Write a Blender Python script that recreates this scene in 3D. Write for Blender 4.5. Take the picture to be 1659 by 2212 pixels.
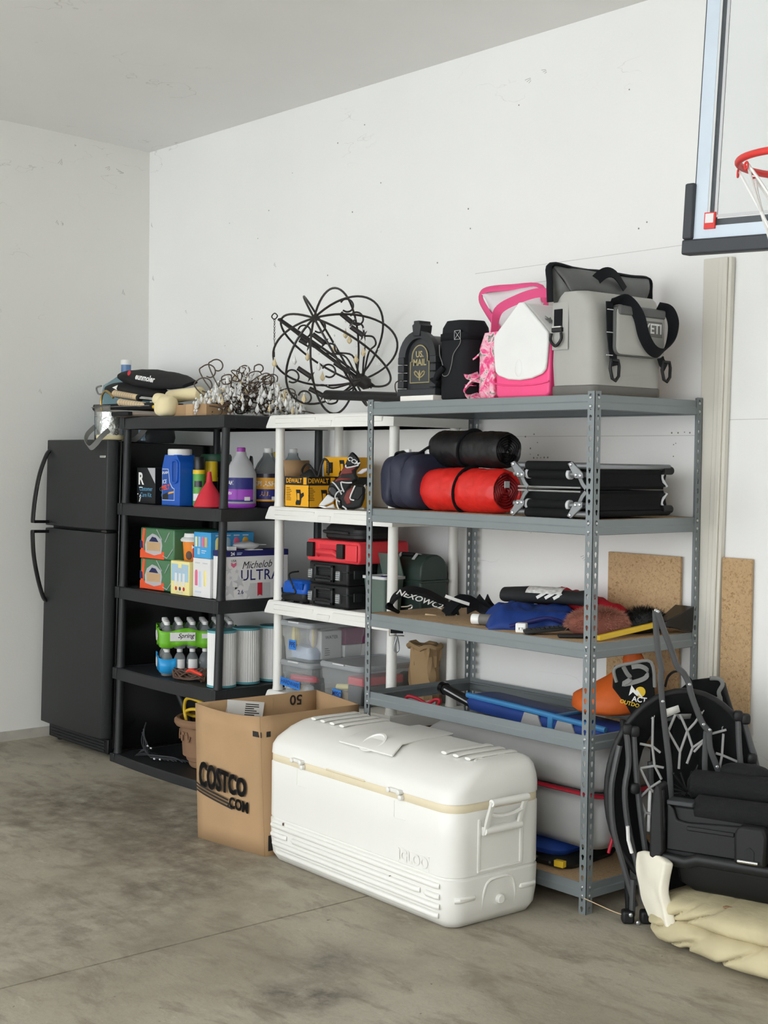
import bpy, bmesh, math, random
from mathutils import Vector, Matrix, noise
from mathutils.geometry import tessellate_polygon
D = bpy.data
SC = bpy.context.scene
COL = SC.collection
for _o in list(D.objects):
    D.objects.remove(_o, do_unlink=True)
rad = math.radians
# ------------------------------------------------------------------ camera, sky, exposure
cam = D.cameras.new('camera')
cam_o = D.objects.new('camera', cam)
COL.objects.link(cam_o)
cam.sensor_fit = 'VERTICAL'
cam.sensor_height = 24.0
cam.lens = 24.0 * 3007.6 / 2212.0
cam.clip_start = 0.05
_r = Vector((0.65170408, 0.75836668, 0.01271934))
_u = Vector((-0.03535934, 0.01362615, 0.99928176))
_f = Vector((-0.75764867, 0.65168575, -0.03569556))
_m = Matrix((_r, _u, -_f)).transposed().to_4x4()
_m.translation = Vector((3.1777, -4.3218, 1.5733))
cam_o.matrix_world = _m
SC.camera = cam_o
SC.view_settings.view_transform = 'Standard'
SC.view_settings.look = 'None'
SC.view_settings.gamma = 1.0
SC.view_settings.use_curve_mapping = False
SC.view_settings.exposure = 0.0
SC.cycles.max_bounces = 7
SC.cycles.diffuse_bounces = 4
SC.cycles.transparent_max_bounces = 12
SC.cycles.sample_clamp_indirect = 6.0
SC.cycles.use_denoising = True
SC.cycles.use_adaptive_sampling = True
SC.cycles.adaptive_threshold = 0.02
W = D.worlds.new('overcast_sky')
SC.world = W
W.use_nodes = True
W.node_tree.nodes['Background'].inputs[0].default_value = (0.94, 0.97, 1.0, 1)
W.node_tree.nodes['Background'].inputs[1].default_value = 4.3


# ------------------------------------------------------------------ materials
def lin(h):
    h = h.lstrip('#')
    o = []
    for i in (0, 2, 4):
        c = int(h[i:i + 2], 16) / 255
        o.append(c / 12.92 if c <= .04045 else ((c + .055) / 1.055) ** 2.4)
    return (o[0], o[1], o[2], 1.0)


def mul(c, k):
    return (min(1, c[0] * k), min(1, c[1] * k), min(1, c[2] * k), 1)


MATS = {}


def mat(name, col='#808080', rough=.5, metal=0., var=.06, vs=6., bump=0., bs=60., trans=0., alpha=1., spec=.5, sheen=0., ior=1.45, stretch=None, coat=0.):
    if name in MATS:
        return MATS[name]
    m = D.materials.new(name)
    m.use_nodes = True
    nt = m.node_tree
    b = nt.nodes['Principled BSDF']
    c = lin(col)
    b.inputs['Roughness'].default_value = rough
    b.inputs['Metallic'].default_value = metal
    b.inputs['IOR'].default_value = ior
    b.inputs['Specular IOR Level'].default_value = spec
    b.inputs['Transmission Weight'].default_value = trans
    b.inputs['Alpha'].default_value = alpha
    b.inputs['Sheen Weight'].default_value = sheen
    b.inputs['Coat Weight'].default_value = coat
    tc = nt.nodes.new('ShaderNodeTexCoord')
    src = tc.outputs['Object']
    if stretch:
        mp = nt.nodes.new('ShaderNodeMapping')
        mp.inputs['Scale'].default_value = stretch
        nt.links.new(src, mp.inputs[0])
        src = mp.outputs[0]
    n = nt.nodes.new('ShaderNodeTexNoise')
    n.inputs['Scale'].default_value = vs
    n.inputs['Detail'].default_value = 5
    nt.links.new(src, n.inputs['Vector'])
    r = nt.nodes.new('ShaderNodeValToRGB')
    r.color_ramp.elements[0].position = .3
    r.color_ramp.elements[1].position = .7
    r.color_ramp.elements[0].color = mul(c, 1 - var)
    r.color_ramp.elements[1].color = mul(c, 1 + var * .7)
    nt.links.new(n.outputs['Fac'], r.inputs[0])
    nt.links.new(r.outputs[0], b.inputs['Base Color'])
    if bump:
        n2 = nt.nodes.new('ShaderNodeTexNoise')
        n2.inputs['Scale'].default_value = bs
        n2.inputs['Detail'].default_value = 4
        nt.links.new(src, n2.inputs['Vector'])
        bp = nt.nodes.new('ShaderNodeBump')
        bp.inputs['Strength'].default_value = bump
        bp.inputs['Distance'].default_value = .01
        nt.links.new(n2.outputs['Fac'], bp.inputs['Height'])
        nt.links.new(bp.outputs[0], b.inputs['Normal'])
    MATS[name] = m
    return m


class NT:
    """small node-tree builder for the few custom materials"""
    def __init__(s, name):
        s.m = D.materials.new(name)
        s.m.use_nodes = True
        s.t = s.m.node_tree
        s.b = s.t.nodes['Principled BSDF']
        MATS[name] = s.m
        s.co = s.t.nodes.new('ShaderNodeTexCoord').outputs['Object']

    def n(s, typ, ins=None, **kw):
        nd = s.t.nodes.new(typ)
        for k, v in kw.items():
            setattr(nd, k, v)
        for k, v in (ins or {}).items():
            if hasattr(v, 'is_output'):
                s.t.links.new(v, nd.inputs[k])
            else:
                nd.inputs[k].default_value = v
        return nd

    def noise(s, scale, detail=5, rough=.55, vec=None, dist=0):
        return s.n('ShaderNodeTexNoise', {'Vector': vec or s.co, 'Scale': scale, 'Detail': detail, 'Roughness': rough, 'Distortion': dist}).outputs['Fac']

    def map(s, scale=(1, 1, 1), loc=(0, 0, 0), rot=(0, 0, 0)):
        return s.n('ShaderNodeMapping', {0: s.co, 'Location': loc, 'Rotation': rot, 'Scale': scale}).outputs[0]

    def ramp(s, fac, stops):
        nd = s.n('ShaderNodeValToRGB', {0: fac})
        e = nd.color_ramp.elements
        while len(e) < len(stops):
            e.new(.5)
        for i, (p, c) in enumerate(stops):
            e[i].position = p
            e[i].color = c if isinstance(c, tuple) else (c, c, c, 1)
        return nd.outputs[0]

    def mix(s, fac, a, b, mode='MIX'):
        nd = s.n('ShaderNodeMix', data_type='RGBA', blend_type=mode)
        for sock, v in ((nd.inputs[0], fac), (nd.inputs[6], a), (nd.inputs[7], b)):
            if hasattr(v, 'is_output'):
                s.t.links.new(v, sock)
            else:
                sock.default_value = v
        return nd.outputs[2]

    def math(s, op, a, b=0., clamp=False):
        return s.n('ShaderNodeMath', {0: a, 1: b}, operation=op, use_clamp=clamp).outputs[0]

    def out(s, col=None, rough=None, bump=None, bstr=.3, bdist=.01):
        if col is not None:
            s.t.links.new(col, s.b.inputs['Base Color'])
        if rough is not None:
            if hasattr(rough, 'is_output'):
                s.t.links.new(rough, s.b.inputs['Roughness'])
            else:
                s.b.inputs['Roughness'].default_value = rough
        if bump is not None:
            bp = s.n('ShaderNodeBump', {'Height': bump, 'Strength': bstr, 'Distance': bdist})
            s.t.links.new(bp.outputs[0], s.b.inputs['Normal'])
        return s.m


def concrete():
    s = NT('stained_concrete')
    big = s.noise(1.1, 7, .62, dist=.6)
    streak = s.noise(3.2, 8, .7, vec=s.map((1.0, 2.6, 1), rot=(0, 0, rad(-40))), dist=.4)
    fine = s.noise(60, 4, .6)
    base = s.ramp(big, [(.3, lin('#918978')), (.45, lin('#a59d8b')), (.58, lin('#b1aa98')), (.75, lin('#bab3a2'))])
    base = s.mix(s.ramp(streak, [(.5, 0.), (.66, .7)]), base, lin('#7a7061'))
    base = s.mix(s.ramp(s.noise(4.5, 9, .75, vec=s.map((1, 2.2, 1), (3, 1, 0), (0, 0, rad(-35)))), [(.6, 0.), (.72, .5)]), base, lin('#d8d2c1'))
    # blotches of old spills, dust-brown near the shelves, dark oil near the open floor
    for (x, y, r0, r1, c, k) in ((-.03, -1.86, .03, .2, '#4d4741', 1.), (-.2, -1.62, .01, .2, '#514b45', .9), (-.62, -1.95, .0, .16, '#777064', .4),
                                 (-2.0, -1.05, .05, .85, '#574b40', .9), (-2.55, -1.25, .02, .6, '#54483c', .85), (-1.55, -1.35, .02, .5, '#5c5145', .85),
                                 (-1.15, -1.55, .02, .4, '#5c5246', .8), (-1.05, -2.1, .02, .6, '#625a4e', .7), (.72, -1.35, .05, .45, '#857c6d', .35)):
        w = s.n('ShaderNodeVectorMath', {0: s.co, 1: (x, y, 0)}, operation='SUBTRACT').outputs[0]
        wob = s.n('ShaderNodeTexNoise', {'Vector': s.co, 'Scale': 7., 'Detail': 6.}).outputs['Color']
        off = s.n('ShaderNodeVectorMath', {0: wob, 1: (.5, .5, .5)}, operation='SUBTRACT').outputs[0]
        off = s.n('ShaderNodeVectorMath', {0: off, 3: r1 * 1.5}, operation='SCALE').outputs[0]
        w = s.n('ShaderNodeVectorMath', {0: w, 1: off}, operation='ADD').outputs[0]
        d = s.n('ShaderNodeVectorMath', {0: w}, operation='LENGTH').outputs['Value']
        f = s.n('ShaderNodeMapRange', {0: d, 1: r0, 2: r1, 3: 1., 4: 0.}).outputs[0]
        f = s.math('MULTIPLY', f, s.ramp(s.noise(11, 7, .7), [(.34, .1), (.62, k)]))
        base = s.mix(f, base, lin(c))
    base = s.mix(s.ramp(s.noise(2.3, 9, .8, vec=s.map((1, 1, 1), (7, 2, 0))), [(.495, 0.), (.5, .35), (.505, 0.)]), base, lin('#5f584d'))
    spk = s.noise(34, 2, .5, vec=s.map((1, 1, 1), (4, 9, 0)))
    base = s.mix(s.ramp(spk, [(.74, 0.), (.77, .7)]), base, lin('#4a443c'))
    base = s.mix(s.math('MULTIPLY', fine, .18), base, lin('#5d574c'))
    return s.out(base, s.ramp(big, [(.3, .55), (.7, .8)]), s.math('ADD', fine, s.math('MULTIPLY', streak, .6)), .12)


def plaster(name, col, dirt='#8d897f', amt=.5):
    s = NT(name)
    b = s.ramp(s.noise(1.3, 4, .5), [(.3, mul(lin(col), .965)), (.7, lin(col))])
    scr = s.noise(9., 9, .68, vec=s.map((1, 1, .55), (1, 2, 3)))
    b = s.mix(s.ramp(scr, [(.735, 0.), (.75, amt), (.775, 0.)]), b, lin(dirt))
    spot = s.noise(13., 3, .5, vec=s.map((1, 1, 1), (5, 5, 5)))
    b = s.mix(s.ramp(spot, [(.745, 0.), (.78, amt)]), b, lin(dirt))
    # hairline marks
    ln = s.noise(2.2, 4, .5, vec=s.map((1, 1, 3), (2, 8, 1)))
    gate = s.ramp(s.noise(1.7, 3, .5, vec=s.map((1, 1, 1), (9, 1, 4))), [(.62, 0.), (.68, .3)])
    b = s.mix(s.math('MULTIPLY', gate, s.ramp(ln, [(.497, 0.), (.5, 1.), (.503, 0.)])), b, lin(dirt))
    return s.out(b, .75, s.noise(70, 3), .06)


def particle(name, col='#c6a67c', dark='#98774d'):
    s = NT(name)
    v = s.n('ShaderNodeTexVoronoi', {'Vector': s.map((1, 1, 1)), 'Scale': 120.}).outputs['Distance']
    n = s.noise(85, 6, .7, dist=1.2)
    b = s.ramp(n, [(.36, lin(dark)), (.47, mul(lin(col), .93)), (.6, lin(col)), (.72, mul(lin(col), 1.14))])
    b = s.mix(s.ramp(s.noise(3, 4), [(.4, 0.), (.7, .25)]), b, lin(dark))
    return s.out(b, .75, v, .1)


M_FLOOR = concrete()
M_WALL = plaster('white_wall_paint', '#f1f1ee')
M_WALL2 = plaster('cream_wall_paint', '#eae9e3')
M_CEIL = plaster('ceiling_paint', '#f4f3f0', amt=.1)
M_PBOARD = particle('particle_board')
M_DECK = particle('rack_board', '#c4a680', '#a5855f')
mat('black_plastic', '#212325', .5, var=.12, bump=.05, bs=200)
mat('deep_black', '#0d0e10', .5, var=.1)
mat('white_plastic', '#e8e7e1', .4, var=.02)
mat('rack_steel', '#7d8486', .42, .12, var=.05, vs=4)
mat('zinc', '#c9ccce', .3, .8)
mat('chrome', '#d5d6d6', .16, 1.)
mat('grey_metal', '#8d9093', .35, .8)
mat('fridge_black', '#1f2122', .45, var=.06, bump=.18, bs=350)
mat('black_gloss', '#101112', .2)
mat('cooler_white', '#e7e6e0', .35, var=.02, vs=3)
mat('cooler_cream', '#e2d6b8', .5)
mat('cardboard', '#ad8d68', .8, var=.07, vs=5, bump=.06, bs=90)
mat('cardboard_in', '#a3825f', .85, var=.08, vs=5)
mat('print_black', '#23201d', .7)
mat('print_white', '#f0efec', .6)
mat('paper', '#eceae4', .7)


# ------------------------------------------------------------------ mesh builder
class MB:
    def __init__(s):
        s.v = []
        s.f = []
        s.M = None

    def add(s, vs, fs, M=None):
        o = len(s.v)
        for p in vs:
            p = Vector(p)
            if M is not None:
                p = M @ p
            if s.M is not None:
                p = s.M @ p
            s.v.append(p)
        s.f += [tuple(i + o for i in f) for f in fs]
        return s

    def box(s, x0, x1, y0, y1, z0, z1, M=None):
        vs = [(x0, y0, z0), (x1, y0, z0), (x1, y1, z0), (x0, y1, z0), (x0, y0, z1), (x1, y0, z1), (x1, y1, z1), (x0, y1, z1)]
        return s.add(vs, [(0, 3, 2, 1), (4, 5, 6, 7), (0, 1, 5, 4), (1, 2, 6, 5), (2, 3, 7, 6), (3, 0, 4, 7)], M)

    def loft(s, rings, cap0=True, cap1=True, closed=True, M=None, loop=False):
        n = len(rings[0])
        vs = [p for r in rings for p in r]
        fs = []
        k = len(rings)
        for i in range(k if loop else k - 1):
            a, b = i * n, ((i + 1) % k) * n
            for j in range(n if closed else n - 1):
                j2 = (j + 1) % n
                fs.append((a + j, a + j2, b + j2, b + j))
        if not loop:
            if cap0:
                fs.append(tuple(range(n))[::-1])
            if cap1:
                fs.append(tuple((k - 1) * n + i for i in range(n)))
        return s.add(vs, fs, M)

    def lathe(s, prof, n=20, M=None, cap0=True, cap1=True):
        rings = [[(r * math.cos(2 * math.pi * j / n), r * math.sin(2 * math.pi * j / n), z) for j in range(n)] for r, z in prof]
        return s.loft(rings, cap0, cap1, M=M)

    def cyl(s, p0, p1, r, r1=None, n=12, cap=True):
        return s.tube([p0, p1], [r, r if r1 is None else r1], n, cap=cap)

    def tube(s, pts, r, n=8, closed=False, cap=True, flat=None, up=None):
        """swept tube; flat=(a,b) gives an elliptic or ribbon section, up fixes its frame"""
        pts = [Vector(p) for p in pts]
        k = len(pts)
        if not isinstance(r, (list, tuple)):
            r = [r] * k
        rings = []
        prev = None
        for i, p in enumerate(pts):
            if closed:
                t = pts[(i + 1) % k] - pts[i - 1]
            else:
                t = pts[min(i + 1, k - 1)] - pts[max(i - 1, 0)]
            t = t.normalized() if t.length > 1e-9 else Vector((0, 0, 1))
            if up is not None:
                a = Vector(up)
                a = a - t * a.dot(t)
            elif prev is None:
                a = Vector((0, 0, 1)) if abs(t.z) < .9 else Vector((1, 0, 0))
                a = a - t * a.dot(t)
            else:
                a = prev - t * prev.dot(t)
            if a.length < 1e-6:
                a = t.orthogonal()
            a.normalize()
            prev = a
            b = t.cross(a)
            fa, fb = flat if flat else (1, 1)
            rings.append([p + a * (math.cos(2 * math.pi * j / n) * r[i] * fa) + b * (math.sin(2 * math.pi * j / n) * r[i] * fb) for j in range(n)])
        return s.loft(rings, cap and not closed, cap and not closed, loop=closed)

    def strap(s, pts, w, t, up):
        """flat webbing: width w along up, thickness t"""
        pts = [Vector(p) for p in pts]
        k = len(pts)
        rings = []
        for i, p in enumerate(pts):
            d = (pts[min(i + 1, k - 1)] - pts[max(i - 1, 0)]).normalized()
            a = Vector(up) - d * Vector(up).dot(d)
            a.normalize()
            b = d.cross(a)
            rings.append([p + a * w / 2 + b * t / 2, p - a * w / 2 + b * t / 2, p - a * w / 2 - b * t / 2, p + a * w / 2 - b * t / 2])
        return s.loft(rings)

    def prism(s, outline, z0, z1, M=None):
        n = len(outline)
        vs = [(x, y, z0) for x, y in outline] + [(x, y, z1) for x, y in outline]
        return s.add(vs, [tuple(range(n))[::-1], tuple(range(n, 2 * n))] + [(i, (i + 1) % n, n + (i + 1) % n, n + i) for i in range(n)], M)

    def sphere(s, c, rx, ry=None, rz=None, n=14, m=9, e1=1., e2=1., M=None):
        """ellipsoid / superellipsoid"""
        ry = rx if ry is None else ry
        rz = rx if rz is None else rz
        sp = lambda x, e: math.copysign(abs(x) ** e, x)
        rings = []
        for i in range(1, m):
            a = -math.pi / 2 + math.pi * i / m
            rings.append([(c[0] + rx * sp(math.cos(a), e1) * sp(math.cos(2 * math.pi * j / n), e2),
                           c[1] + ry * sp(math.cos(a), e1) * sp(math.sin(2 * math.pi * j / n), e2), c[2] + rz * sp(math.sin(a), e1)) for j in range(n)])
        return s.loft(rings, M=M)

    def grid(s, nx, ny, fn, M=None, thick=0.):
        vs = [fn(i / nx, j / ny) for j in range(ny + 1) for i in range(nx + 1)]
        fs = [(j * (nx + 1) + i, j * (nx + 1) + i + 1, (j + 1) * (nx + 1) + i + 1, (j + 1) * (nx + 1) + i) for j in range(ny) for i in range(nx)]
        return s.add(vs, fs, M)

    def wob(s, amp, sc, seed=0, k=(1, 1, 1)):
        """crumple the whole surface with smooth noise"""
        for p in s.v:
            q = Vector((p.x * sc * k[0] + seed, p.y * sc * k[1], p.z * sc * k[2]))
            d = noise.noise_vector(q)
            p += d * amp
        return s

    def floor_at(s, z):
        for p in s.v:
            if p.z < z:
                p.z = z
        return s


def rrect(lx, ly, r, n=4, cx=0., cy=0.):
    """rounded rectangle outline, counter-clockwise"""
    o = []
    for (sx, sy, a0) in ((1, 1, 0), (-1, 1, 90), (-1, -1, 180), (1, -1, 270)):
        for i in range(n + 1):
            a = rad(a0 + 90 * i / n)
            o.append((cx + sx * (lx / 2 - r) + r * math.cos(a), cy + sy * (ly / 2 - r) + r * math.sin(a)))
    return o


def at(pts, z):
    return [(p[0], p[1], z) for p in pts]


def face(o, right, up):
    """matrix that maps (x, y, 0) onto the plane through o with the given axes"""
    r = Vector(right).normalized()
    u = Vector(up)
    u = (u - r * u.dot(r)).normalized()
    n = r.cross(u)
    m = Matrix((r, u, n)).transposed().to_4x4()
    m.translation = Vector(o)
    return m


def smooth_path(pts, k=6, closed=False):
    """Catmull-Rom through the points"""
    pts = [Vector(p) for p in pts]
    n = len(pts)
    o = []
    rng = range(n) if closed else range(n - 1)
    g = (lambda i: pts[i % n]) if closed else (lambda i: pts[max(0, min(n - 1, i))])
    for i in rng:
        a, b, c, d = g(i - 1), g(i), g(i + 1), g(i + 2)
        for j in range(k):
            t = j / k
            o.append(.5 * ((2 * b) + (c - a) * t + (2 * a - 5 * b + 4 * c - d) * t * t + (3 * b - a - 3 * c + d) * t ** 3))
    if not closed:
        o.append(pts[-1])
    return o


# ------------------------------------------------------------------ scene objects
def link(o, parent=None):
    COL.objects.link(o)
    if parent is not None:
        o.parent = parent
    return o


def finish(me, smooth, ang):
    bm = bmesh.new()
    bm.from_mesh(me)
    bmesh.ops.recalc_face_normals(bm, faces=bm.faces)
    bm.to_mesh(me)
    bm.free()
    if smooth:
        me.shade_smooth()
        me.set_sharp_from_angle(angle=rad(ang))


def part(name, mb, material, parent=None, bev=0., seg=2, smooth=True, ang=38, sub=0, label=None, kind=None, solid=0.):
    me = D.meshes.new(name)
    me.from_pydata([tuple(p) for p in mb.v], [], mb.f)
    finish(me, smooth, ang)
    ms = material if isinstance(material, (list, tuple)) else [material]
    for m_ in ms:
        me.materials.append(MATS[m_] if isinstance(m_, str) else m_)
    o = link(D.objects.new(name, me), parent)
    if solid:
        md = o.modifiers.new('thickness', 'SOLIDIFY')
        md.thickness = solid
        md.offset = 0
    if bev:
        md = o.modifiers.new('soft_edges', 'BEVEL')
        md.width = bev
        md.segments = seg
        md.limit_method = 'ANGLE'
        md.angle_limit = rad(32)
        md.harden_normals = False
    if sub:
        md = o.modifiers.new('smooth', 'SUBSURF')
        md.levels = md.render_levels = sub
    if label:
        o['label'] = label
    if kind:
        o['kind'] = kind
    return o


def tag(o, label, cat, group=None):
    o['label'] = label
    o['category'] = cat
    if group:
        o['group'] = group
    return o


def thing(name, label, cat, loc=(0, 0, 0), rz=0., group=None, rot=None):
    o = D.objects.new(name, None)
    o.empty_display_size = .05
    COL.objects.link(o)
    o.location = loc
    o.rotation_euler = rot if rot else (0, 0, rad(rz))
    return tag(o, label, cat, group)


def solo(name, mb, material, label, cat, loc=(0, 0, 0), rz=0., group=None, rot=None, **kw):
    o = part(name, mb, material, None, **kw)
    o.location = loc
    o.rotation_euler = rot if rot else (0, 0, rad(rz))
    return tag(o, label, cat, group)


def struct(name, mb, material, **kw):
    o = part(name, mb, material, None, **kw)
    o['kind'] = 'structure'
    return o


def share(o, parent, loc=None, M=None):
    """another object with the same mesh"""
    c = o.copy()
    COL.objects.link(c)
    c.parent = parent
    if loc is not None:
        c.location = loc
    if M is not None:
        c.matrix_local = M
    return c


def text_mesh(s, size, bold=0., shear=0., space=1., sx=1.):
    cu = D.curves.new('lettering', 'FONT')
    cu.body = s
    cu.size = size
    cu.align_x = 'CENTER'
    cu.align_y = 'CENTER'
    cu.offset = bold * size
    cu.shear = shear
    cu.space_character = space
    cu.resolution_u = 3
    o = D.objects.new('lettering', cu)
    me = D.meshes.new_from_object(o)
    vs = [(v.co.x * sx, v.co.y, 0.) for v in me.vertices]
    fs = [tuple(p.vertices) for p in me.polygons]
    D.objects.remove(o)
    D.curves.remove(cu)
    D.meshes.remove(me)
    return vs, fs


def lettering(s, size, M, material, parent, bold=.012, shear=0., space=1., sx=1., wrap=None, lift=.0006, fn=None, heavy=0.):
    """flat print: letters laid on the plane M, or wrapped on a cylinder of radius wrap whose axis is local y"""
    vs, fs = text_mesh(s, size, bold, shear, space, sx)
    if fn:
        vs = [fn(*p) for p in vs]
    if heavy:
        k_ = len(vs)
        offs = [(heavy * a, heavy * b) for a in (-1, 0, 1) for b in (-.6, .6)]
        vs = [(x + a, y + b, z) for a, b in offs for x, y, z in vs]
        fs = [tuple(i + k_ * j for i in f) for j in range(len(offs)) for f in fs]
    if wrap:
        vs = [(wrap * math.sin(x / wrap), y, wrap * math.cos(x / wrap) - wrap) for x, y, z in vs]
    vs = [(x, y, z + lift) for x, y, z in vs]
    mb = MB().add(vs, fs, M)
    return part('lettering', mb, material, parent, smooth=False)


def patch(w, h, M, material, parent, name='printed_panel', x=0., y=0., t=.0008, wrap=None, label=None, n=12, outline=None):
    """thin printed area lying on plane M"""
    mb = MB()
    if outline:
        mb.prism(outline, 0, t, M)
    elif wrap:
        mb.grid(n, 1, lambda u, v: (wrap * math.sin((x + (u - .5) * w) / wrap), y + (v - .5) * h, wrap * math.cos((x + (u - .5) * w) / wrap) - wrap + t), M)
    else:
        mb.box(x - w / 2, x + w / 2, y - h / 2, y + h / 2, 0, t, M)
    return part(name, mb, material, parent, label=label, smooth=bool(wrap))


def front(y, x=0., z=0.):
    return face((x, y, z), (1, 0, 0), (0, 0, 1))


def side(x, y=0., z=0.):
    return face((x, y, z), (0, 1, 0), (0, 0, 1))
# ------------------------------------------------------------------ the garage
XL, XR, YF, SLOPE = -4.0, 5.6, -7.4, .036
ZC = 3.377
mb = MB()
prof = [(XL, 0), (-.6445, 0), (-.642, -.014), (-.637, -.014), (-.6345, 0), (XR, 0)]
mb.grid(len(prof) - 1, 1, lambda u, v: (prof[round(u * 5)][0], YF + v * (0 - YF), prof[round(u * 5)][1]))
struct('floor', mb, M_FLOOR, smooth=False)
struct('wall_back', MB().box(XL - .15, XR + .15, 0, .15, 0, ZC + .05), M_WALL, smooth=False)
mb = MB().add([(XL, .15, 0), (XL, YF, 0), (XL, YF, ZC - SLOPE * YF), (XL, .15, ZC), (XL - .15, .15, 0), (XL - .15, YF, 0), (XL - .15, YF, ZC - SLOPE * YF), (XL - .15, .15, ZC)],
              [(0, 1, 2, 3), (7, 6, 5, 4), (0, 4, 5, 1), (1, 5, 6, 2), (2, 6, 7, 3)])
struct('wall_left', mb, M_WALL2, smooth=False)
mat('driveway_bounce_white', '#e6e8ea', .8, var=.03)  # kept near white so the slab bounces light up to the ceiling
struct('bounce_driveway', MB().box(-30, 30, YF - 40, YF - .02, -.05, .001), 'driveway_bounce_white', smooth=False)  # unseen ground outside the opening, added as a light bounce
struct('unseen_wall_right', MB().box(XR, XR + .15, YF, 0, 0, ZC + .4), M_WALL2, smooth=False)  # unseen side wall, added to limit light to the front opening
mb = MB().add([(XL - .15, 0, ZC), (XR + .15, 0, ZC), (XR + .15, YF, ZC - SLOPE * YF), (XL - .15, YF, ZC - SLOPE * YF)] + [(XL - .15, 0, ZC + .2), (XR + .15, 0, ZC + .2), (XR + .15, YF, ZC + .2 - SLOPE * YF), (XL - .15, YF, ZC + .2 - SLOPE * YF)],
              [(0, 1, 2, 3), (7, 6, 5, 4), (0, 4, 5, 1), (1, 5, 6, 2), (2, 6, 7, 3), (3, 7, 4, 0)])
struct('ceiling', mb, M_CEIL, smooth=False)
mat('stem_wall', '#b5b1a6', .85, var=.12, vs=9, bump=.1)
struct('baseboard_left', MB().box(XL, XL + .006, -5, 0, 0, .055), 'stem_wall', smooth=False)
# white casing boards stood against the back wall beside the rack
mat('casing_paint', '#d9d5c9', .55, var=.05, vs=3, stretch=(1, 1, .2))
tm = struct('trim_1', MB().box(-.012, .078, -.022, -.004, .0, 2.345), 'casing_paint', bev=.003)
mb = MB()
for k, (a, b, y) in enumerate(((.066, .088, -.030), (.088, .108, -.036), (.108, .122, -.028))):
    mb.box(a, b, y, -.004, 0, 2.345, Matrix.Translation((-.05, 0, 0)) @ Matrix.Rotation(rad(1.1), 4, 'Y'))
struct('trim_2', mb, 'casing_paint', bev=.003)

wb, wl = D.objects['wall_back'], D.objects['wall_left']
mat('pencil_grey', '#d0cfca', .9)
mat('nail_dark', '#8f8c86', .9)
mat('scuff_grey', '#a9a7a1', .9)
for (x0, x1, z0, z1) in ((-1.25, -.1, 2.408, 2.411), (-1.15, -.55, 2.335, 2.34), (.0, 1.6, 1.745, 1.75), (-1.2, .0, 1.69, 1.688)):
    part('drywall_seam', MB().add([(x0, -.0006, z0), (x1, -.0006, z1), (x1, -.0006, z1 + .0025), (x0, -.0006, z0 + .0025)], [(0, 1, 2, 3)]), 'pencil_grey', wb, smooth=False)
random.seed(31)
mb = MB()
for (x, z) in [(-.9, 1.64), (-.88, 1.60), (-.86, 1.60), (-.84, 1.601), (-.82, 1.602), (-.80, 1.602), (-.9, 1.615), (-.855, 1.612), (-.93, 1.69), (-.88, 1.70), (-.86, 1.665), (-.16, 1.70), (-.13, 1.70), (-.1, 1.702), (-.075, 1.70), (-.15, 1.655), (-.14, 1.66), (-.15, 1.61), (-.75, 2.36), (-.77, 2.34), (-.3, 2.52), (-.34, 2.5), (.55, 2.95), (.6, 2.92), (-1.3, 2.7), (-2.3, 2.5), (-2.9, 2.75), (-3.2, 2.2), (-1.0, 3.1), (-.4, 3.05), (-1.9, 2.9), (-2.6, 3.05)] + [(random.uniform(-3.8, .5), random.uniform(1.9, 3.2)) for _ in range(14)]:
    r_ = random.uniform(.002, .0042)
    mb.lathe([(r_, 0), (r_, .0008)], 7, front(0, x, z))
part('nail_holes', mb, 'nail_dark', wb, kind='stuff')
mb = MB()
for (x, z, L, a) in [(-3.978, 2.953, .03, 80), (-3.958, 2.64, .035, 70), (-3.6, 2.42, .02, 30), (-2.75, 2.6, .025, 60), (-.95, 3.2, .05, 5), (-.86, 3.22, .04, -8), (-.9, 1.3, .04, 50), (-.6, 1.2, .03, 20), (-.75, .8, .05, 70)]:
    for k in range(3):
        m_ = front(0, x + .006 * k, z - .007 * k) @ Matrix.Rotation(rad(a + 14 * k), 4, 'Z')
        mb.box(-L * .32 * (1 - .25 * k), L * .32 * (1 - .25 * k), -.0009, .0009, 0, .0006, m_)
part('scuffs', mb, 'scuff_grey', wb, kind='stuff')
mb = MB()
for (y, z, L, a) in [(-.176, 2.546, .045, 75), (-.58, 3.24, .06, 50), (-.2, 3.24, .08, 160), (-.28, 3.25, .05, 20), (-.95, 2.2, .03, 40), (-.7, 1.95, .03, 60), (-1.0, 2.0, .05, -20), (-.95, 1.3, .04, 10), (-1.0, 1.1, .07, 5), (-.95, .75, .03, 30), (-.6, 2.9, .03, 60)]:
    for k in range(3):
        m_ = face((XL, y + .006 * k, z - .006 * k), (0, 1, 0), (0, 0, 1)) @ Matrix.Rotation(rad(a + 16 * k), 4, 'Z')
        mb.box(-L * .32 * (1 - .25 * k), L * .32 * (1 - .25 * k), -.0009, .0009, 0, .0006, m_)
part('scuffs', mb, 'scuff_grey', wl, kind='stuff')

# ------------------------------------------------------------------ steel rack
RK = (0, -.635)          # front right foot
RW, RD, RH = 1.2192, .6096, 1.829
LV = [1.8185, 1.3825, .9507, .6273, .107]
rack = thing('steel_storage_rack', 'grey steel boltless rack with keyhole posts beside the white plastic shelves', 'storage rack', (0, -.635, 0))


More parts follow.
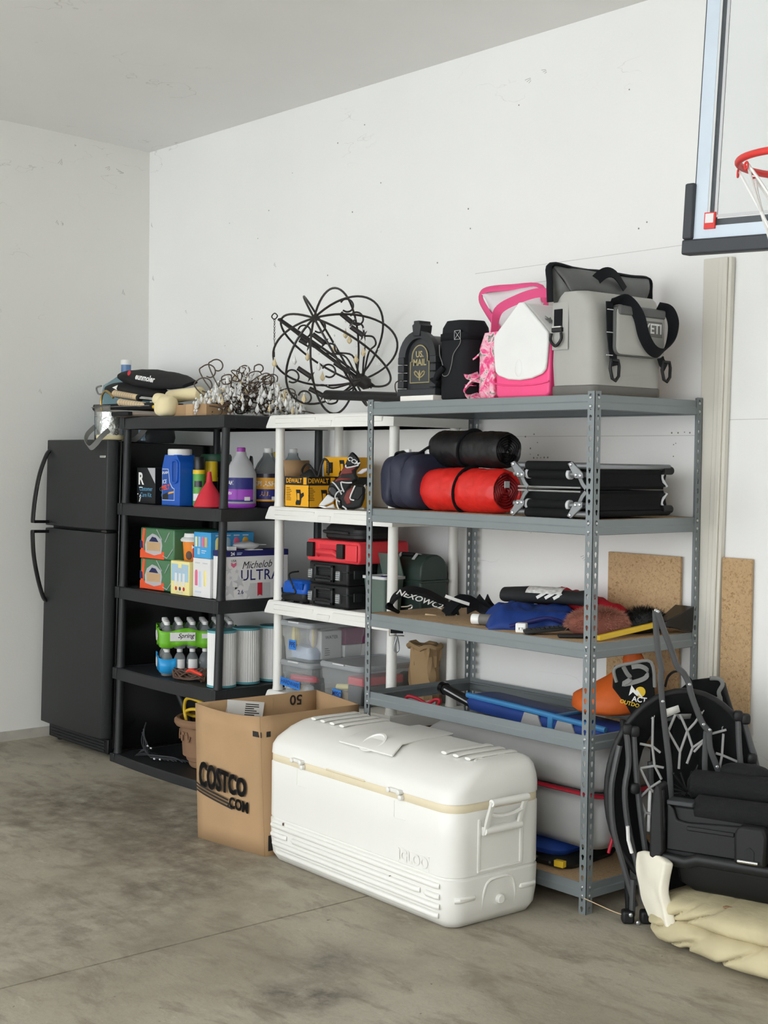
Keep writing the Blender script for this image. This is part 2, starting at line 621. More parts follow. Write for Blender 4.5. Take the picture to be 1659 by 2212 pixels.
def post_mesh(sx, sy):
    w, t, pitch = .033, .0018, .0366
    n = 50
    key = [(.0064 * math.cos(rad(a)), .0064 * math.sin(rad(a))) for a in range(-40, 221, 26)] + [(-.0034, -.011), (-.0018, -.0135), (.0018, -.0135), (.0034, -.011)]
    mb = MB()
    for ax in (0, 1):
        for c in range(n):
            z0 = c * pitch if c else 0
            z1 = RH if c == n - 1 else (c + 1) * pitch
            zc = c * pitch + pitch * .56
            outer = [(0, z0), (w, z0), (w, z1), (0, z1)]
            hole = [(w * .58 + x, zc + z) for x, z in key]
            flat = outer + hole
            tris = tessellate_polygon([[Vector((x, y, 0)) for x, y in outer], [Vector((x, y, 0)) for x, y in hole]])
            k = len(flat)
            def P(s_, z_, d):
                return (sx * s_, sy * d, z_) if ax == 0 else (sx * d, sy * s_, z_)
            vs = [P(a, b, 0) for a, b in flat] + [P(a, b, t) for a, b in flat]
            fs = [tuple(x) for x in tris] + [tuple(k + i for i in x)[::-1] for x in tris]
            h = len(hole)
            fs += [(4 + i, 4 + (i + 1) % h, k + 4 + (i + 1) % h, k + 4 + i) for i in range(h)]
            fs += [(1, 2, k + 2, k + 1), (3, 0, k, k + 3)]
            mb.add(vs, fs)
    return mb


for (px, py, sx, sy) in ((0, 0, -1, 1), (-RW, 0, 1, 1), (0, RD, -1, -1), (-RW, RD, 1, -1)):
    o = part('post', post_mesh(sx, sy), 'rack_steel', rack, smooth=False)
    o.location = (px, py, 0)


def beam_mesh(L):
    """rolled beam along +x, outer face at y=0, upper half set back from the lower"""
    sec = [(.004, 0), (.0015, -.002), (.0015, -.025), (.0005, -.0275), (.0, -.03), (.0, -.052), (.003, -.054), (.012, -.054), (.012, -.03), (.03, -.026), (.03, -.022), (.004, -.020)]
    sec = [(.004, 0), (.002, -.002), (.002, -.024), (-.001, -.029), (-.001, -.052), (.002, -.054), (.014, -.054), (.014, -.05), (.004, -.048), (.004, -.02), (.028, -.018), (.028, -.014), (.006, -.014), (.006, 0)]
    return MB().loft([[(x, y, z) for y, z in sec] for x in (0, L)])


def rivets(mb, x, y, z, d):
    for dz in (-.012, -.042):
        mb.lathe([(.0052, 0), (.0052, .0018), (.0032, .0036)], 10, face((x, y, z + dz), Vector((0, 0, 1)).cross(Vector(d)), (0, 0, 1)))


lb = part('beam', beam_mesh(RW - .006), 'rack_steel', rack, ang=30)
sb = part('beam', beam_mesh(RD - .006), 'rack_steel', rack, ang=30)
first = [1, 1]
for i, z in enumerate(LV):
    for kind in range(4):
        if kind == 0:
            Mx = Matrix.Translation((-RW + .003, .0022, z))
        elif kind == 1:
            Mx = Matrix.Translation((-.003, RD - .0022, z)) @ Matrix.Rotation(math.pi, 4, 'Z')
        elif kind == 2:
            Mx = Matrix.Translation((-.0022, .003, z)) @ Matrix.Rotation(math.pi / 2, 4, 'Z')
        else:
            Mx = Matrix.Translation((-RW + .0022, RD - .003, z)) @ Matrix.Rotation(-math.pi / 2, 4, 'Z')
        src = lb if kind < 2 else sb
        q = 0 if kind < 2 else 1
        if first[q]:
            src.matrix_local = Mx
            first[q] = 0
        else:
            share(src, rack, M=Mx)
    if i != 3:
        part('shelf_board', MB().box(-RW + .007, -.007, .007, RD - .007, z - .013, z - .0008), M_DECK, rack)
mb = MB()
for z in LV:
    for (x, y) in ((0, 0), (-RW, 0), (0, RD), (-RW, RD)):
        s1 = 1 if x < -.5 else -1
        s2 = 1 if y < .3 else -1
        rivets(mb, x + s1 * .019, y, z, (0, -s2, 0))
        rivets(mb, x, y + s2 * .019, z, (-s1, 0, 0))
        if y > .3:
            rivets(mb, x + s1 * .019, y - .002, z, (0, -1, 0))
        if x < -.5:
            rivets(mb, x + .002, y + s2 * .019, z, (1, 0, 0))
part('rivet_heads', mb, 'zinc', rack, kind='stuff')

# ------------------------------------------------------------------ plastic shelf units
def shelf_unit(name, label, x0, x1, yf, yb, lean, zs, material, rpost, flare, bow, trimmed):
    t = thing(name, label, 'shelf unit', ((x0 + x1) / 2, yb, 0))
    hw = (x1 - x0) / 2
    for i, z in enumerate(zs):
        f = yf + lean * z - yb
        n = 10
        def outline(d, low):
            e = d + (flare if low else 0)
            o = [(hw + e, 0 + d * 0), (-hw - e, 0)]
            o += [(-hw - e + (2 * hw + 2 * e) * k / n, f - e - bow * math.sin(math.pi * k / n)) for k in range(n + 1)]
            return o
        h = .06 if i < len(zs) - 1 else z
        mb = MB()
        mb.loft([at(outline(-.012, 0), z - h), at(outline(0, 1), z - h), at(outline(0, 1), z - h + .008), at(outline(0, 0), z - .006), at(outline(-.005, 0), z), at(outline(-.02, 0), z), at(outline(-.02, 0), z - .004)], cap0=False, cap1=True)
        mb.loft([at(outline(-.014, 0), z - .016), at(outline(-.014, 0), z - h)], cap0=True, cap1=False)
        sh = part('shelf', mb, material, t, ang=25)
        mb = MB()
        if trimmed:
            for (a, b) in ((-.86, -.18), (.14, .86)):
                for (za, zb, yo) in ((z - .040, z - .015, .0035),):
                    xa, xb = a * hw, b * hw
                    ya = f - flare * .5 - bow * .8
                    mb.box(xa, xb, ya - .003, ya + .02, za, zb)
            mb.box(-.1 * hw, .1 * hw, f - flare * .9 - bow - .003, f, z - h + .004, z - .03)
        else:
            for a in (-1, 1):
                mb.box(a * hw - .038 if a > 0 else a * hw - .003, a * hw + .003 if a > 0 else a * hw + .038, f - flare - .005, f + .06, z - h - .0, z - .001)
            for k in range(7):
                mb.box(-hw + .06 + k * (2 * hw - .12) / 6 - .004, -hw + .06 + k * (2 * hw - .12) / 6 + .004, f + .03, -.03, z - .045, z - .015)
        part('moulded_trim', mb, material, sh, bev=.003)
    inset = rpost + (.012 if trimmed else .004)
    for sx in (-1, 1):
        for back in (0, 1):
            for i in range(len(zs) - 1):
                za, zb = zs[i + 1], zs[i] - .045
                def py(z):
                    return (-inset - .01) if back else (yf + lean * z - yb + inset)
                mb = MB()
                xx = sx * (hw - inset)
                pts = [(xx, py(za), za), (xx, py(za + .02), za + .02), (xx, py(zb - .02), zb - .02), (xx, py(zb), zb)]
                mb.tube(pts, [rpost * 1.12, rpost, rpost * .93, rpost * .9], 16, up=(1, 0, 0))
                part('post', mb, material, t)
    return t


black_unit = shelf_unit('plastic_shelf_unit', 'black plastic five-tier shelf unit beside the fridge', -3.2, -2.25, -.69, -.03, .028, [1.787, 1.345, .912, .492, .045], 'black_plastic', .021, .004, .018, False)
white_unit = shelf_unit('plastic_shelf_unit', 'white plastic shelf unit between the black shelves and the steel rack', -2.15, -1.262, -.455, -.02, 0., [1.787, 1.36, .918, .492, .045], 'white_plastic', .0235, .012, .008, True)

# ------------------------------------------------------------------ fridge
fr = thing('refrigerator', 'black top-freezer refrigerator in the corner', 'refrigerator', (-3.578, -.045, .0), rot=(rad(-1.3), 0, 0))
fr.location = (-3.578, -.045, .0)
HWF = .352
part('cabinet', MB().box(-HWF, HWF, -.62, 0, .035, 1.652), 'black_gloss', fr, bev=.006)
for nm, za, zb in (('freezer_door', 1.187, 1.658), ('fridge_door', .095, 1.172)):
    mb = MB()
    out = [(-HWF, -.632), (-HWF, -.655), (-HWF + .02, -.688), (-HWF + .16, -.697), (0, -.70), (HWF - .16, -.697), (HWF - .02, -.688), (HWF, -.655), (HWF, -.632)]
    mb.prism(out, za, zb)
    d = part(nm, mb, 'fridge_black', fr, bev=.005, seg=3)
    up = nm == 'freezer_door'
    h = MB()
    zt, zl = (1.60, 1.20) if up else (1.158, .765)
    xs = -HWF + .055
    if up:
        pts = [(xs, -.69, zt), (xs, -.712, zt - .03), (xs, -.748, zt - .13), (xs, -.772, zl + .14), (xs, -.782, zl + .03), (xs, -.782, zl)]
    else:
        pts = [(xs, -.782, zt), (xs, -.782, zt - .03), (xs, -.772, zt - .14), (xs, -.745, zl + .13), (xs, -.712, zl + .03), (xs, -.69, zl)]
    sp = smooth_path(pts, 6)
    h.tube(sp, .0135, 10, up=(1, 0, 0), flat=(1.25, .8))
    zz = zl + .006 if up else zt - .006
    h.box(xs - .016, xs + .016, -.782, -.69, zz - .008, zz + .008)
    part('handle', h, 'black_gloss', d)
part('brand_badge', MB().box(HWF - .085, HWF - .025, -.695, -.691, 1.563, 1.575), 'chrome', fr, bev=.001)
part('door_gasket', MB().box(-HWF + .01, HWF - .01, -.634, -.62, .1, 1.65), 'deep_black', fr)
mb = MB().box(-HWF + .04, HWF - .01, -.645, -.56, .012, .09)
gr = part('base_grille', mb, 'deep_black', fr, bev=.004)
mb = MB()
for k in range(4):
    mb.box(-HWF + .07, HWF - .04, -.651, -.644, .022 + k * .016, .030 + k * .016)
part('grille_slats', mb, 'black_plastic', gr, bev=.001, kind='stuff')
part('hinge', MB().box(HWF - .06, HWF - .004, -.69, -.6, 1.1735, 1.1855), 'black_gloss', fr, bev=.002)
for sx in (-1, 1):
    part('foot', MB().lathe([(.02, .015), (.02, -.01), (.016, -.0135)], 12, Matrix.Translation((sx * (HWF - .06), -.58, 0))), 'deep_black', fr)

mat('cable_brown', '#6b5a50', .7)
# ------------------------------------------------------------------ big white cooler
ck = thing('ice_chest', 'large white hard-sided cooler on the floor in front of the steel rack', 'cooler', (-.70, -.905, 0), -2)
CL, CD, CR = 1.12, .44, .075


def cring(e, z, fy=0., r=CR):
    """rounded rectangle grown by e, front edge moved back by fy"""
    o = rrect(CL + 2 * e, CD + 2 * e - fy, max(.02, r + e), 7, 0, fy / 2)
    return at(o, z)


mb = MB().loft([cring(-.055, 0), cring(-.03, .004), cring(-.008, .035), cring(0, .09), cring(.002, .168), cring(-.006, .172), cring(-.006, .177), cring(.0, .181), cring(.0, .3), cring(.0, .392), cring(-.004, .398)])
body = part('body', mb, 'cooler_white', ck, ang=50)
mb = MB().loft([cring(-.006, .396), cring(-.003, .4), cring(-.003, .424), cring(-.006, .428)])
part('gasket_band', mb, 'cooler_cream', ck)
mb = MB().loft([cring(-.006, .426), cring(.0, .428), cring(.0, .46, .004), cring(-.004, .485, .02), cring(-.014, .52, .07), cring(-.03, .54, .105), cring(-.05, .55, .13), cring(-.07, .553, .15)])
lid = part('lid', mb, 'cooler_white', ck, ang=50)
mb = MB()
for k in range(4):
    for s in (-1, 1):
        if s == 1 and k == 3:
            continue
        x = s * (.455 - k * .062)
        mb.tube([(x, -.06, .5535), (x, -.04, .556), (x, .15, .556), (x, .165, .552)], .016, 8, flat=(.35, 1), up=(0, 0, 1))
part('lid_rib', mb, 'cooler_white', lid, kind='stuff')
mb = MB().add([(-.13, -.085, .553), (.13, -.085, .553), (.1, .19, .5555), (-.1, .19, .5555), (-.16, -.155, .522), (.16, -.155, .522)], [(0, 1, 2, 3), (4, 5, 1, 0)])
part('raised_panel', mb, 'cooler_white', lid, solid=.008, bev=.003)
part('cup_recess', MB().lathe([(.052, 0), (.055, .004), (.047, .006), (.043, .002)], 24, face((0, -.115, .5395), (1, 0, 0), (0, .07, .04))), 'cooler_white', lid)
mb = MB()
for y in (-.02, .085):
    mb.tube(smooth_path([(.522, y - .035, .478), (.512, y - .036, .51), (.485, y - .03, .541), (.465, y, .549), (.485, y + .03, .541), (.512, y + .036, .51), (.522, y + .035, .478)], 4), .007, 8)
part('grip_pocket', mb, 'cooler_white', lid, kind='stuff')
mb = MB()
for (z, a, b) in ((.148, -.5, .5), (.112, -.5, -.4), (.112, -.36, .4), (.112, .43, .5), (.078, -.49, .5), (.045, -.47, .49)):
    e = .0 if z > .1 else (-.001 if z > .06 else -.006)
    mb.tube([(a, -CD / 2 - e + .002, z), (a + .012, -CD / 2 - e - .004, z), (b - .012, -CD / 2 - e - .004, z), (b, -CD / 2 - e + .002, z)], .0105, 10, up=(0, 0, 1))
part('moulded_rib', mb, 'cooler_white', body, kind='stuff')
for x in (-.325, .265):
    l = part('latch', MB().box(x - .035, x + .035, -CD / 2 - .012, -CD / 2 + .01, .421, .436), 'cooler_white', ck, bev=.005, seg=3)
    mb = MB()
    for s in (-1, 1):
        mb.lathe([(.009, 0), (.009, .01), (.005, .013)], 12, face((x + s * .028, -CD / 2 - .008, .428), (1, 0, 0), (0, 0, 1)))
    mb.lathe([(.010, 0), (.010, .014), (.006, .017)], 12, face((x + .03, -CD / 2 + .002, .410), (1, 0, 0), (0, 0, 1)))
    part('latch_pivots', mb, 'cooler_white', l, kind='stuff')
    mb = MB()
    mb.box(x - .012, x - .009, -CD / 2 - .002, -CD / 2 + .01, .335, .392)
    mb.box(x - .012, x + .05, -CD / 2 - .002, -CD / 2 + .01, .332, .335)
    part('latch_seat', mb, 'cooler_white', l, bev=.001)
part('grip_slot', MB().box(-.15, .085, -CD / 2 - .0025, -CD / 2 + .01, .4245, .4325), 'cooler_cream', ck, bev=.003)
lettering('IGLOO', .052, face((.36, -CD / 2 - .0006, .208), (1, 0, 0), (0, 0, 1)), 'cooler_white', body, bold=.03, lift=.0015)
mb = MB()
for (a, b, c, d) in ((.28, .283, .183, .234), (.443, .446, .183, .234), (.28, .446, .232, .235)):
    mb.box(a, b, -CD / 2 - .0012, -CD / 2 + .005, c, d)
part('logo_border', mb, 'cooler_white', body)
# end panel, swing handle and drain
ex = CL / 2
mb = MB()
for (a, b, c, d) in ((-.105, -.092, .192, .37), (.092, .108, .192, .37), (-.105, .108, .186, .196)):
    mb.box(ex - .004, ex + .004, a, b, c, d)
part('end_recess', mb, 'cooler_white', body, bev=.003)
mb = MB()
mb.tube([(ex + .046, -.085, .432), (ex + .046, .085, .432)], .0125, 12)
for y in (-.078, .078):
    mb.tube([(ex + .046, y, .435), (ex + .028, y, .385), (ex + .008, y, .318)], .0105, 8, up=(0, 1, 0), flat=(1.3, .7))
mb.tube(smooth_path([(ex + .03, -.075, .39), (ex + .03, -.03, .378), (ex + .03, .03, .378), (ex + .03, .075, .39)], 4), .007, 8)
mb.tube([(ex + .012, -.085, .330), (ex + .012, .085, .330)], .014, 10)
mb.box(ex - .004, ex + .012, -.088, .088, .315, .345)
part('handle', mb, 'cooler_white', ck, bev=0)
mb = MB().tube(smooth_path([(ex - .012, -.075, .05), (ex - .003, -.075, .10), (ex + .0, -.055, .148), (ex + .0, 0, .158), (ex + .0, .055, .148), (ex - .003, .075, .10), (ex - .012, .075, .05)], 5), .006, 8)
part('drain_recess', mb, 'cooler_white', body)
part('drain_plug', MB().lathe([(.024, -.012), (.024, .0), (.016, .002), (.016, .014), (.013, .017)], 18, face((ex - .003, 0, .082), (0, 1, 0), (0, 0, 1))), 'cooler_white', ck)
for y in (-.15, .135):
    mb = MB()
    mb.tube([(ex - .014, y - .04, .105), (ex - .004, y - .033, .106), (ex - .004, y + .033, .106), (ex - .014, y + .04, .105)], .011, 10, up=(0, 0, 1))
    part('end_bumper', mb, 'cooler_white', body)
mb = MB()
for (x, z) in ((-.42, .165), (.24, .118)):
    mb.box(x - .002, x + .003, -CD / 2 - .0075, -CD / 2 - .001, z - .005, z + .005)
part('scuff_marks', mb, 'cable_brown', body, kind='stuff')

# ------------------------------------------------------------------ open cardboard box
bx = thing('cardboard_box', 'open brown shipping carton with a black store logo beside the white cooler', 'box', (-1.5, -.85, 0))
FL, FR_, BR, BL = (-.18, -.292), (.222, -.24), (.232, .225), (-.065, .235)
HB = .562
tops = {0: (-.015, -.008), 1: (.0, -.03), 2: (0, 0), 3: (0, 0)}


def wall_panel(a, b, ta, tb, hz=(HB, HB), bulge=.0, n=8):
    mb_ = MB()
    def fn(u, v):
        x = a[0] + (b[0] - a[0]) * u + (ta[0] * (1 - u) + tb[0] * u) * v
        y = a[1] + (b[1] - a[1]) * u + (ta[1] * (1 - u) + tb[1] * u) * v
        nrm = Vector((b[1] - a[1], -(b[0] - a[0]))).normalized()
        k = bulge * math.sin(math.pi * u) * math.sin(math.pi * min(1, v * 1.05))
        return (x + nrm.x * k, y + nrm.y * k, v * (hz[0] * (1 - u) + hz[1] * u) - (.012 * math.sin(math.pi * u) * v * v if bulge else 0))
    mb_.grid(n, n, fn)
    return mb_


part('front_panel', wall_panel(FL, FR_, tops[0], tops[1], bulge=-.006), 'cardboard', bx, solid=.006)
part('side_panel', wall_panel(FR_, BR, tops[1], tops[2]), 'cardboard', bx, solid=.006)
part('back_panel', wall_panel(BR, BL, tops[2], tops[3], (HB, HB + .02)), 'cardboard', bx, solid=.006)
lp = part('side_panel', wall_panel(BL, FL, tops[3], tops[0], (HB + .02, HB)), 'cardboard', bx, solid=.006)
part('bottom_panel', MB().prism([FL, FR_, BR, BL], .004, .01), 'cardboard_in', bx)
fa = Vector((FL[0], FL[1], 0))
fd = Vector((FR_[0] - FL[0], FR_[1] - FL[1], 0))
fw = fd.length
fd.normalize()
fm = face(fa + Vector((-.004, .0, 0)) + Vector((fd.y, -fd.x, 0)) * .0075, fd, (-.02, -.045, 1))
vs = Vector
def costco(x, y, z):
    return (x * (1 + .0 * y), y * (1.1 - .25 * min(1, max(-1, x / .15))) - .0 * x, z)
for s_, sz, x, y, b in (('COSTCO', .112, .17, .262, .02), ('.COM', .062, .262, .182, .02)):
    m_ = fm @ Matrix.Translation((x, y, 0)) @ Matrix.Rotation(rad(-3), 4, 'Z')
    lettering(s_, sz, m_, 'print_black', bx, bold=b, sx=.62 if s_ == 'COSTCO' else .8, shear=.0, fn=costco if s_ == 'COSTCO' else None, heavy=.0035 if s_ == 'COSTCO' else .0018)
mb = MB()
for k in range(3):
    def stripe(u, v, k=k):
        x = .005 + u * (.2 + .012 * k)
        y = .235 - k * .014 - .045 * u ** .7 - .002 * k * u + v * (.0075)
        p = fm @ Vector((x, y, .001))
        return p
    mb.grid(10, 1, stripe)
part('logo_stripes', mb, 'print_black', bx, smooth=False)
sd = Vector((BR[0] - FR_[0], BR[1] - FR_[1], 0)).normalized()
sm = face(Vector((FR_[0] + .0065, FR_[1], 0)), sd, (0, -.03, 1))
patch(.1, .062, sm, 'print_black', bx, 'printed_square', .06, .052)
lettering('50', .052, sm @ Matrix.Translation((.06, .052, .001)), 'paper', bx, bold=.02, shear=.15)
patch(.05, .022, fm @ Matrix.Translation((fw - .02, .49, 0)), 'print_black', bx, 'printed_bar')
patch(.02, .022, sm @ Matrix.Translation((.006, .49, 0)), 'print_black', bx, 'printed_bar')
# print and label on the inside of the far side
idr = Vector((BL[0] - FL[0], BL[1] - FL[1], 0)).normalized()
im = face(Vector((FL[0] + .01, FL[1] - .006, 0)), idr, (-.0, 0, 1))
lab = patch(.17, .12, im @ Matrix.Translation((.20, .5, 0)) @ Matrix.Rotation(rad(-8), 4, 'Z'), 'paper', bx, 'shipping_label')
mb = MB()
lm_ = im @ Matrix.Translation((.20, .5, 0)) @ Matrix.Rotation(rad(-8), 4, 'Z')
random.seed(3)
for k in range(22):
    mb.box(-.075 + k * .003, -.075 + k * .003 + random.choice((.001, .002)), -.05, -.015, 0, .0014, lm_)
for k in range(7):
    mb.box(.0, random.uniform(.03, .07), .045 - k * .009, .049 - k * .009, 0, .0014, lm_)
part('label_print', mb, 'print_black', lab, kind='stuff', smooth=False)
lettering('50', .06, im @ Matrix.Translation((.44, .55, 0)) @ Matrix.Rotation(math.pi, 4, 'Z'), 'print_black', bx, bold=.02)
mb = MB()
for x in (.12, .33):
    mb.box(x, x + .002, .0, HB, 0, .001, im)
part('crease_line', mb, 'cardboard', bx, smooth=False)
# ------------------------------------------------------------------ colours of the stored things
for a_ in (('navy_box', '#14161a', .45), ('silver_print', '#b9babd', .35), ('sky_print', '#5f9fc4', .5), ('jug_blue', '#1557b8', .35), ('cap_white', '#e9e9e6', .4),
           ('label_blue', '#1d4fa0', .45), ('label_pale', '#c9d6ea', .45), ('label_orange', '#e5502c', .5), ('label_amber', '#e9a93a', .5), ('can_green', '#5da548', .4),
           ('can_black', '#151617', .3), ('sun_yellow', '#e8c524', .4), ('forest_green', '#1d4a35', .45), ('funnel_red', '#cf2b3b', .45), ('label_purple', '#a549c4', .45),
           ('label_navy', '#2b2f7d', .45), ('cap_purple', '#a23fa8', .4), ('fluid_plum', '#2b2838', .25), ('fluid_blue', '#2f7d9b', .2), ('film_green', '#4c7a55', .25), ('carton_orange', '#ec5a31', .45),
           ('kraft', '#c3a27a', .8), ('navy', '#1b2150', .5), ('pale_yellow', '#efe39a', .5), ('pale_blue', '#a8c8da', .5), ('can_sky', '#3f9fd8', .4), ('soft_white', '#e4e3e2', .5),
           ('star_grey', '#c9cacb', .5), ('ribbon_red', '#c02a3d', .45), ('ink_navy', '#1e2160', .5), ('pink_print', '#e0708f', .5), ('mint_teal', '#5fa4ad', .4), ('filter_white', '#eeeeec', .8),
           ('wrap_green', '#74c032', .28), ('wrap_blue', '#2d9fe0', .28), ('cord_brown', '#5c4538', .6), ('clamp_red', '#d8402c', .45), ('clay', '#8a6a50', .8), ('hose_yellow', '#e3bd33', .45),
           ('cable_grey', '#3a3d3f', .5), ('nylon_black', '#121314', .8), ('taupe', '#97887b', .6), ('grip_tan', '#d8c09a', .7), ('cream_fleece', '#e9dbb0', .95), ('bronze_wire', '#4b3c30', .45),
           ('iron_dark', '#2a2624', .45), ('strap_grey', '#7d7d7a', .8), ('brass', '#b59a62', .3), ('snack_orange', '#ee8c2c', .45)):
    mat(a_[0], a_[1], a_[2], var=.05)
MATS['brass'].node_tree.nodes['Principled BSDF'].inputs['Metallic'].default_value = .9
mat('milky_plastic', '#dcdde0', .35, trans=.35, var=.02)
mat('clear_plastic', '#eef4f5', .12, trans=.85, var=.01, ior=1.3)
mat('water_jug', '#93b6c0', .15, trans=.5, var=.03, ior=1.2)
mat('jug_neck', '#6f98c9', .2, trans=.4, var=.02)
mat('crystal', '#fbfaf6', .04, trans=.12, var=.02, ior=1.6)
mat('crystal_amber', '#ecd9ae', .05, trans=.12, var=.03, ior=1.6)
mat('foil', '#cfd2d0', .25, metal=.85, var=.12, vs=30, bump=.9, bs=35)
mat('pleats', '#f2f1ee', .85, var=.05, vs=30, stretch=(1, 1, .02), bump=.5, bs=180)


def carton(name, label, cat, x0, x1, y0, y1, z, h, material, group=None, rz=0., bev=.002):
    """a closed box as a thing: origin at its base centre, body part, helpers to print on its faces"""
    t = thing(name, label, cat, ((x0 + x1) / 2, (y0 + y1) / 2, z), rz, group)
    w, d = x1 - x0, y1 - y0
    part('body', MB().box(-w / 2, w / 2, -d / 2, d / 2, 0, h), material, t, bev=bev)
    return t, front(-d / 2), side(w / 2), w, d


def T2(x, y, a=0.):
    return Matrix.Translation((x, y, 0)) @ Matrix.Rotation(rad(a), 4, 'Z')


def bottle_prof(r, h, neck=.3, cap_r=None):
    return [(r * .9, 0), (r, .012), (r, h * .62), (r * .97, h * .68), (r * .6, h * .86), (r * .38, h * .92), (r * .36, h * .95)]


# ------------------------------------------------------------------ black unit, second tier
Z2 = 1.3452
t, F, S, w, d = carton('care_kit_box', 'black care kit carton with a silver corner and the letter R beside the blue jug', 'box', -3.135, -2.955, -.585, -.45, Z2, .185, 'navy_box')
patch(0, 0, F, 'silver_print', t, 'foil_corner', outline=[(w / 2 - .075, .184), (w / 2 - .001, .184), (w / 2 - .001, .105)])
lettering('R', .085, F @ T2(-.05, .125), 'print_white', t, bold=.03)
patch(.035, .004, F, 'print_white', t, 'print_line', -.05, .083)
lettering('Customer\nCare Kit', .031, F @ T2(.0, .06), 'sky_print', t, bold=.01)
lettering('Customer\nCare Kit', .031, S @ T2(.02, .06), 'sky_print', t, bold=.01)
random.seed(5)
mb = MB()
for k in range(7):
    x, y = -w / 2 + .01 + random.random() * .028, .012 + k * .006
    mb.box(x - .004, x + .004, y - .003, y + .003, 0, .001, F)
part('speckle_print', mb, 'print_white', t, kind='stuff', smooth=False)

t = thing('ice_melt_jug', 'blue plastic ice melt jug with a white screw lid', 'jug', (-2.745, -.572, Z2))
W_, D_ = .165, .105
out = [(-W_ / 2, 0), (W_ / 2, 0), (W_ / 2, .135), (W_ / 2, .215), (W_ / 2 - .03, .247), (.055, .252), (-.055, .252), (-.06, .245), (-W_ / 2, .185)]
mb = MB().prism([(x, y) for x, y in out], -D_ / 2, D_ / 2, face((0, 0, 0), (1, 0, 0), (0, 0, 1)))
b = part('body', mb, 'jug_blue', t, bev=.012, seg=3)
part('lid', MB().lathe([(.058, .25), (.06, .254), (.06, .277), (.056, .281)], 28), 'cap_white', t)
hm = front(-D_ / 2)
rim_ = [(.018, .125), (.028, .115), (.056, .118), (.064, .135), (.066, .205), (.056, .222), (.030, .222), (.016, .205)]
part('handle_recess', MB().prism([(x, y) for x, y in rim_], -.0005, .001, hm), 'label_blue', t)
part('handle_rim', MB().tube([hm @ Vector((x, y, .002)) for x, y in smooth_path([(a, c, 0) for a, c in rim_], 4, True) for _ in (0,)] if False else [hm @ Vector((p.x, p.y, .003)) for p in smooth_path([(a, c, 0) for a, c in rim_], 4, True)], .006, 8, closed=True), 'jug_blue', t)
lab = [(-.078, .025), (.035, .025), (.035, .085), (.018, .09), (-.006, .115), (-.018, .17), (-.022, .182), (-.078, .182)]
patch(0, 0, hm, 'label_pale', t, 'label_border', outline=lab)
ins = [(-.076, .028), (.032, .028), (.032, .083), (.014, .087), (-.01, .113), (-.021, .168), (-.024, .179), (-.076, .179)]
patch(0, 0, hm, 'label_blue', t, 'label', outline=ins, t=.0012)
patch(0, 0, hm, 'can_black', t, 'road_print', outline=[(-.074, .03), (-.02, .03), (-.02, .052), (-.03, .064), (-.074, .052)], t=.0016)
patch(0, 0, hm, 'label_amber', t, 'stripe_print', outline=[(-.022, .056), (.03, .064), (.03, .072), (-.016, .066)], t=.0016)
lettering('SPLASH', .017, hm @ T2(-.05, .162, 4), 'print_white', t, bold=.02, lift=.0017)
lettering('ICE', .027, hm @ T2(-.056, .117, 4), 'label_pale', t, bold=.03, shear=.15, lift=.0017)
lettering('MELT', .031, hm @ T2(-.047, .088, 6), 'label_orange', t, bold=.04, shear=.15, lift=.0017)

def spray_can(label, x, y, r, h, body, cap, band, hcap, col2=None):
    t = thing('spray_can', label, 'spray can', (x, y, Z2), 40)
    part('body', MB().lathe([(r * .94, 0), (r, .006), (r, h - hcap - .012), (r * .85, h - hcap)], 22), body, t)
    part('cap', MB().lathe([(r * .93, h - hcap - .004), (r * .95, h - hcap + .004), (r * .93, h - .003), (r * .88, h)], 22), cap, t)
    part('collar', MB().lathe([(r * 1.01, h - hcap - .024), (r * 1.01, h - hcap - .004)], 22, cap0=False, cap1=False), band, t)
    return t

t = spray_can('green spray can with a black cap and yellow collar beside the ice melt jug', -2.612, -.545, .030, .243, 'can_green', 'can_black', 'sun_yellow', .06)
fm_ = front(-.0302)
patch(.05, .035, fm_, 'soft_white', t, 'label', .0, .045, wrap=.0302)
patch(.04, .03, fm_, 'fluid_plum', t, 'label', .004, .11, wrap=.0302)
t = spray_can('black aerosol can with a yellow cap behind the red funnel', -2.63, -.46, .032, .222, 'can_black', 'sun_yellow', 'sun_yellow', .075)
t = thing('green_canister', 'round tub with a dark green lid behind the spray cans', 'tub', (-2.74, -.36, Z2))
part('body', MB().lathe([(.07, 0), (.074, .01), (.074, .225)], 24), 'can_black', t)
part('lid', MB().lathe([(.079, .222), (.08, .245), (.074, .258)], 24), 'forest_green', t)
t = thing('funnel', 'red plastic funnel standing upside down beside the spray cans', 'funnel', (-2.49, -.566, Z2))
part('cone', MB().lathe([(.074, 0), (.076, .004), (.066, .03), (.045, .075), (.02, .112), (.015, .125), (.009, .172), (.0065, .172), (.012, .124), (.017, .11), (.04, .075), (.07, .0)], 30, cap0=False, cap1=False), 'funnel_red', t)


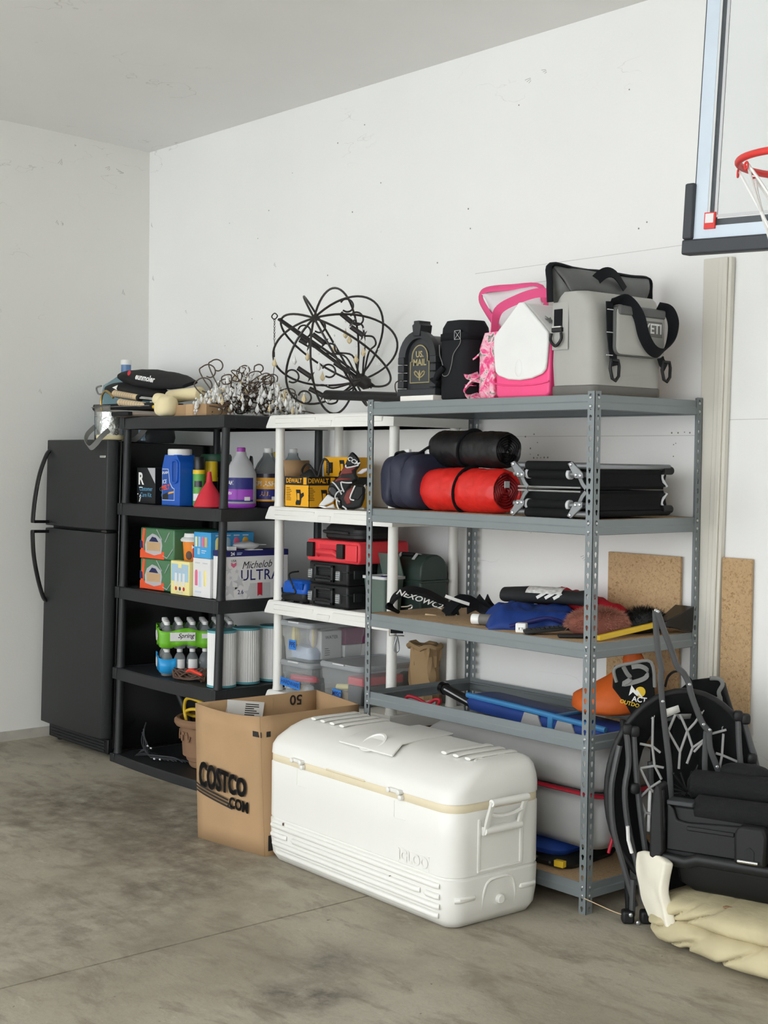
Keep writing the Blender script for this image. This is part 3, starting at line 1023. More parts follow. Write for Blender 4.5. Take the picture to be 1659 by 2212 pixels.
def gallon(label, x, y, z, plastic, fluid, level, cap, lab1, lab2, words, wmat):
    t = thing('gallon_jug', label, 'jug', (x, y, z), 42)
    r, h = .0745, .27
    prof = [(r * .9, 0), (r, .012), (r, .15), (r * .985, .165), (r * .7, .215), (r * .36, .252), (r * .33, h)]
    part('bottle', MB().lathe(prof, 28), plastic, t)
    lv = [p for p in prof if p[1] < level] + [(r * (1 if level < .15 else .8), level)]
    part('fluid', MB().lathe([(a * 1.004, c) for a, c in lv], 28), fluid, t)
    part('cap', MB().lathe([(.021, h - .004), (.021, h + .018), (.018, h + .021)], 20), cap, t)
    m_ = front(-r * 1.012)
    patch(.17, .115, m_, lab1, t, 'label', 0, .088, wrap=r * 1.012, n=18)
    patch(.17, .05, m_, lab2, t, 'label_band', 0, .065, wrap=r * 1.018, n=18)
    patch(.03, .018, m_, 'paper', t, 'barcode', .05, .045, wrap=r * 1.022, n=6)
    for (s_, sz, xx, yy, mm) in words:
        lettering(s_, sz, m_ @ Matrix.Translation((0, yy, 0)), mm, t, bold=.025, shear=.1, wrap=r * 1.02, fn=lambda a, b, c, xx=xx: (a + xx, b, c), lift=.0008)
    return t


gallon('milky gallon jug with a purple cap and purple label beside the black front post', -2.375, -.46, Z2, 'milky_plastic', 'label_purple', .022, 'cap_purple', 'label_navy', 'label_purple', (('PEAK', .026, -.05, .12, 'print_white'), ('RV', .02, -.04, .07, 'print_white')), 0)
gallon('gallon jug of dark purple washer fluid with a white cap behind the white front post', -2.385, -.292, Z2, 'clear_plastic', 'fluid_plum', .175, 'cap_white', 'label_amber', 'label_navy', (('SPLASH', .034, 0, .115, 'print_white'), ('ALL', .03, 0, .066, 'label_amber')), 0)
gallon('gallon jug of blue washer fluid with a white cap behind the sander boxes', -2.40, -.128, Z2, 'clear_plastic', 'fluid_blue', .19, 'cap_white', 'label_pale', 'label_blue', (('SPLASH', .03, 0, .11, 'print_white'),), 0)
t = thing('hose_reel', 'dark round reel standing behind the purple-capped jug', 'reel', (-2.56, -.30, Z2), -40)
part('drum', MB().lathe([(.04, -.03), (.085, -.03), (.088, -.02), (.05, -.015), (.05, .015), (.088, .02), (.085, .03), (.04, .03)], 30, face((0, 0, .165), (1, 0, 0), (0, 0, 1))), 'black_plastic', t)
part('stand', MB().box(-.05, .05, -.035, .035, 0, .08), 'black_plastic', t, bev=.006)
part('label', MB().lathe([(.02, .031), (.034, .031)], 20, face((0, 0, .165), (1, 0, 0), (0, 0, 1)), False, False), 'star_grey', t)
t = thing('oil_bottle', 'black bottle with a yellow cap behind the gallon jugs', 'bottle', (-2.565, -.155, Z2), 20)
part('bottle', MB().loft([at(rrect(.1, .06, .015, 3), 0), at(rrect(.1, .06, .015, 3), .17), at(rrect(.07, .05, .015, 3, .01), .22), at(rrect(.035, .035, .012, 3, .02), .245)]), 'can_black', t)
part('cap', MB().lathe([(.02, .243), (.02, .27), (.017, .273)], 18, Matrix.Translation((.02, 0, 0))), 'sun_yellow', t)

# ------------------------------------------------------------------ black unit, third tier
Z3 = .9122
for k, lab_ in enumerate(('lower green film-wrapped soda case with a torn hole', 'upper green film-wrapped soda case resting on another one')):
    t, F, S, w, d = carton('soda_case', lab_, 'case', -3.055, -2.735, -.61, -.35, Z3 + k * .157, .1565, 'film_green', 'green soda cases on the black shelves', bev=.008)
    part('carton_edge', MB().box(-w / 2 - .001, w / 2 - .09, -d / 2 - .0012, -d / 2 + .002, .001, .04), 'carton_orange', t, bev=.001)
    part('carton_edge', MB().prism([(-w / 2 - .001, 0), (-w / 2 + .03, .0), (-w / 2 + .05, .15), (-w / 2 + .03, .152)], 0, .0016, F), 'carton_orange', t)
    part('can_end', MB().prism([(-w / 2, .05), (-w / 2 + .03, .05), (-w / 2 + .025, .085), (-w / 2, .09)], 0, .002, F), 'navy', t)
    hole = [(-.105, .03), (-.02, .018), (.045, .03), (.055, .07), (.045, .1), (.0, .122), (-.04, .128), (-.09, .105), (-.11, .07)]
    part('torn_film', MB().prism([p for p in hole], 0, .0025, F), 'milky_plastic', t)
    part('carton_board', MB().prism([(-.09, .04), (.035, .042), (.04, .085), (-.09, .085)], 0, .0032, F), 'kraft', t)
    part('can_opening', MB().prism([(-.07, .087), (.02, .087), (-.005, .108), (-.04, .112)], 0, .0034, F), 'navy', t)
    mb = MB()
    for (a, b_, c, e) in ((.06, .02, .1, .01), (.1, .01, .155, .06), (.0, .15, .05, .1), (.12, .14, .08, .09)):
        p0, p1 = Vector((a, b_, .001)), Vector((c, e, .001))
        mb.tube([F @ p0, F @ ((p0 + p1) / 2 + Vector((.004, 0, .002))), F @ p1], .0022, 6)
    part('film_crease', mb, 'milky_plastic', t, kind='stuff')
    if k:
        patch(.035, .035, S, 'soft_white', t, 'barcode_patch', -.03, .06)
        patch(.03, .028, S, 'can_black', t, 'printed_panel', -.03, .105)
# stacked snack tubs
for k, (nm, lab_, body_, z) in enumerate((('snack_tub', 'white-lidded tub under the orange snack tub', 'soft_white', 0), ('snack_tub', 'orange candy tub with a white domed lid on the black shelves', 'snack_orange', .145))):
    t = thing(nm, lab_, 'tub', (-2.668, -.535, Z3 + z), 40)
    part('cup', MB().lathe([(.046, 0), (.048, .003), (.056, .118)], 26), body_, t)
    part('lid', MB().lathe([(.062, .114), (.064, .12), (.058, .128), (.052, .132), (.05, .144)] if not k else [(.064, .112), (.067, .12), (.06, .13), (.05, .134), (.047, .152)], 26), 'cap_white', t)
    if k:
        m_ = front(-.0535)
        patch(.05, .085, m_, 'ribbon_red', t, 'label', .035, .06, wrap=.0535)
        lettering("MINI", .024, m_ @ Matrix.Translation((0, .085, .003)), 'print_white', t, wrap=.0545, fn=lambda a, b, c: (a + .03, b, c))
        part('cup_print', MB().sphere((0, 0, 0), .016, .022, .003, M=front(-.052, -.01, .045)), 'cord_brown', t)
t, F, S, w, d = carton('freezer_pop_box', 'yellow and pale blue carton at the shelf front beside the soda cases', 'box', -2.705, -2.538, -.645, -.60, Z3, .165, 'pale_yellow')
patch(w - .016, .085, F, 'pale_blue', t, 'label', 0, .108)
patch(.03, .02, F, 'pale_yellow', t, 'crest', 0, .142, t=.0012)
lettering('OTTER POPS', .02, F @ T2(0, .122), 'star_grey', t, sx=.9, lift=.0012)
for k in range(3):
    x = -.035 + k * .035
    patch(.02, .062, F, 'soft_white', t, 'tube_print', x, .075, t=.0014)
    part('drop_print', MB().sphere((0, 0, 0), .010, .010, .002, M=F @ T2(x, .03)), ('ribbon_red', 'label_navy', 'ribbon_red')[k], t)
lettering('POUCHES', .013, F @ T2(0, .012), 'star_grey', t)
t, F, S, w, d = carton('white_seltzer_carton', 'tall white carton printed with pale bottles under the blue can box', 'box', -2.532, -2.382, -.628, -.45, Z3, .188, 'soft_white')
for k, (c, x) in enumerate((('pink_print', -.045), ('label_pale', -.012), ('pale_yellow', .03))):
    b = part('bottle_print', MB().lathe([(.011, 0), (.012, .004), (.012, .066), (.008, .076)], 12, Matrix.Scale(.18, 4, (0, 1, 0)) @ Matrix.Translation((0, 0, 0))), c if k else 'pink_print', t)
    b.location = (x, -d / 2, .045 + (.004 if k == 1 else .01))
patch(.05, .008, F, 'label_pale', t, 'print_line', -.03, .025)
patch(.04, .006, F, 'star_grey', t, 'print_line', -.035, .165)
patch(.04, .006, F, 'star_grey', t, 'print_line', .03, .165)
def star(r, n=5):
    return [((r if i % 2 == 0 else r * .4) * math.sin(math.pi * i / n), (r if i % 2 == 0 else r * .4) * math.cos(math.pi * i / n)) for i in range(2 * n)]
for (x, y, r) in ((-.05, .15, .022), (-.03, .09, .016), (-.06, .04, .02)):
    patch(0, 0, S @ T2(x, y, 10), 'star_grey', t, 'star_print', outline=star(r))
t, F, S, w, d = carton('can_carton', 'bright blue drink carton printed with coloured cans on top of the white carton', 'box', -2.53, -2.384, -.625, -.375, Z3 + .189, .125, 'can_sky')
for k, c in enumerate(('pale_yellow', 'pale_blue', 'pink_print', 'label_amber')):
    patch(.018, .048, F, c, t, 'can_print', -.052 + k * .028, .078)
    m_ = S @ T2(-.08 + k * .052, .068)
    part('can_print', MB().lathe([(.017, -.04), (.018, -.035), (.018, .018), (.012, .03), (.004, .034)], 14, m_ @ Matrix.Rotation(-math.pi / 2, 4, 'X') @ Matrix.Scale(.12, 4, (0, 1, 0))), c, t)
    patch(.034, .006, m_, 'label_pale', t, 'print_line', 0, .043)
patch(.02, .03, F, 'pale_blue', t, 'crest', -.03, .032)
patch(.04, .004, F, 'label_pale', t, 'print_line', .015, .036)
patch(.03, .004, F, 'label_pale', t, 'print_line', .01, .026)
# beer case
t, F, S, w, d = carton('beer_case', 'white beer case with a navy top stripe beside the white shelf post', 'case', -2.376, -2.268, -.615, -.252, Z3, .232, 'soft_white')
part('navy_band', MB().box(-w / 2 - .0008, w / 2 + .0008, -d / 2 - .0008, d / 2 + .0008, .205, .2325), 'ink_navy', t)
part('navy_edge', MB().box(-.01, w / 2 - .005, -d / 2 - .0012, -d / 2, 0, .21), 'ink_navy', t)
lettering('24', .022, S @ T2(-.145, .218), 'print_white', t, bold=.04, lift=.0014)
patch(.03, .003, S, 'label_pale', t, 'print_line', -.105, .222, t=.0014)
patch(.025, .003, S, 'label_pale', t, 'print_line', -.108, .215, t=.0014)
lettering('Michelob', .05, S @ T2(-.005, .163, 2), 'can_black', t, shear=.4, bold=.0, sx=.95)
lettering('ULTRA', .072, S @ T2(.015, .112), 'ink_navy', t, bold=.006, space=1.05)
for (x, y, r, a) in ((-.165, .14, .02, 10), (-.12, .135, .013, 0), (-.155, .105, .012, 20), (-.105, .085, .036, 12), (-.155, .05, .045, -8), (-.045, .03, .036, 5), (-.125, .055, .01, 0)):
    patch(0, 0, S @ T2(x, y, a), 'star_grey', t, 'star_print', outline=star(r))
patch(0, 0, S @ T2(-.138, .172), 'pink_print', t, 'crest', outline=[(-.015, .006), (.0, -.001), (.015, .006), (.015, -.008), (0, -.02), (-.015, -.008)])
lettering('USA', .016, S @ T2(-.138, .185), 'can_black', t)
lettering('2.6', .028, S @ T2(-.098, .035), 'ink_navy', t, lift=.0012)
lettering('CARBS', .009, S @ T2(-.098, .018), 'star_grey', t, lift=.0012)
part('can_print', MB().box(-.045, .075, .0, .075, 0, .001, S), 'star_grey', t)
patch(0, 0, S, 'ribbon_red', t, 'ribbon_print', outline=[(.0, .076), (.028, .076), (.028, .012), (.014, .02), (.0, .012)], t=.0018)
patch(.02, .045, S, 'can_black', t, 'trophy_frame', .142, .17)
patch(.009, .035, S, 'soft_white', t, 'trophy_print', .142, .17, t=.0014)
patch(.035, .006, S, 'star_grey', t, 'print_line', .142, .138)
zt = Z3 + .2327
t = thing('snack_bag', 'crumpled clear snack bag lying on the beer case', 'bag', (-2.322, -.46, zt), 80)
mb = MB().sphere((0, 0, .02), .07, .035, .02, 16, 10).wob(.008, 40, 2).floor_at(.001)
part('bag', mb, 'milky_plastic', t)
part('seal', MB().prism([(.055, -.03), (.085, -.04), (.085, .04), (.055, .03)], .024, .026), 'milky_plastic', t)
solo('small_carton', MB().box(-.02, .02, -.012, .012, 0, .018), 'cap_white', 'tiny white carton on the beer case beside the snack bag', 'box', (-2.31, -.555, zt), 70, bev=.001)
solo('paper_slip', MB().box(-.04, .04, -.02, .02, 0, .003), 'paper', 'folded white paper slip on the beer case', 'paper', (-2.292, -.44, zt), 85)

# ------------------------------------------------------------------ black unit, fourth tier: water packs, filters
Z4 = .4922
BR_, BH = .031, .125
def bottle_mesh(h):
    return MB().lathe([(BR_ * .85, 0), (BR_ * .97, .006), (BR_, .02), (BR_ * .93, h * .3), (BR_ * .98, h * .5), (BR_, h * .62), (BR_ * .75, h * .8), (.012, h * .93), (.012, h * .97)], 14)
def water_pack(label, z, wrap, rows, words):
    t = thing('water_bottle_pack', label, 'water pack', (-2.80, -.645, z), -28)
    t.rotation_euler = (0, 0, rad(-28))
    nx, ny = 4, 6
    bm_, cm_ = None, None
    for i in range(nx):
        for j in range(ny):
            if not rows and not (i == nx - 1 or j == 0):
                continue
            loc = (-.031 - (nx - 1 - i) * .0635 + .02, .035 + j * .0635, 0)
            if bm_ is None:
                bm_ = part('bottle', bottle_mesh(BH), 'clear_plastic', t)
                bm_.location = loc
                cm_ = part('cap', MB().lathe([(.0145, BH * .94), (.0145, BH + .008), (.012, BH + .010)], 12), 'cap_white', bm_)
            else:
                b2 = share(bm_, t, loc)
                share(cm_, b2)
    n = 12
    def outl(e, k):
        o = []
        for (ax, ay, bx_, by) in ((-.245, 0, .02, 0), (.02, 0, .02, .385), (.02, .385, -.245, .385), (-.245, .385, -.245, 0)):
            L = math.hypot(bx_ - ax, by - ay)
            cnt = round(L / .0635)
            for q in range(cnt * 4):
                u = q / (cnt * 4)
                nx_, ny_ = (by - ay) / L, -(bx_ - ax) / L
                s_ = e + .007 * abs(math.sin(math.pi * u * cnt))
                o.append((ax + (bx_ - ax) * u + nx_ * s_, ay + (by - ay) * u + ny_ * s_))
        return o
    def band(z0, z1, seed):
        mb_ = MB()
        o = outl(.0, 0)
        m = len(o)
        rings = []
        for v in range(5):
            f_ = v / 4
            rings.append([(x, y, z0 + (z1 - z0) * f_ + .008 * math.sin(i_ * .55 + seed) * (1 if v in (0, 4) else .2)) for i_, (x, y) in enumerate(o)])
        mb_.loft(rings, False, False)
        return mb_
    if rows:
        part('film_wrap', band(.012, .096, 1), wrap, t, solid=.0015)
    else:
        mb_ = MB()
        o = outl(.0, 0)
        seg = o[:16] + o[16:22]
        mb_.loft([[(x, y, .02 + .07 * v + .006 * math.sin(i_ * .6)) for i_, (x, y) in enumerate(seg)] for v in (0, .5, 1)], False, False, closed=False)
        part('film_wrap', mb_, wrap, t, solid=.0015)
        for j in (1, 2, 4):
            patch(.05, .05, Matrix.Translation((.0, .035 + j * .0635, .058)) @ face((.021, 0, 0), (0, 1, 0), (0, 0, 1)), 'soft_white', t, 'bottle_label', wrap=.0318)
            patch(.05, .004, Matrix.Translation((.0, .035 + j * .0635, .035)) @ face((.021, 0, 0), (0, 1, 0), (0, 0, 1)), 'ribbon_red', t, 'label_stripe', wrap=.0322)
    Fp = face((-.115, -.0088, .056), (1, 0, 0), (0, 0, 1))
    hole = [(.05 * math.cos(a * .5236) * (1.5 if rows else 1.1), .026 * math.sin(a * .5236)) for a in range(12)]
    patch(0, 0, Fp, 'soft_white', t, 'window', outline=hole, t=.002)
    if words:
        Sp = face((.0285, .11, .062), (0, 1, 0), (0, 0, 1))
        patch(.125, .042, Sp, 'soft_white', t, 'label', 0, 0, t=.002)
        lettering('Spring', .032, Sp @ T2(.015, .004), 'can_black', t, shear=.35, lift=.0024)
        patch(.1, .024, face((.0285, .255, .064), (0, 1, 0), (0, 0, 1)), 'soft_white', t, 'label', t=.002)
    return t
water_pack('blue-wrapped pack of small water bottles at the bottom of the stack', Z4, 'wrap_blue', False, False)
water_pack('green-wrapped pack of water bottles on top of the blue pack', Z4 + .1355, 'wrap_green', True, True)
for k, (x, y, r, lab_) in enumerate(((-2.352, -.578, .069, 'nearest white pleated filter cartridge, behind the black post'), (-2.374, -.42, .066, 'middle white pleated filter cartridge of three'), (-2.372, -.262, .066, 'farthest white pleated filter cartridge, behind the white post'))):
    t = thing('filter_cartridge', lab_, 'filter', (x, y, Z4), 0, 'pool filter cartridges')
    n = 72
    rings = [[((r - .002 * (j % 2)) * math.cos(2 * math.pi * j / n), (r - .002 * (j % 2)) * math.sin(2 * math.pi * j / n), z) for j in range(n)] for z in (.008, .262)]
    part('pleated_media', MB().loft(rings), 'filter_white' if k == 0 else 'pleats', t, ang=20)
    for z in (0, .26):
        part('end_cap', MB().lathe([(.03, z), (r + .001, z), (r + .001, z + .011), (.03, z + .011)], 32), 'mint_teal', t)
random.seed(11)
t = thing('jumper_cables', 'tangle of brown jumper cables with a red clamp beside the filters', 'cables', (-2.60, -.60, Z4))
mb = MB()
for k in range(9):
    a = random.random() * 6.28
    pts = [(.11 * math.cos(a + q * .9 + k) * (1 - q * .05), .05 * math.sin(a + q * 1.3 + k) + .01, .006 + .05 * random.random() * (q % 2)) for q in range(6)]
    mb.tube(smooth_path(pts, 4), .0042, 6)
part('cable_coils', mb.floor_at(.001), 'cord_brown', t, kind='stuff')
mb = MB()
mb.tube(smooth_path([(.02, -.03, .045), (.05, -.025, .056), (.09, -.02, .05), (.13, -.01, .04)], 4), [.006 + .004 * math.sin(i / 4) for i in range(13)], 8)
part('clamp', mb, 'clamp_red', t)

# ------------------------------------------------------------------ black unit, floor tier
Z5 = .0452
t = thing('clay_planter', 'brown clay planter with scroll relief standing in the dark under the shelves', 'planter', (-2.63, -.45, Z5))
part('pot', MB().lathe([(.10, 0), (.108, .01), (.112, .03), (.12, .035), (.143, .12), (.152, .19), (.156, .205), (.175, .21), (.183, .222), (.183, .237), (.172, .248), (.158, .246), (.15, .225), (.14, .06), (.02, .05)], 36, cap1=True), 'clay', t)
mb = MB()
for a0 in range(0, 360, 45):
    for s in (-1, 1):
        pts = []
        for q in range(9):
            th = rad(a0 + 180) + s * (.05 + .20 * q / 8) 
            rr = .155 - .0 * q
            z = .17 + .02 * math.sin(q * .9) - .02 * (q / 8)
            pts.append((rr * math.cos(th), rr * math.sin(th), z))
        mb.tube(pts, .004, 6)
part('scroll_relief', mb, 'clay', t, kind='stuff')
t = solo('garden_hose', MB().tube(smooth_path([(-.06, -.10, .20), (-.09, -.10, .28), (-.03, -.12, .345), (.06, -.09, .33), (.09, -.02, .27), (.02, .02, .235), (-.07, -.06, .245), (-.04, -.12, .28), (.05, -.12, .30), (.1, -.05, .26), (.05, .03, .22), (-.03, .0, .2)], 8), .0085, 10), 'hose_yellow', 'yellow garden hose coiled in the clay planter', 'hose', (-2.63, -.45, Z5))
solo('wand_handle', MB().tube([(0, 0, 0), (-.05, -.012, .1), (-.165, -.03, .275), (-.18, -.033, .3)], [.017, .017, .017, .015], 12), 'black_plastic', 'dark pipe end leaning out of the clay planter', 'pipe', (-2.72, -.47, Z5 + .1))
t = thing('loose_cables', 'tangle of loose grey cables on the bottom black shelf', 'cables', (-2.98, -.55, Z5))
random.seed(21)
mb = MB()
for k in range(9):
    x0 = -.13 + .02 * k
    pts = [(x0 - .06, .05 - .02 * k, .14 - .012 * k if k < 4 else .012), (x0 - .02, .0, .06 - .006 * k if k < 6 else .01), (x0 + .05, -.02 - .008 * k, .012 + .01 * random.random()), (x0 + .15, -.05 + .01 * k, .006 + .012 * random.random()), (x0 + .22 + .02 * random.random(), -.06 + .012 * k, .006)]
    mb.tube(smooth_path(pts, 5), .0032, 6)
part('cable_strands', mb.floor_at(.0), 'cable_grey', t, kind='stuff')
mb = MB()
for (x, y, z) in ((-.04, -.03, .05), (.0, -.035, .045), (.1, -.075, .012), (.13, -.06, .012)):
    mb.sphere((x, y, z), .008, .005, .005, 8, 6)
part('cable_ends', mb, 'star_grey', t, kind='stuff')
# ------------------------------------------------------------------ on top of the fridge
t = thing('water_bottle', 'clear five-gallon water bottle with a blue neck and white cap on the fridge', 'water bottle', (-3.742, -.3, 1.6605))
r = .134
part('shell', MB().lathe([(r * .9, 0), (r, .02), (r, .08), (r * .975, .09), (r * .975, .1), (r, .11), (r, .2), (r * .975, .21), (r * .975, .22), (r, .23), (r, .28), (r * .93, .325), (r * .55, .36), (.036, .385), (.03, .40)], 36), 'water_jug', t)
part('neck', MB().lathe([(.03, .38), (.028, .395), (.028, .445)], 22), 'jug_neck', t)
part('cap', MB().lathe([(.0305, .442), (.0305, .466), (.028, .47)], 22), 'cap_white', t)
t = thing('insulated_bag', 'crinkled silver foil bag with a brass handle on the fridge edge', 'bag', (-3.325, -.635, 1.668), 0)
n = 28
rings = []
for z, rr in ((0, .055), (.006, .066), (.02, .07), (.04, .066), (.1, .069), (.15, .07)):
    rings.append([(rr * math.cos(2 * math.pi * j / n) * (1 + .03 * math.sin(j * 2.3 + z * 40)), rr * math.sin(2 * math.pi * j / n) * (1 + .03 * math.cos(j * 1.7)), z) for j in range(n)])
part('foil_body', MB().loft(rings), 'foil', t)
part('hem', MB().lathe([(.068, .004), (.073, .012), (.073, .024), (.069, .03)], 28, cap0=False, cap1=False).wob(.002, 60, 1), 'cream_fleece', t)
mb = MB()
mb.grid(10, 4, lambda u, v: (.088 * math.cos(rad(150 + 70 * u)), .088 * math.sin(rad(150 + 70 * u)), .0 + .19 * v))
part('clear_sleeve', mb, 'clear_plastic', t, solid=.001)
part('handle', MB().tube(smooth_path([(-.085, .0, .15), (-.1, 0, .2), (-.085, 0, .245), (-.05, .0, .262), (-.01, .0, .25), (.03, 0, .225)], 5), .0062, 10), 'brass', t)
part('clip', MB().tube(smooth_path([(-.074, -.03, .135), (-.088, -.03, .12), (-.083, -.03, .09), (-.072, -.03, .095), (-.07, -.03, .12)], 4, True), .003, 6, closed=True), 'chrome', t)
mb = MB()
mb.strap(smooth_path([(-.08, -.045, .075), (-.075, -.095, .03), (-.05, -.115, -.012), (.0, -.118, -.04), (.045, -.112, -.02), (.07, -.09, .02), (.075, -.05, .055)], 5), .026, .003, (0, -.6, .8))
part('shoulder_strap', mb, 'strap_grey', t)
t = thing('grey_tote', 'dark grey tote with a light blue end lying on the fridge', 'bag', (-3.45, -.36, 1.661))
part('body', MB().loft([at(rrect(.36, .2, .04, 4), 0), at(rrect(.38, .22, .05, 4), .03), at(rrect(.37, .2, .05, 4), .09), at(rrect(.33, .15, .05, 4), .115)]).wob(.006, 14), 'cable_grey', t)
part('end_panel', MB().box(.135, .175, -.113, -.09, .01, .1), 'pale_blue', t, bev=.003)
mb = MB()
mb.strap(smooth_path([(-.15, -.12, .1), (-.12, -.125, .05), (-.05, -.13, .02), (.05, -.13, .008), (.14, -.13, .02), (.2, -.125, .055), (.25, -.12, .1)], 4), .028, .003, (0, -.4, .9))
part('strap', mb, 'strap_grey', t)

# ------------------------------------------------------------------ on top of the black unit
ZT = 1.7875
t = thing('racket_cover', 'taupe racket cover with a black strip at the front of the black top shelf', 'racket cover', (-3.2, -.555, ZT))
mb = MB()
rings = []
for k in range(13):
    u = k / 12
    x = -.30 + .6 * u
    wv = .1 * math.sin(math.pi * min(1, .12 + .88 * u) ** .8) ** .7 + .012
    h = .022 + .018 * math.sin(math.pi * (1 - u) * .8)
    rings.append([(x, wv * math.cos(a) , .001 + h * .5 + h * .5 * math.sin(a) * (1 if math.sin(a) > 0 else 1)) for a in [2 * math.pi * j / 14 for j in range(14)]])
mb.loft(rings)
part('shell', mb, 'taupe', t)
part('black_strip', MB().box(-.06, .11, -.112, -.085, .008, .03), 'nylon_black', t, bev=.003)
part('piping', MB().tube(smooth_path([(-.3, -.03, .02), (-.2, -.09, .036), (0, -.112, .036), (.2, -.10, .026), (.3, -.03, .015)], 5), .003, 6), 'strap_grey', t)
t = thing('padded_case', 'flat black padded case under the two racket grips', 'case', (-3.33, -.47, ZT + .043), 0)
part('body', MB().loft([at(rrect(.62, .2, .03, 3), 0), at(rrect(.64, .21, .03, 3), .012), at(rrect(.63, .2, .03, 3), .035)]).wob(.004, 9), 'nylon_black', t, ang=60)
part('zip', MB().tube([(-.3, -.107, .02), (.0, -.109, .02), (.3, -.107, .018)], .0025, 6), 'strap_grey', t)

def racket(label, a, b, c, shaft):
    a, b, c = Vector(a), Vector(b), Vector(c)
    t = thing('racket', label, 'racket', a)
    z0 = Vector((0, 0, 0))
    d = (b - a)
    g = part('grip', MB().tube([z0, d * .03, d * .06, d * .95, d], [.017, .02, .0175, .0165, .014], 12), 'grip_tan', t)
    part('butt_cap', MB().tube([-d.normalized() * .003, d.normalized() * .001], .0155, 14), 'soft_white', g)
    part('butt_logo', MB().tube([-d.normalized() * .004, z0], .007, 12), 'ribbon_red', g)
    mb = MB()
    for k in range(9):
        p = d * (.1 + k * .09)
        mb.tube([p - d * .006, p + d * .006], .0178, 12, cap=False)
    part('grip_wrap_seams', mb, 'taupe', g, kind='stuff')
    part('collar', MB().tube([d * .99, d * 1.09], .0175, 12), 'nylon_black', t)
    part('shaft', MB().tube([d * 1.05, c - a], .0105, 10, flat=(1, 1.3)), shaft, t)
    e = (c - a)
    return t
racket('racket with a tan grip and silver shaft, topmost of the two grips', (-3.485, -.52, 1.926), (-3.25, -.51, 1.897), (-3.06, -.50, 1.88), 'chrome')
racket('racket with a tan grip and yellow shaft, lower of the two grips', (-3.345, -.568, 1.874), (-3.08, -.56, 1.849), (-2.98, -.55, 1.838), 'hose_yellow')

def flat_bag(label, loc, L, w, h, tilt, rz, seed):
    t = thing('racket_bag', label, 'bag', loc, rot=(rad(20), rad(tilt), rad(rz)))
    rings = []
    for k in range(15):
        u = k / 14
        s = (math.sin(math.pi * (.06 + .88 * u))) ** .45
        x = -L / 2 + L * u
        rings.append([(x, w / 2 * s * math.copysign(abs(math.cos(a)) ** .6, math.cos(a)), h / 2 * s * math.copysign(abs(math.sin(a)) ** .6, math.sin(a)) * (1 - .35 * u)) for a in [2 * math.pi * j / 16 for j in range(16)]])
    part('bag', MB().loft(rings).wob(.006, 11, seed), 'nylon_black', t, ang=60)
    return t
t = flat_bag('black racket bag with a small white logo under the lettered bag', (-3.42, -.43, 1.945), .5, .19, .062, 6, 2, 3)
part('loop', MB().tube(smooth_path([(-.26, -.05, .02), (-.3, -.06, .01), (-.28, -.07, -.02), (-.22, -.08, -.015)], 4), .005, 8), 'strap_grey', t)
part('logo', MB().prism([(-.1, .0), (-.05, .02), (-.06, .0), (-.05, -.008)], 0, .002, face((.0, -.075, .026), (1, 0, -.05), (0, .4, .9))), 'print_white', t)
t = flat_bag('black racket bag with white lettering on top of the heap beside the water bottle', (-3.33, -.355, 2.004), .62, .2, .066, 7, 3, 8)
fm_ = face((.03, -.083, .034), (1, 0, -.02), (0, .55, .8))
part('round_logo', MB().lathe([(.014, .0), (.014, .002), (.006, .002)], 18, fm_ @ T2(-.16, .012)), 'funnel_red', t)
lettering('eunmoler', .046, fm_ @ T2(.0, .0), 'print_white', t, bold=.03, lift=.003)
t = thing('fleece_mitt', 'cream quilted boxing-style mitt hanging over the black shelf edge', 'mitt', (-2.835, -.6, ZT))
mb = MB().sphere((0, 0, .052), .068, .05, .052, 20, 14, .7, .8)
mb.sphere((-.035, -.008, .088), .042, .042, .03, 16, 10, .7, .8)
part('pad', mb.wob(.007, 22, 4).floor_at(.001), 'cream_fleece', t, ang=70)
part('cuff', MB().sphere((0, -.012, .012), .034, .03, .012, 14, 8).floor_at(.0), 'soft_white', t)
mb = MB().tube([(-.13, -.01, 0), (-.125, -.01, 0), (.12, .01, .018), (.125, .01, .018)], [.02, .036, .033, .02], 16, up=(0, 0, 1)).wob(.006, 25, 6)
solo('fleece_roll', mb, 'cream_fleece', 'stained cream fleece roll behind the quilted mitt', 'roll', (-2.845, -.48, 1.892), ang=70)
t, F, S, w, d = carton('flat_carton', 'low brown cardboard carton under the crystal chandelier', 'box', -2.80, -2.50, -.58, -.42, ZT, .058, 'cardboard', bev=.002)
part('tape', MB().box(-.03, .03, -d / 2 - .0008, d / 2, .0, .0588), 'kraft', t)

# ------------------------------------------------------------------ chandeliers
def drop(mb, p, L, w, rng):
    """faceted pear drop hanging from p"""
    n = 6
    p = Vector(p)
    a0 = rng.random() * 6
    rings = []
    for (rr, z) in ((.12, 0), (.55, -.35), (1., -.62), (.75, -.82), (.1, -1.)):
        rings.append([(p.x + w * rr * math.cos(a0 + 2 * math.pi * j / n), p.y + w * rr * math.sin(a0 + 2 * math.pi * j / n), p.z + L * z) for j in range(n)])
    mb.loft(rings)

def beads(mb, p, q, r, rng):
    p, q = Vector(p), Vector(q)
    n = max(2, int((q - p).length / (r * 2.4)))
    for i in range(n):
        c = p.lerp(q, i / (n - 1))
        s = r * (.8 + .5 * rng.random())
        mb.add([c + Vector(v) * s for v in ((1, 0, 0), (0, 1, 0), (-1, 0, 0), (0, -1, 0), (0, 0, 1.2), (0, 0, -1.2))], [(0, 1, 4), (1, 2, 4), (2, 3, 4), (3, 0, 4), (1, 0, 5), (2, 1, 5), (3, 2, 5), (0, 3, 5)])

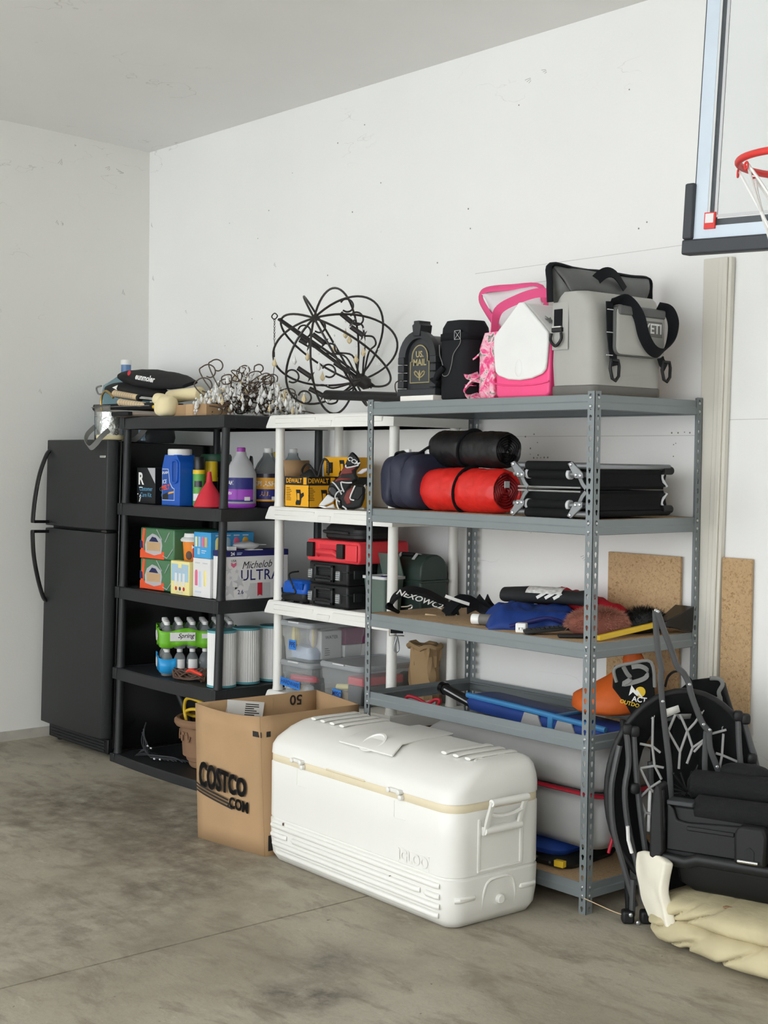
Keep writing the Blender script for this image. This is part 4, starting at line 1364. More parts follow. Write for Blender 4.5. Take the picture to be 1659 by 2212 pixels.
def crystal_heap(label, loc, wx, wy, hz, arms, seed, ncry, tall):
    rng = random.Random(seed)
    t = thing('crystal_chandelier', label, 'chandelier', loc, 49.3)
    wires, cry, cry2, cups = MB(), MB(), MB(), MB()
    env = lambda x: hz * (1 - .75 * abs(x / wx) ** 1.6)
    for k in range(arms):
        x0 = rng.uniform(-.5, .5) * wx
        y0 = rng.uniform(-.5, .5) * wy
        x1 = max(-wx, min(wx, x0 + rng.uniform(-.7, .7) * wx))
        y1 = max(-wy, min(wy, y0 + rng.uniform(-.8, .8) * wy))
        z1 = rng.uniform(.25, .95) * env(x1)
        s = .035 + .025 * rng.random()
        sg = rng.choice((-1, 1))
        pts = [(x0, y0, .02 + .05 * rng.random()), ((x0 + x1) / 2, (y0 + y1) / 2, z1 * .75), (x1, y1, z1), (x1 + sg * s, y1, z1 - s * .2), (x1 + sg * s * .9, y1, z1 - s), (x1 + sg * s * .1, y1 + .01, z1 - s * .9), (x1 + sg * s * .3, y1 + .01, z1 - s * .45)]
        pts = [(a, b, max(.006, c)) for a, b, c in pts]
        wires.tube(smooth_path(pts, 5), .0030, 6)
        if k % 4 == 0:
            cups.lathe([(.004, -.012), (.022, .0), (.024, .004), (.004, .0)], 10, Matrix.Translation((x1, y1, max(.03, z1 * .8))) @ Matrix.Rotation(rng.uniform(-1, 1), 4, 'X'))
    for (a, b, rr) in tall:
        wires.tube(smooth_path([(a * .4, .0, .05), (a * .75 - rr * .6, .01, b * .55), (a - rr, .01, b)] + [(a + rr * math.cos(math.pi - q * .75) * (1 - q * .07), .01, b + rr * math.sin(math.pi - q * .75) * (1 - q * .07)) for q in range(1, 8)], 4), .0034, 6)
    for k in range(ncry):
        x = rng.uniform(-1, 1) * wx
        y = rng.uniform(-1, 1) * wy
        top = env(x)
        z = .05 + rng.random() * max(.02, top - .07)
        m_ = cry2 if rng.random() < .12 else cry
        if rng.random() < .55:
            drop(m_, (x, y, z), rng.uniform(.028, .048), rng.uniform(.008, .0125), rng)
        else:
            beads(m_, (x, y, z), (x + rng.uniform(-.03, .03), y, max(.012, z - rng.uniform(.02, .06))), .0068, rng)
    part('scroll_wires', wires.floor_at(.003), 'bronze_wire', t, kind='stuff')
    part('crystals', cry.floor_at(.001), 'crystal', t, kind='stuff', smooth=False)
    part('amber_crystals', cry2.floor_at(.001), 'crystal_amber', t, kind='stuff', smooth=False)
    part('candle_cups', cups.floor_at(.001), 'cord_brown', t, kind='stuff')
    return t
crystal_heap('collapsed bronze chandelier dripping with clear crystals on the black top shelf', (-2.50, -.33, ZT), .27, .15, .27, 66, 4, 560, ((-.2, .22, .045), (-.16, .25, .04), (-.02, .23, .03), (.05, .24, .026), (-.22, .15, .05)))
crystal_heap('small heap of crystal strands beside the black mailbox', (-1.42, -.17, ZT), .1, .07, .2, 12, 9, 90, ())

OC = Vector((-1.83, -.32, ZT + .292))
orb = thing('orb_chandelier', 'black iron globe chandelier of crossed rings on the white top shelf', 'chandelier', (OC.x, OC.y, ZT))
RV, UV, FV = _r, _u, -_f
O = Vector((0, 0, .292))
ca = (RV * -.30 + UV * .41 + FV * .86).normalized()
e1 = ca.orthogonal().normalized()
e2 = ca.cross(e1)
for k in range(5):
    dk = e1 * math.cos(k * math.pi / 5 + .25) + e2 * math.sin(k * math.pi / 5 + .25)
    pts = [O + (ca * math.cos(a) + dk * math.sin(a)) * .286 for a in [2 * math.pi * q / 56 for q in range(56)]]
    part('ring', MB().tube(pts, .0052, 8, closed=True), 'iron_dark', orb)
def img(px, py, dep=0.):
    """offset from the globe centre, seen from the front"""
    return O + RV * ((380 + px / 3.318 - 720) / 475) - UV * ((600 + py / 3.318 - 762) / 475) + FV * dep
P1, P2 = img(720, 310, .02), img(1390, 800, -.02)
mb = MB()
for (a, b, c) in ((0, 0, 0), (.012, .008, .0), (-.01, .0, .012)):
    o_ = RV * a + UV * b + FV * c
    mb.tube([P1 + o_ * .3, P1.lerp(P2, .5) + o_, P2 + o_], .0055, 8)
st = part('stem', mb, 'iron_dark', orb)
dirn = (P2 - P1).normalized()
part('stem_sleeve', MB().tube([P1.lerp(P2, .2), P1.lerp(P2, .38), P1.lerp(P2, .42)], [.009, .012, .006], 12), 'iron_dark', orb)
part('stem_hub', MB().tube([P1.lerp(P2, .83), P1.lerp(P2, .86), P1.lerp(P2, .95), P1.lerp(P2, .98)], [.012, .03, .03, .012], 14), 'iron_dark', orb)
hubp = P1.lerp(P2, .9)
rng = random.Random(2)
for i, (x0, y0, x1, y1, dep) in enumerate(((1170, 290, 1250, 355, .12), (1245, 395, 1330, 455, .16), (975, 445, 1055, 505, .15), (865, 675, 955, 735, .1), (1130, 650, 1220, 710, .18), (940, 810, 1035, 860, .02), (860, 440, 930, 480, -.08))):
    a, b = img(x0, y0, dep), img(x1, y1, dep)
    bd = (b - a).normalized()
    s = part('candle_sleeve', MB().tube([a, b], [.011, .0115], 12), 'iron_dark', orb)
    part('drip_pan', MB().tube([b - bd * .002, b + bd * .004, b + bd * .008], [.012, .028, .01], 16), 'iron_dark', s)
    side_ = bd.cross(FV).normalized()
    sg = 1 if (b - hubp).dot(side_) > 0 else -1
    pts = [b + bd * .005, b + bd * .04 + side_ * sg * .02, b + bd * .07 - side_ * sg * .0, b.lerp(hubp, .55) + side_ * sg * .05, b.lerp(hubp, .8) + side_ * sg * .02, hubp]
    part('arm', MB().tube(smooth_path(pts, 5), .0044, 8), 'iron_dark', orb)
    c0 = a + side_ * sg * .045
    loop = [c0 + side_ * (.028 * math.cos(q * .62)) + bd * (.03 * math.sin(q * .62)) for q in range(9)]
    part('scroll', MB().tube(smooth_path(loop, 3), .0042, 8), 'iron_dark', orb)
for i, (x, y, dep) in enumerate(((845, 590, .12), (935, 560, .1), (1235, 450, .16), (1335, 470, .18), (1335, 540, .17), (1280, 580, .12), (1015, 630, .1), (1040, 700, .08), (1205, 400, .1), (1075, 850, .05), (905, 850, .05), (690, 590, .02), (1440, 590, .05), (1120, 480, 0.))):
    mb = MB()
    p = img(x, y, dep)
    drop(mb, p, .042, .0125, rng)
    o = part('crystal_drop', mb, 'crystal_amber' if i % 3 else 'crystal', orb, smooth=False)
    mb = MB()
    beads(mb, p + Vector((0, 0, .035)), p, .005, rng)
    part('bead_chain', mb, 'crystal', o, kind='stuff', smooth=False)
mb = MB()
q0 = img(690, 290, .02)
mb.tube(smooth_path([q0 + Vector((-.022, 0, .0)), q0 + Vector((0, 0, .014)), q0 + Vector((.022, 0, 0)), q0 + Vector((0, 0, -.014))], 5, True), .003, 6, closed=True)
for k in range(7):
    c = q0 + Vector((0, 0, -.018 - k * .014))
    hz = Vector((1, 0, 0)) if k % 2 else Vector((0, 1, 0))
    mb.tube([c + Vector((0, 0, .009)), c + hz * .005, c - Vector((0, 0, .009)), c - hz * .005], .0016, 5, closed=True)
part('hanging_chain', mb, 'iron_dark', orb, kind='stuff')
part('wire', MB().tube(smooth_path([q0 + Vector((0, 0, -.11)), q0 + Vector((.004, .0, -.2)), q0 + Vector((-.006, 0, -.29)), q0 + Vector((.01, 0, -.38))], 4), .0016, 6), 'iron_dark', orb)
t = thing('black_tube', 'black pipe with an open tan end bridging the white shelf and the rack', 'pipe', (-1.765, -.42, 1.874))
v_ = Vector((.60, -.045, -.031))
part('pipe', MB().tube([(0, 0, 0), v_], .0215, 20, cap=True), 'deep_black', t)
part('open_end', MB().tube([v_.normalized() * -.001, v_.normalized() * .004], .0165, 18), 'grip_tan', t)

# ------------------------------------------------------------------ on top of the rack
ZR = 1.8188
for a_ in (('mail_black', '#2b2d30', .5), ('brass_paint', '#a89b70', .4), ('bag_black', '#1d1e21', .85), ('hot_pink', '#f2508a', .4), ('pink_trim', '#e8568a', .65), ('lining', '#e8dfe2', .5),
           ('yeti_grey', '#a9a8a2', .55), ('yeti_dark', '#5f605e', .6), ('yeti_base', '#6a6863', .55), ('webbing', '#101216', .8), ('navy_nylon', '#2e3147', .6), ('red_nylon', '#d5281f', .45),
           ('black_nylon', '#1d1d20', .5), ('royal', '#1f479c', .6), ('shirt_red', '#b01c2c', .8), ('orange_nylon', '#dd6425', .6), ('boat_grey', '#9d9d9c', .5), ('boat_red', '#c21d36', .5),
           ('sky_nylon', '#3a7fb3', .5), ('chair_black', '#101112', .9), ('chair_tube', '#4b4c4d', .35), ('cushion', '#d9cb9d', .9), ('cushion_white', '#e9e4d2', .85), ('rim_red', '#dd3a35', .4),
           ('glass_edge', '#cfdbe6', .3), ('board_black', '#3b3e42', .5), ('fur_brown', '#8a5548', .95), ('bungee', '#9b9b99', .7), ('green_case', '#2f3e38', .45), ('sage', '#5b6b62', .5),
           ('case_red', '#e23b43', .45), ('tool_black', '#151617', .55), ('dewalt', '#eeae1e', .5), ('paper_bag', '#a98d68', .85), ('tote_grey', '#9b9ea0', .4), ('tape_blue', '#2f7fd6', .6)):
    mat(a_[0], a_[1], a_[2], var=.06, spec=.3 if a_[2] > .7 else .5)
mat('tote_clear', '#dfe3e4', .15, trans=.5, var=.02, ior=1.1, alpha=.3)
fl = NT('floral_print')
vv = fl.n('ShaderNodeTexVoronoi', {'Vector': fl.co, 'Scale': 26.}).outputs
nn = fl.noise(20, 5, .6, dist=1.5)
c_ = fl.ramp(nn, [(.35, lin('#6f7468')), (.42, lin('#f6d3d9')), (.52, lin('#ef5d94')), (.62, lin('#e13a78')), (.72, lin('#f4c9d1'))])
c_ = fl.mix(fl.ramp(vv['Distance'], [(.25, .7), (.5, 0.)]), c_, lin('#f0b9c8'))
fl.out(c_, .7)

solo('white_block', MB().box(-.098, .098, -.05, .2, 0, .0215), 'paper', 'stack of white paper under the mailbox', 'paper stack', (-.955, -.555, ZR), bev=.002)
t = thing('mailbox', 'black wall mailbox with brass U.S. MAIL plate on the rack', 'mailbox', (-.995, -.54, ZR + .0218))
mb = MB()
def arch(w, h, n=14):
    return [(-w, 0), (w, 0)] + [(w * math.cos(math.pi * i / n), h + w * math.sin(math.pi * i / n)) for i in range(n + 1)]
part('shell', MB().prism(arch(.092, .155), -.26, .0, front(0)), 'mail_black', t, bev=.003)
# stone-like surround
surr = MB()
o_, i_ = arch(.112, .15), arch(.078, .155)
ring = [(p[0], p[1]) for p in o_[2:]]
inn = [(p[0], p[1]) for p in i_[2:]]
n = len(ring)
Fm = front(-.002)
surr.add([Fm @ Vector((x, y, 0)) for x, y in ring] + [Fm @ Vector((x, y, 0)) for x, y in inn] + [Fm @ Vector((x, y, .028)) for x, y in ring] + [Fm @ Vector((x, y, .022)) for x, y in inn],
         [(i, i + 1, n + i + 1, n + i) for i in range(n - 1)] + [(2 * n + i, 3 * n + i, 3 * n + i + 1, 2 * n + i + 1) for i in range(n - 1)] + [(i, 2 * n + i, 2 * n + i + 1, i + 1) for i in range(n - 1)] + [(n + i, n + i + 1, 3 * n + i + 1, 3 * n + i) for i in range(n - 1)] + [(0, n, 3 * n, 2 * n), (n - 1, 3 * n - 1, 4 * n - 1, 2 * n - 1)])
part('arch_surround', surr, 'mail_black', t, ang=20)
for s in (-1, 1):
    for k in range(5):
        part('stone_block', MB().box(s * .095 - .018, s * .095 + .018, -.032, 0, .002 + k * .032, .031 + k * .032), 'mail_black', t, bev=.003)
part('sill', MB().box(-.112, .112, -.034, 0, 0, .028), 'mail_black', t, bev=.003)
part('keystone', MB().prism([(-.018, .24), (.018, .24), (.026, .285), (.016, .29), (.016, .302), (-.016, .302), (-.016, .29), (-.026, .285)], -.03, .035, front(0)), 'mail_black', t, bev=.003)
d_ = part('door', MB().prism(arch(.078, .155), 0, .006, front(-.002)), 'mail_black', t, bev=.002)
pl = [(-.056, .055), (.056, .055), (.056, .14), (.046, .14)] + [(.046 * math.cos(math.pi * i / 12), .155 + .05 * math.sin(math.pi * i / 12)) for i in range(13)] + [(-.046, .14), (-.056, .14)]
part('plate', MB().prism(pl, 0, .004, front(-.008)), 'cable_grey', d_, bev=.001)
part('plate_border', MB().tube([front(-.0125) @ Vector((x, y, 0)) for x, y in pl], .0026, 6, closed=True), 'brass_paint', d_)
lettering('US.', .034, front(-.0122, 0, .168), 'brass_paint', d_, bold=.03, lift=.002)
lettering('MAIL', .036, front(-.0122, 0, .135), 'brass_paint', d_, bold=.03, lift=.002)
mb = MB()
Fs = front(-.013, 0, .087)
for s in (-1, 1):
    mb.tube([Fs @ Vector((s * x, y, 0)) for x, y in ((.0, -.012), (.014, -.008), (.028, .002), (.032, .012), (.026, .016), (.022, .01))], .0028, 6)
    mb.tube([Fs @ Vector((s * x, y, 0)) for x, y in ((.002, -.005), (.012, .006), (.018, .014))], .0024, 6)
mb.tube([Fs @ Vector((0, y, 0)) for y in (-.024, -.01, .005, .018)], [.002, .0035, .005, .0015], 8)
part('scroll_ornament', mb, 'brass_paint', d_)
lettering('POSTAL', .012, front(-.036, 0, .014), 'cable_grey', t, lift=.001)

t = thing('bottle_bag', 'tall black insulated bottle bag between the mailbox and the pink cooler', 'bag', (-.79, -.495, ZR), -4)
part('body', MB().loft([at(rrect(.15, .13, .03, 4), 0), at(rrect(.165, .145, .035, 4), .012), at(rrect(.165, .145, .035, 4), .24), at(rrect(.16, .14, .04, 4), .285), at(rrect(.14, .12, .04, 4), .312)]).wob(.003, 14, 3), 'bag_black', t, ang=60)
part('top_band', MB().loft([at(rrect(.172, .152, .036, 4), .235), at(rrect(.172, .152, .036, 4), .262)], False, False), 'webbing', t, solid=.003)
Fb = front(-.0735)
part('strap_tab', MB().box(.02, .062, .232, .272, 0, .004, Fb), 'webbing', t, bev=.001)
mb = MB()
for (a, b) in (((.023, .235), (.059, .269)), ((.059, .235), (.023, .269)), ((.023, .235), (.059, .235)), ((.059, .235), (.059, .269)), ((.059, .269), (.023, .269)), ((.023, .269), (.023, .235))):
    mb.tube([Fb @ Vector((a[0], a[1], .0045)), Fb @ Vector((b[0], b[1], .0045))], .0009, 4)
part('stitching', mb, 'star_grey', t, kind='stuff')
part('bungee_cord', MB().tube([Fb @ Vector(p) for p in smooth_path([(-.07, .22, .004), (-.065, .18, .005), (-.045, .14, .006), (-.045, .1, .006), (-.01, .1, .006), (.01, .14, .006), (.02, .18, .005), (.055, .215, .004), (.06, .235, .003)], 4)], .0017, 6), 'strap_grey', t)
part('cord_lock', MB().tube([Fb @ Vector(p) for p in ((-.035, .13, .008), (-.06, .105, .016), (-.08, .075, .02))], [.011, .013, .009], 10), 'webbing', t)
part('toggle', MB().tube([Fb @ Vector((-.095, .085, .02)), Fb @ Vector((-.055, .065, .022))], .008, 10), 'webbing', t)

# floral lunch bag, lid flung open
t = thing('floral_lunch_bag', 'pink floral lunch bag with its lined lid flung open behind the pink cooler', 'lunch bag', (-.63, -.37, ZR))
part('body', MB().loft([at(rrect(.1, .31, .02, 4), 0), at(rrect(.115, .33, .025, 4), .02), at(rrect(.115, .32, .025, 4), .2), at(rrect(.1, .29, .025, 4), .26)]).wob(.007, 13, 5), MATS['floral_print'], t, ang=60)
part('piping', MB().tube(smooth_path([(.052, -.172, .0), (.054, -.176, .1), (.05, -.176, .19)], 5), .008, 8), 'pink_trim', t)
part('front_gusset', MB().box(.035, .062, -.19, -.165, .0, .205), MATS['floral_print'], t, bev=.006)
for (pts) in ((( -.055, -.13, .19), (-.11, -.15, .14), (-.075, -.17, .09), (-.05, -.15, .08)), ((-.055, -.15, .09), (-.085, -.17, .06), (-.09, -.165, .03), (-.05, -.16, .0))):
    mb = MB()
    mb.strap(smooth_path(list(pts), 4), .055, .006, (0, .7, .3))
    part('ruffled_pocket', mb.wob(.006, 30, 1), MATS['floral_print'], t)
part('trim_loop', MB().strap(smooth_path([(-.06, -.165, .085), (-.095, -.18, .09), (-.095, -.18, .06), (-.06, -.17, .055)], 5), .025, .003, (0, 1, 0)), 'pink_trim', t)
# lid: a rounded panel hinged at the back, leaning away to the left
L0, L1, L2, L3 = Vector((-.10, .02, .265)), Vector((-.325, .115, .468)), Vector((.0, .125, .452)), Vector((.09, .06, .33))
mb = MB()
mb.grid(10, 8, lambda u, v: (L0.lerp(L1, v)).lerp(L3.lerp(L2, v), u) + Vector((.012 * math.sin(u * 9), -.02 * math.sin(math.pi * u) * math.sin(math.pi * v), .008 * math.sin(v * 11 + u * 4))))
part('lid_lining', mb, 'lining', t, solid=.006)
part('lid_edge', MB().tube(smooth_path([L0, L0.lerp(L1, .5) + Vector((-.02, 0, 0)), L1 + Vector((.0, 0, -.03)), L1 + Vector((.03, 0, .0)), L1.lerp(L2, .5) + Vector((0, 0, .008)), L2, L3], 5), .011, 8, flat=(1.5, .7)), 'pink_trim', t)
part('handle', MB().strap(smooth_path([(-.03, -.10, .26), (-.02, -.09, .345), (.06, -.07, .385), (.15, -.05, .405), (.235, -.03, .395)], 6), .036, .004, (0, -.5, 1)), 'pink_trim', t)

# pink and white cooler
t = thing('pink_cooler', 'small hot-pink cooler with a white tent lid beside the grey soft cooler', 'cooler', (-.425, -.455, ZR))
o_ = [(-.122, 0), (.122, 0), (.137, .012), (.14, .2), (.138, .235), (.012, .352), (-.012, .352), (-.138, .235), (-.14, .2), (-.137, .012)]
part('tub', MB().prism([(x, y) for x, y in o_[:4]] + [(.14, .21), (-.14, .21)] + o_[8:], -.20, .0, front(-.1)), 'hot_pink', t, bev=.014, seg=3)
part('tub_groove', MB().tube(smooth_path([(-.138, -.103, .058), (-.09, -.104, .05), (0, -.104, .047), (.09, -.104, .05), (.138, -.103, .058)], 5), .003, 6), 'hot_pink', t)
lo = [(-.132, .125), (-.127, .1), (-.11, .085), (-.06, .07), (0, .065), (.06, .07), (.11, .085), (.127, .1), (.132, .125), (.139, .2), (.137, .236), (.012, .353), (-.012, .353), (-.137, .236), (-.139, .2)]
part('lid', MB().prism([(-.14, .205), (.14, .205), (.138, .236), (.012, .353), (-.012, .353), (-.138, .236)], -.2, 0, front(-.1)), 'cap_white', t, bev=.01, seg=3)
part('lid_end', MB().prism(lo, 0, .014, front(-.1)), 'cap_white', t, bev=.005)
part('press_button', MB().sphere((0, 0, 0), .019, .033, .004, 18, 8, M=front(-.114, -.005, .11)), 'cap_white', t)
part('flower_sticker', MB().prism(star(.026, 6), 0, .001, face((.09, 0, .2855), (.0, 1, 0), (-.73, 0, .68)) @ T2(-.05, .0, 20)), 'yeti_base', t)

# soft cooler
t = thing('soft_cooler', 'large grey soft cooler bag with black straps at the end of the rack', 'cooler bag', (-.162, -.385, ZR))
HX, HY = .103, .19
def sring(sx, sy, z, r=.035, ox=0., oy=0.):
    return at(rrect(2 * sx, 2 * sy, r, 4, ox, oy), z)
part('base_pad', MB().loft([sring(HX, HY, 0), sring(HX + .004, HY + .004, .008), sring(HX + .004, HY + .004, .034), sring(HX, HY, .038)]), 'yeti_base', t)
part('body', MB().loft([sring(HX, HY, .034), sring(HX + .003, HY + .005, .12), sring(HX - .002, HY + .008, .24), sring(HX - .012, HY + .012, .32), sring(HX - .03, HY + .015, .355), sring(HX - .05, HY + .018, .37)]).wob(.004, 7, 2), 'yeti_grey', t, ang=60)
ridge0, ridge1 = Vector((-.075, -HY - .03, .465)), Vector((-.065, HY + .115, .465))
mb = MB()
mb.grid(12, 6, lambda u, v: (Vector((-.0 - .0 * u, -HY - .012 + (2 * HY + .03) * u, .368))).lerp(ridge0.lerp(ridge1, u), v) + Vector((.03 * math.sin(math.pi * v) * (1 if .1 < u < .95 else .4), 0, .004 * math.sin(u * 7))))
part('lid_panel', mb, 'yeti_dark', t, solid=.01)
mb = MB()
mb.grid(10, 5, lambda u, v: (Vector((-.085, -HY - .005 + (2 * HY + .01) * u, .34))).lerp(ridge0.lerp(ridge1, u), v))
part('back_panel', mb, 'yeti_dark', t, solid=.01)
mb = MB()
mb.add([(-.085, -HY - .004, .33), (.0, -HY - .012, .368), ridge0], [(0, 1, 2)])
part('end_gusset', mb, 'yeti_dark', t, solid=.008)
part('zip_ridge', MB().tube(smooth_path([ridge0 + Vector((.0, -.008, -.13)), ridge0 + Vector((0, -.012, -.06)), ridge0 + Vector((0, -.006, .004)), ridge0.lerp(ridge1, .25) + Vector((.006, 0, -.004)), ridge0.lerp(ridge1, .5) + Vector((-.004, 0, .003)), ridge0.lerp(ridge1, .8), ridge1, ridge1 + Vector((0, .012, -.05)), ridge1 + Vector((.01, 0, -.12))], 5), .012, 10, flat=(1.2, .7)), 'webbing', t)
# end buckle
Fe = front(-HY - .011)
part('end_patch', MB().box(-.085, -.01, .165, .335, 0, .002, Fe), 'yeti_grey', t, bev=.001)
part('end_strap', MB().box(-.075, -.037, .235, .31, 0, .006, Fe), 'webbing', t, bev=.001)
part('buckle', MB().box(-.08, -.032, .228, .245, 0, .014, Fe), 'deep_black', t, bev=.003)
part('buckle_clip', MB().box(-.076, -.036, .243, .249, .006, .016, Fe), 'chrome', t, bev=.001)
part('d_ring', MB().tube([Fe @ Vector(p) for p in smooth_path([(-.08, .225, .012), (-.082, .2, .014), (-.057, .178, .015), (-.032, .2, .014), (-.034, .225, .012)], 5)], .0055, 8), 'deep_black', t)
# side pocket with badge
Fs = side(HX + .006, -.05)
part('pocket', MB().loft([[Fs @ Vector((x, y, z)) for x, y in rrect(.265, .17, .025, 4, .068, .232)] for z in (-.006, .03)] + [[Fs @ Vector((x, y, .036)) for x, y in rrect(.25, .155, .02, 4, .068, .232)]]), 'yeti_grey', t)
part('pocket_edge', MB().loft([[Fs @ Vector((x, y, z)) for x, y in rrect(.269, .174, .027, 4, .068, .232)] for z in (-.006, .028)], False, False), 'yeti_dark', t, solid=.003)
part('pocket_flap', MB().box(-.06, .196, .285, .318, .02, .042, Fs), 'yeti_dark', t, bev=.006)
part('badge', MB().box(.075, .18, .218, .273, .03, .0385, Fs), 'yeti_base', t, bev=.001)
lettering('YETI', .05, Fs @ Matrix.Translation((.1275, .2455, .0385)), 'soft_white', t, bold=.02)
for (x, zb, zt_) in ((-.085, .105, .33), (.205, .115, .15)):
    part('side_strap', MB().strap([Fs @ Vector((x, zt_, .012)), Fs @ Vector((x + .006, (zb + zt_) / 2, .014)), Fs @ Vector((x + .03, zb, .014))], .036, .004, (0, 1, 0)), 'webbing', t)
    part('strap_ring', MB().tube([Fs @ Vector((x + .03 + a, zb + b, .016)) for a, b in ((-.02, .02), (-.024, -.01), (-.012, -.045), (.006, -.052), (.022, -.035), (.024, .0), (.018, .02))], .006, 8, closed=True), 'deep_black', t)
mb = MB()
for z in (.3, .22, .14):
    mb.box(-.1, -.068, z, z + .003, .014, .018, Fs)
part('strap_bar', mb, 'star_grey', t, kind='stuff')
part('carry_handle', MB().strap([Fs @ Vector(p) for p in smooth_path([(-.08, .325, .012), (-.02, .34, .03), (.02, .29, .055), (.05, .215, .06), (.095, .168, .062), (.15, .162, .062), (.2, .205, .06), (.222, .27, .055), (.205, .318, .045), (.16, .328, .03)], 6)], .042, .004, (.5, .2, .5)), 'webbing', t)
part('lid_tab', MB().prism([(-.12, .0), (-.055, -.004), (-.06, .055), (-.11, .06)], 0, .004, face((.0, 0, .385), (0, 1, 0), (-.45, 0, 1))), 'webbing', t)
part('lid_handle', MB().strap(smooth_path([(-.01, -.07, .415), (.0, -.02, .452), (.005, .03, .45), (.02, .07, .40)], 5), .04, .004, (-.4, 0, 1)), 'webbing', t)
# ------------------------------------------------------------------ white unit, second tier
ZW2 = 1.3603
def sander_print(t, M_, s=1.):
    """flat picture of an orbital sander"""
    patch(0, 0, M_, 'tool_black', t, 'sander_print', outline=[(x * s, y * s) for x, y in ((-.02, .03), (.012, .03), (.016, .012), (.034, .018), (.038, .004), (.02, -.008), (.016, -.03), (.012, -.038), (-.02, -.038), (-.022, -.028), (-.012, -.012), (-.016, .012))], t=.0012)
    patch(0, 0, M_, 'dewalt', t, 'sander_print', outline=[(x * s, y * s) for x, y in ((-.01, .014), (.006, .014), (.008, -.016), (-.008, -.016))], t=.0016)

def lines(t, M_, x, y, w, n, dy, material='tool_black', h=.0025):
    mb_ = MB()
    rg = random.Random(int(x * 1000 + n))
    for k in range(n):
        mb_.box(x, x + w * rg.uniform(.6, 1), y - k * dy - h, y - k * dy, 0, .0012, M_)
    part('small_print', mb_, material, t, kind='stuff', smooth=False)

t = thing('sander_box', 'open yellow and black sander carton with a cord spilling out beside the white post', 'box', (-1.98, -.345, ZW2))
w, d, h = .185, .15, .142
mb = MB()
for (a, b, c, e) in ((-w / 2, w / 2, -d / 2, -d / 2 + .003), (-w / 2, w / 2, d / 2 - .003, d / 2), (-w / 2, -w / 2 + .003, -d / 2, d / 2), (w / 2 - .003, w / 2, -d / 2, d / 2)):
    mb.box(a, b, c, e, 0, h)
mb.box(-w / 2, w / 2, -d / 2, d / 2, 0, .003)
part('walls', mb, 'dewalt', t)
F, S = front(-d / 2), side(w / 2)
part('black_band', MB().box(-w / 2 - .0006, w / 2 + .0006, -d / 2 - .0006, -d / 2 + .001, .102, h), 'tool_black', t)
part('black_band', MB().box(w / 2 - .001, w / 2 + .0006, -d / 2, d / 2, .102, h), 'tool_black', t)
part('top_flap', MB().add([(-w / 2, -d / 2, h), (-w / 2, d / 2, h), (-w / 2 - .012, d / 2, h + .075), (-w / 2 - .012, -d / 2, h + .075)], [(0, 1, 2, 3)]), 'cardboard', t, solid=.003)
for M_, sx in ((F, 0), (S, 0)):
    lettering('DEWALT', .03, M_ @ T2(-.022, .122), 'dewalt', t, bold=.02, lift=.0012)
    patch(.024, .032, M_, 'dewalt', t, 'icon_print', .062, .122, t=.0014)
    lines(t, M_, -.08, .09, .04, 8, .008)
    sander_print(t, M_ @ T2(.015, .05), 1.05)
part('cord_bag', MB().sphere((0, .01, .125), .06, .05, .05, 16, 10).wob(.008, 25, 3), 'tool_black', t)
part('power_cord', MB().tube(smooth_path([(-.05, 0, .13), (-.06, 0, .17), (-.01, -.01, .2), (.03, -.01, .18), (.06, .0, .14), (.075, .01, .2), (.085, .02, .225), (.105, .03, .2), (.1, .03, .15)], 5), .0055, 8), 'tool_black', t)
t, F, S, w, d = carton('sander_box', 'closed yellow sander carton holding up another one behind the skates', 'box', -2.03, -1.80, -.262, -.12, ZW2, .142, 'dewalt')
part('black_band', MB().box(-w / 2 - .0006, w / 2 + .0006, -d / 2 - .0006, d / 2 + .0006, .102, .1425), 'tool_black', t)
lettering('DEWALT', .036, F @ T2(.03, .122), 'dewalt', t, bold=.02, lift=.0012)
t, F, S, w, d = carton('sander_box', 'small yellow sander carton on top of the stack behind the skates', 'box', -1.995, -1.79, -.25, -.13, ZW2 + .1425, .092, 'dewalt')
patch(.05, .05, F, 'tool_black', t, 'spec_panel', -.06, .042)
lines(t, F @ T2(0, 0) @ Matrix.Translation((0, 0, .0005)), -.08, .06, .035, 5, .008, 'dewalt')
sander_print(t, F @ T2(.035, .045), 1.1)

def img_thing(name, label, cat, loc, px0, py0, sc):
    """thing turned to face the open garage; returns it and a map from drawing units to its local axes"""
    t_ = thing(name, label, cat, loc, 49.3)
    return t_, (lambda x, y, d_=0.: Vector(((x - px0) / sc, d_, (py0 - y) / sc)))

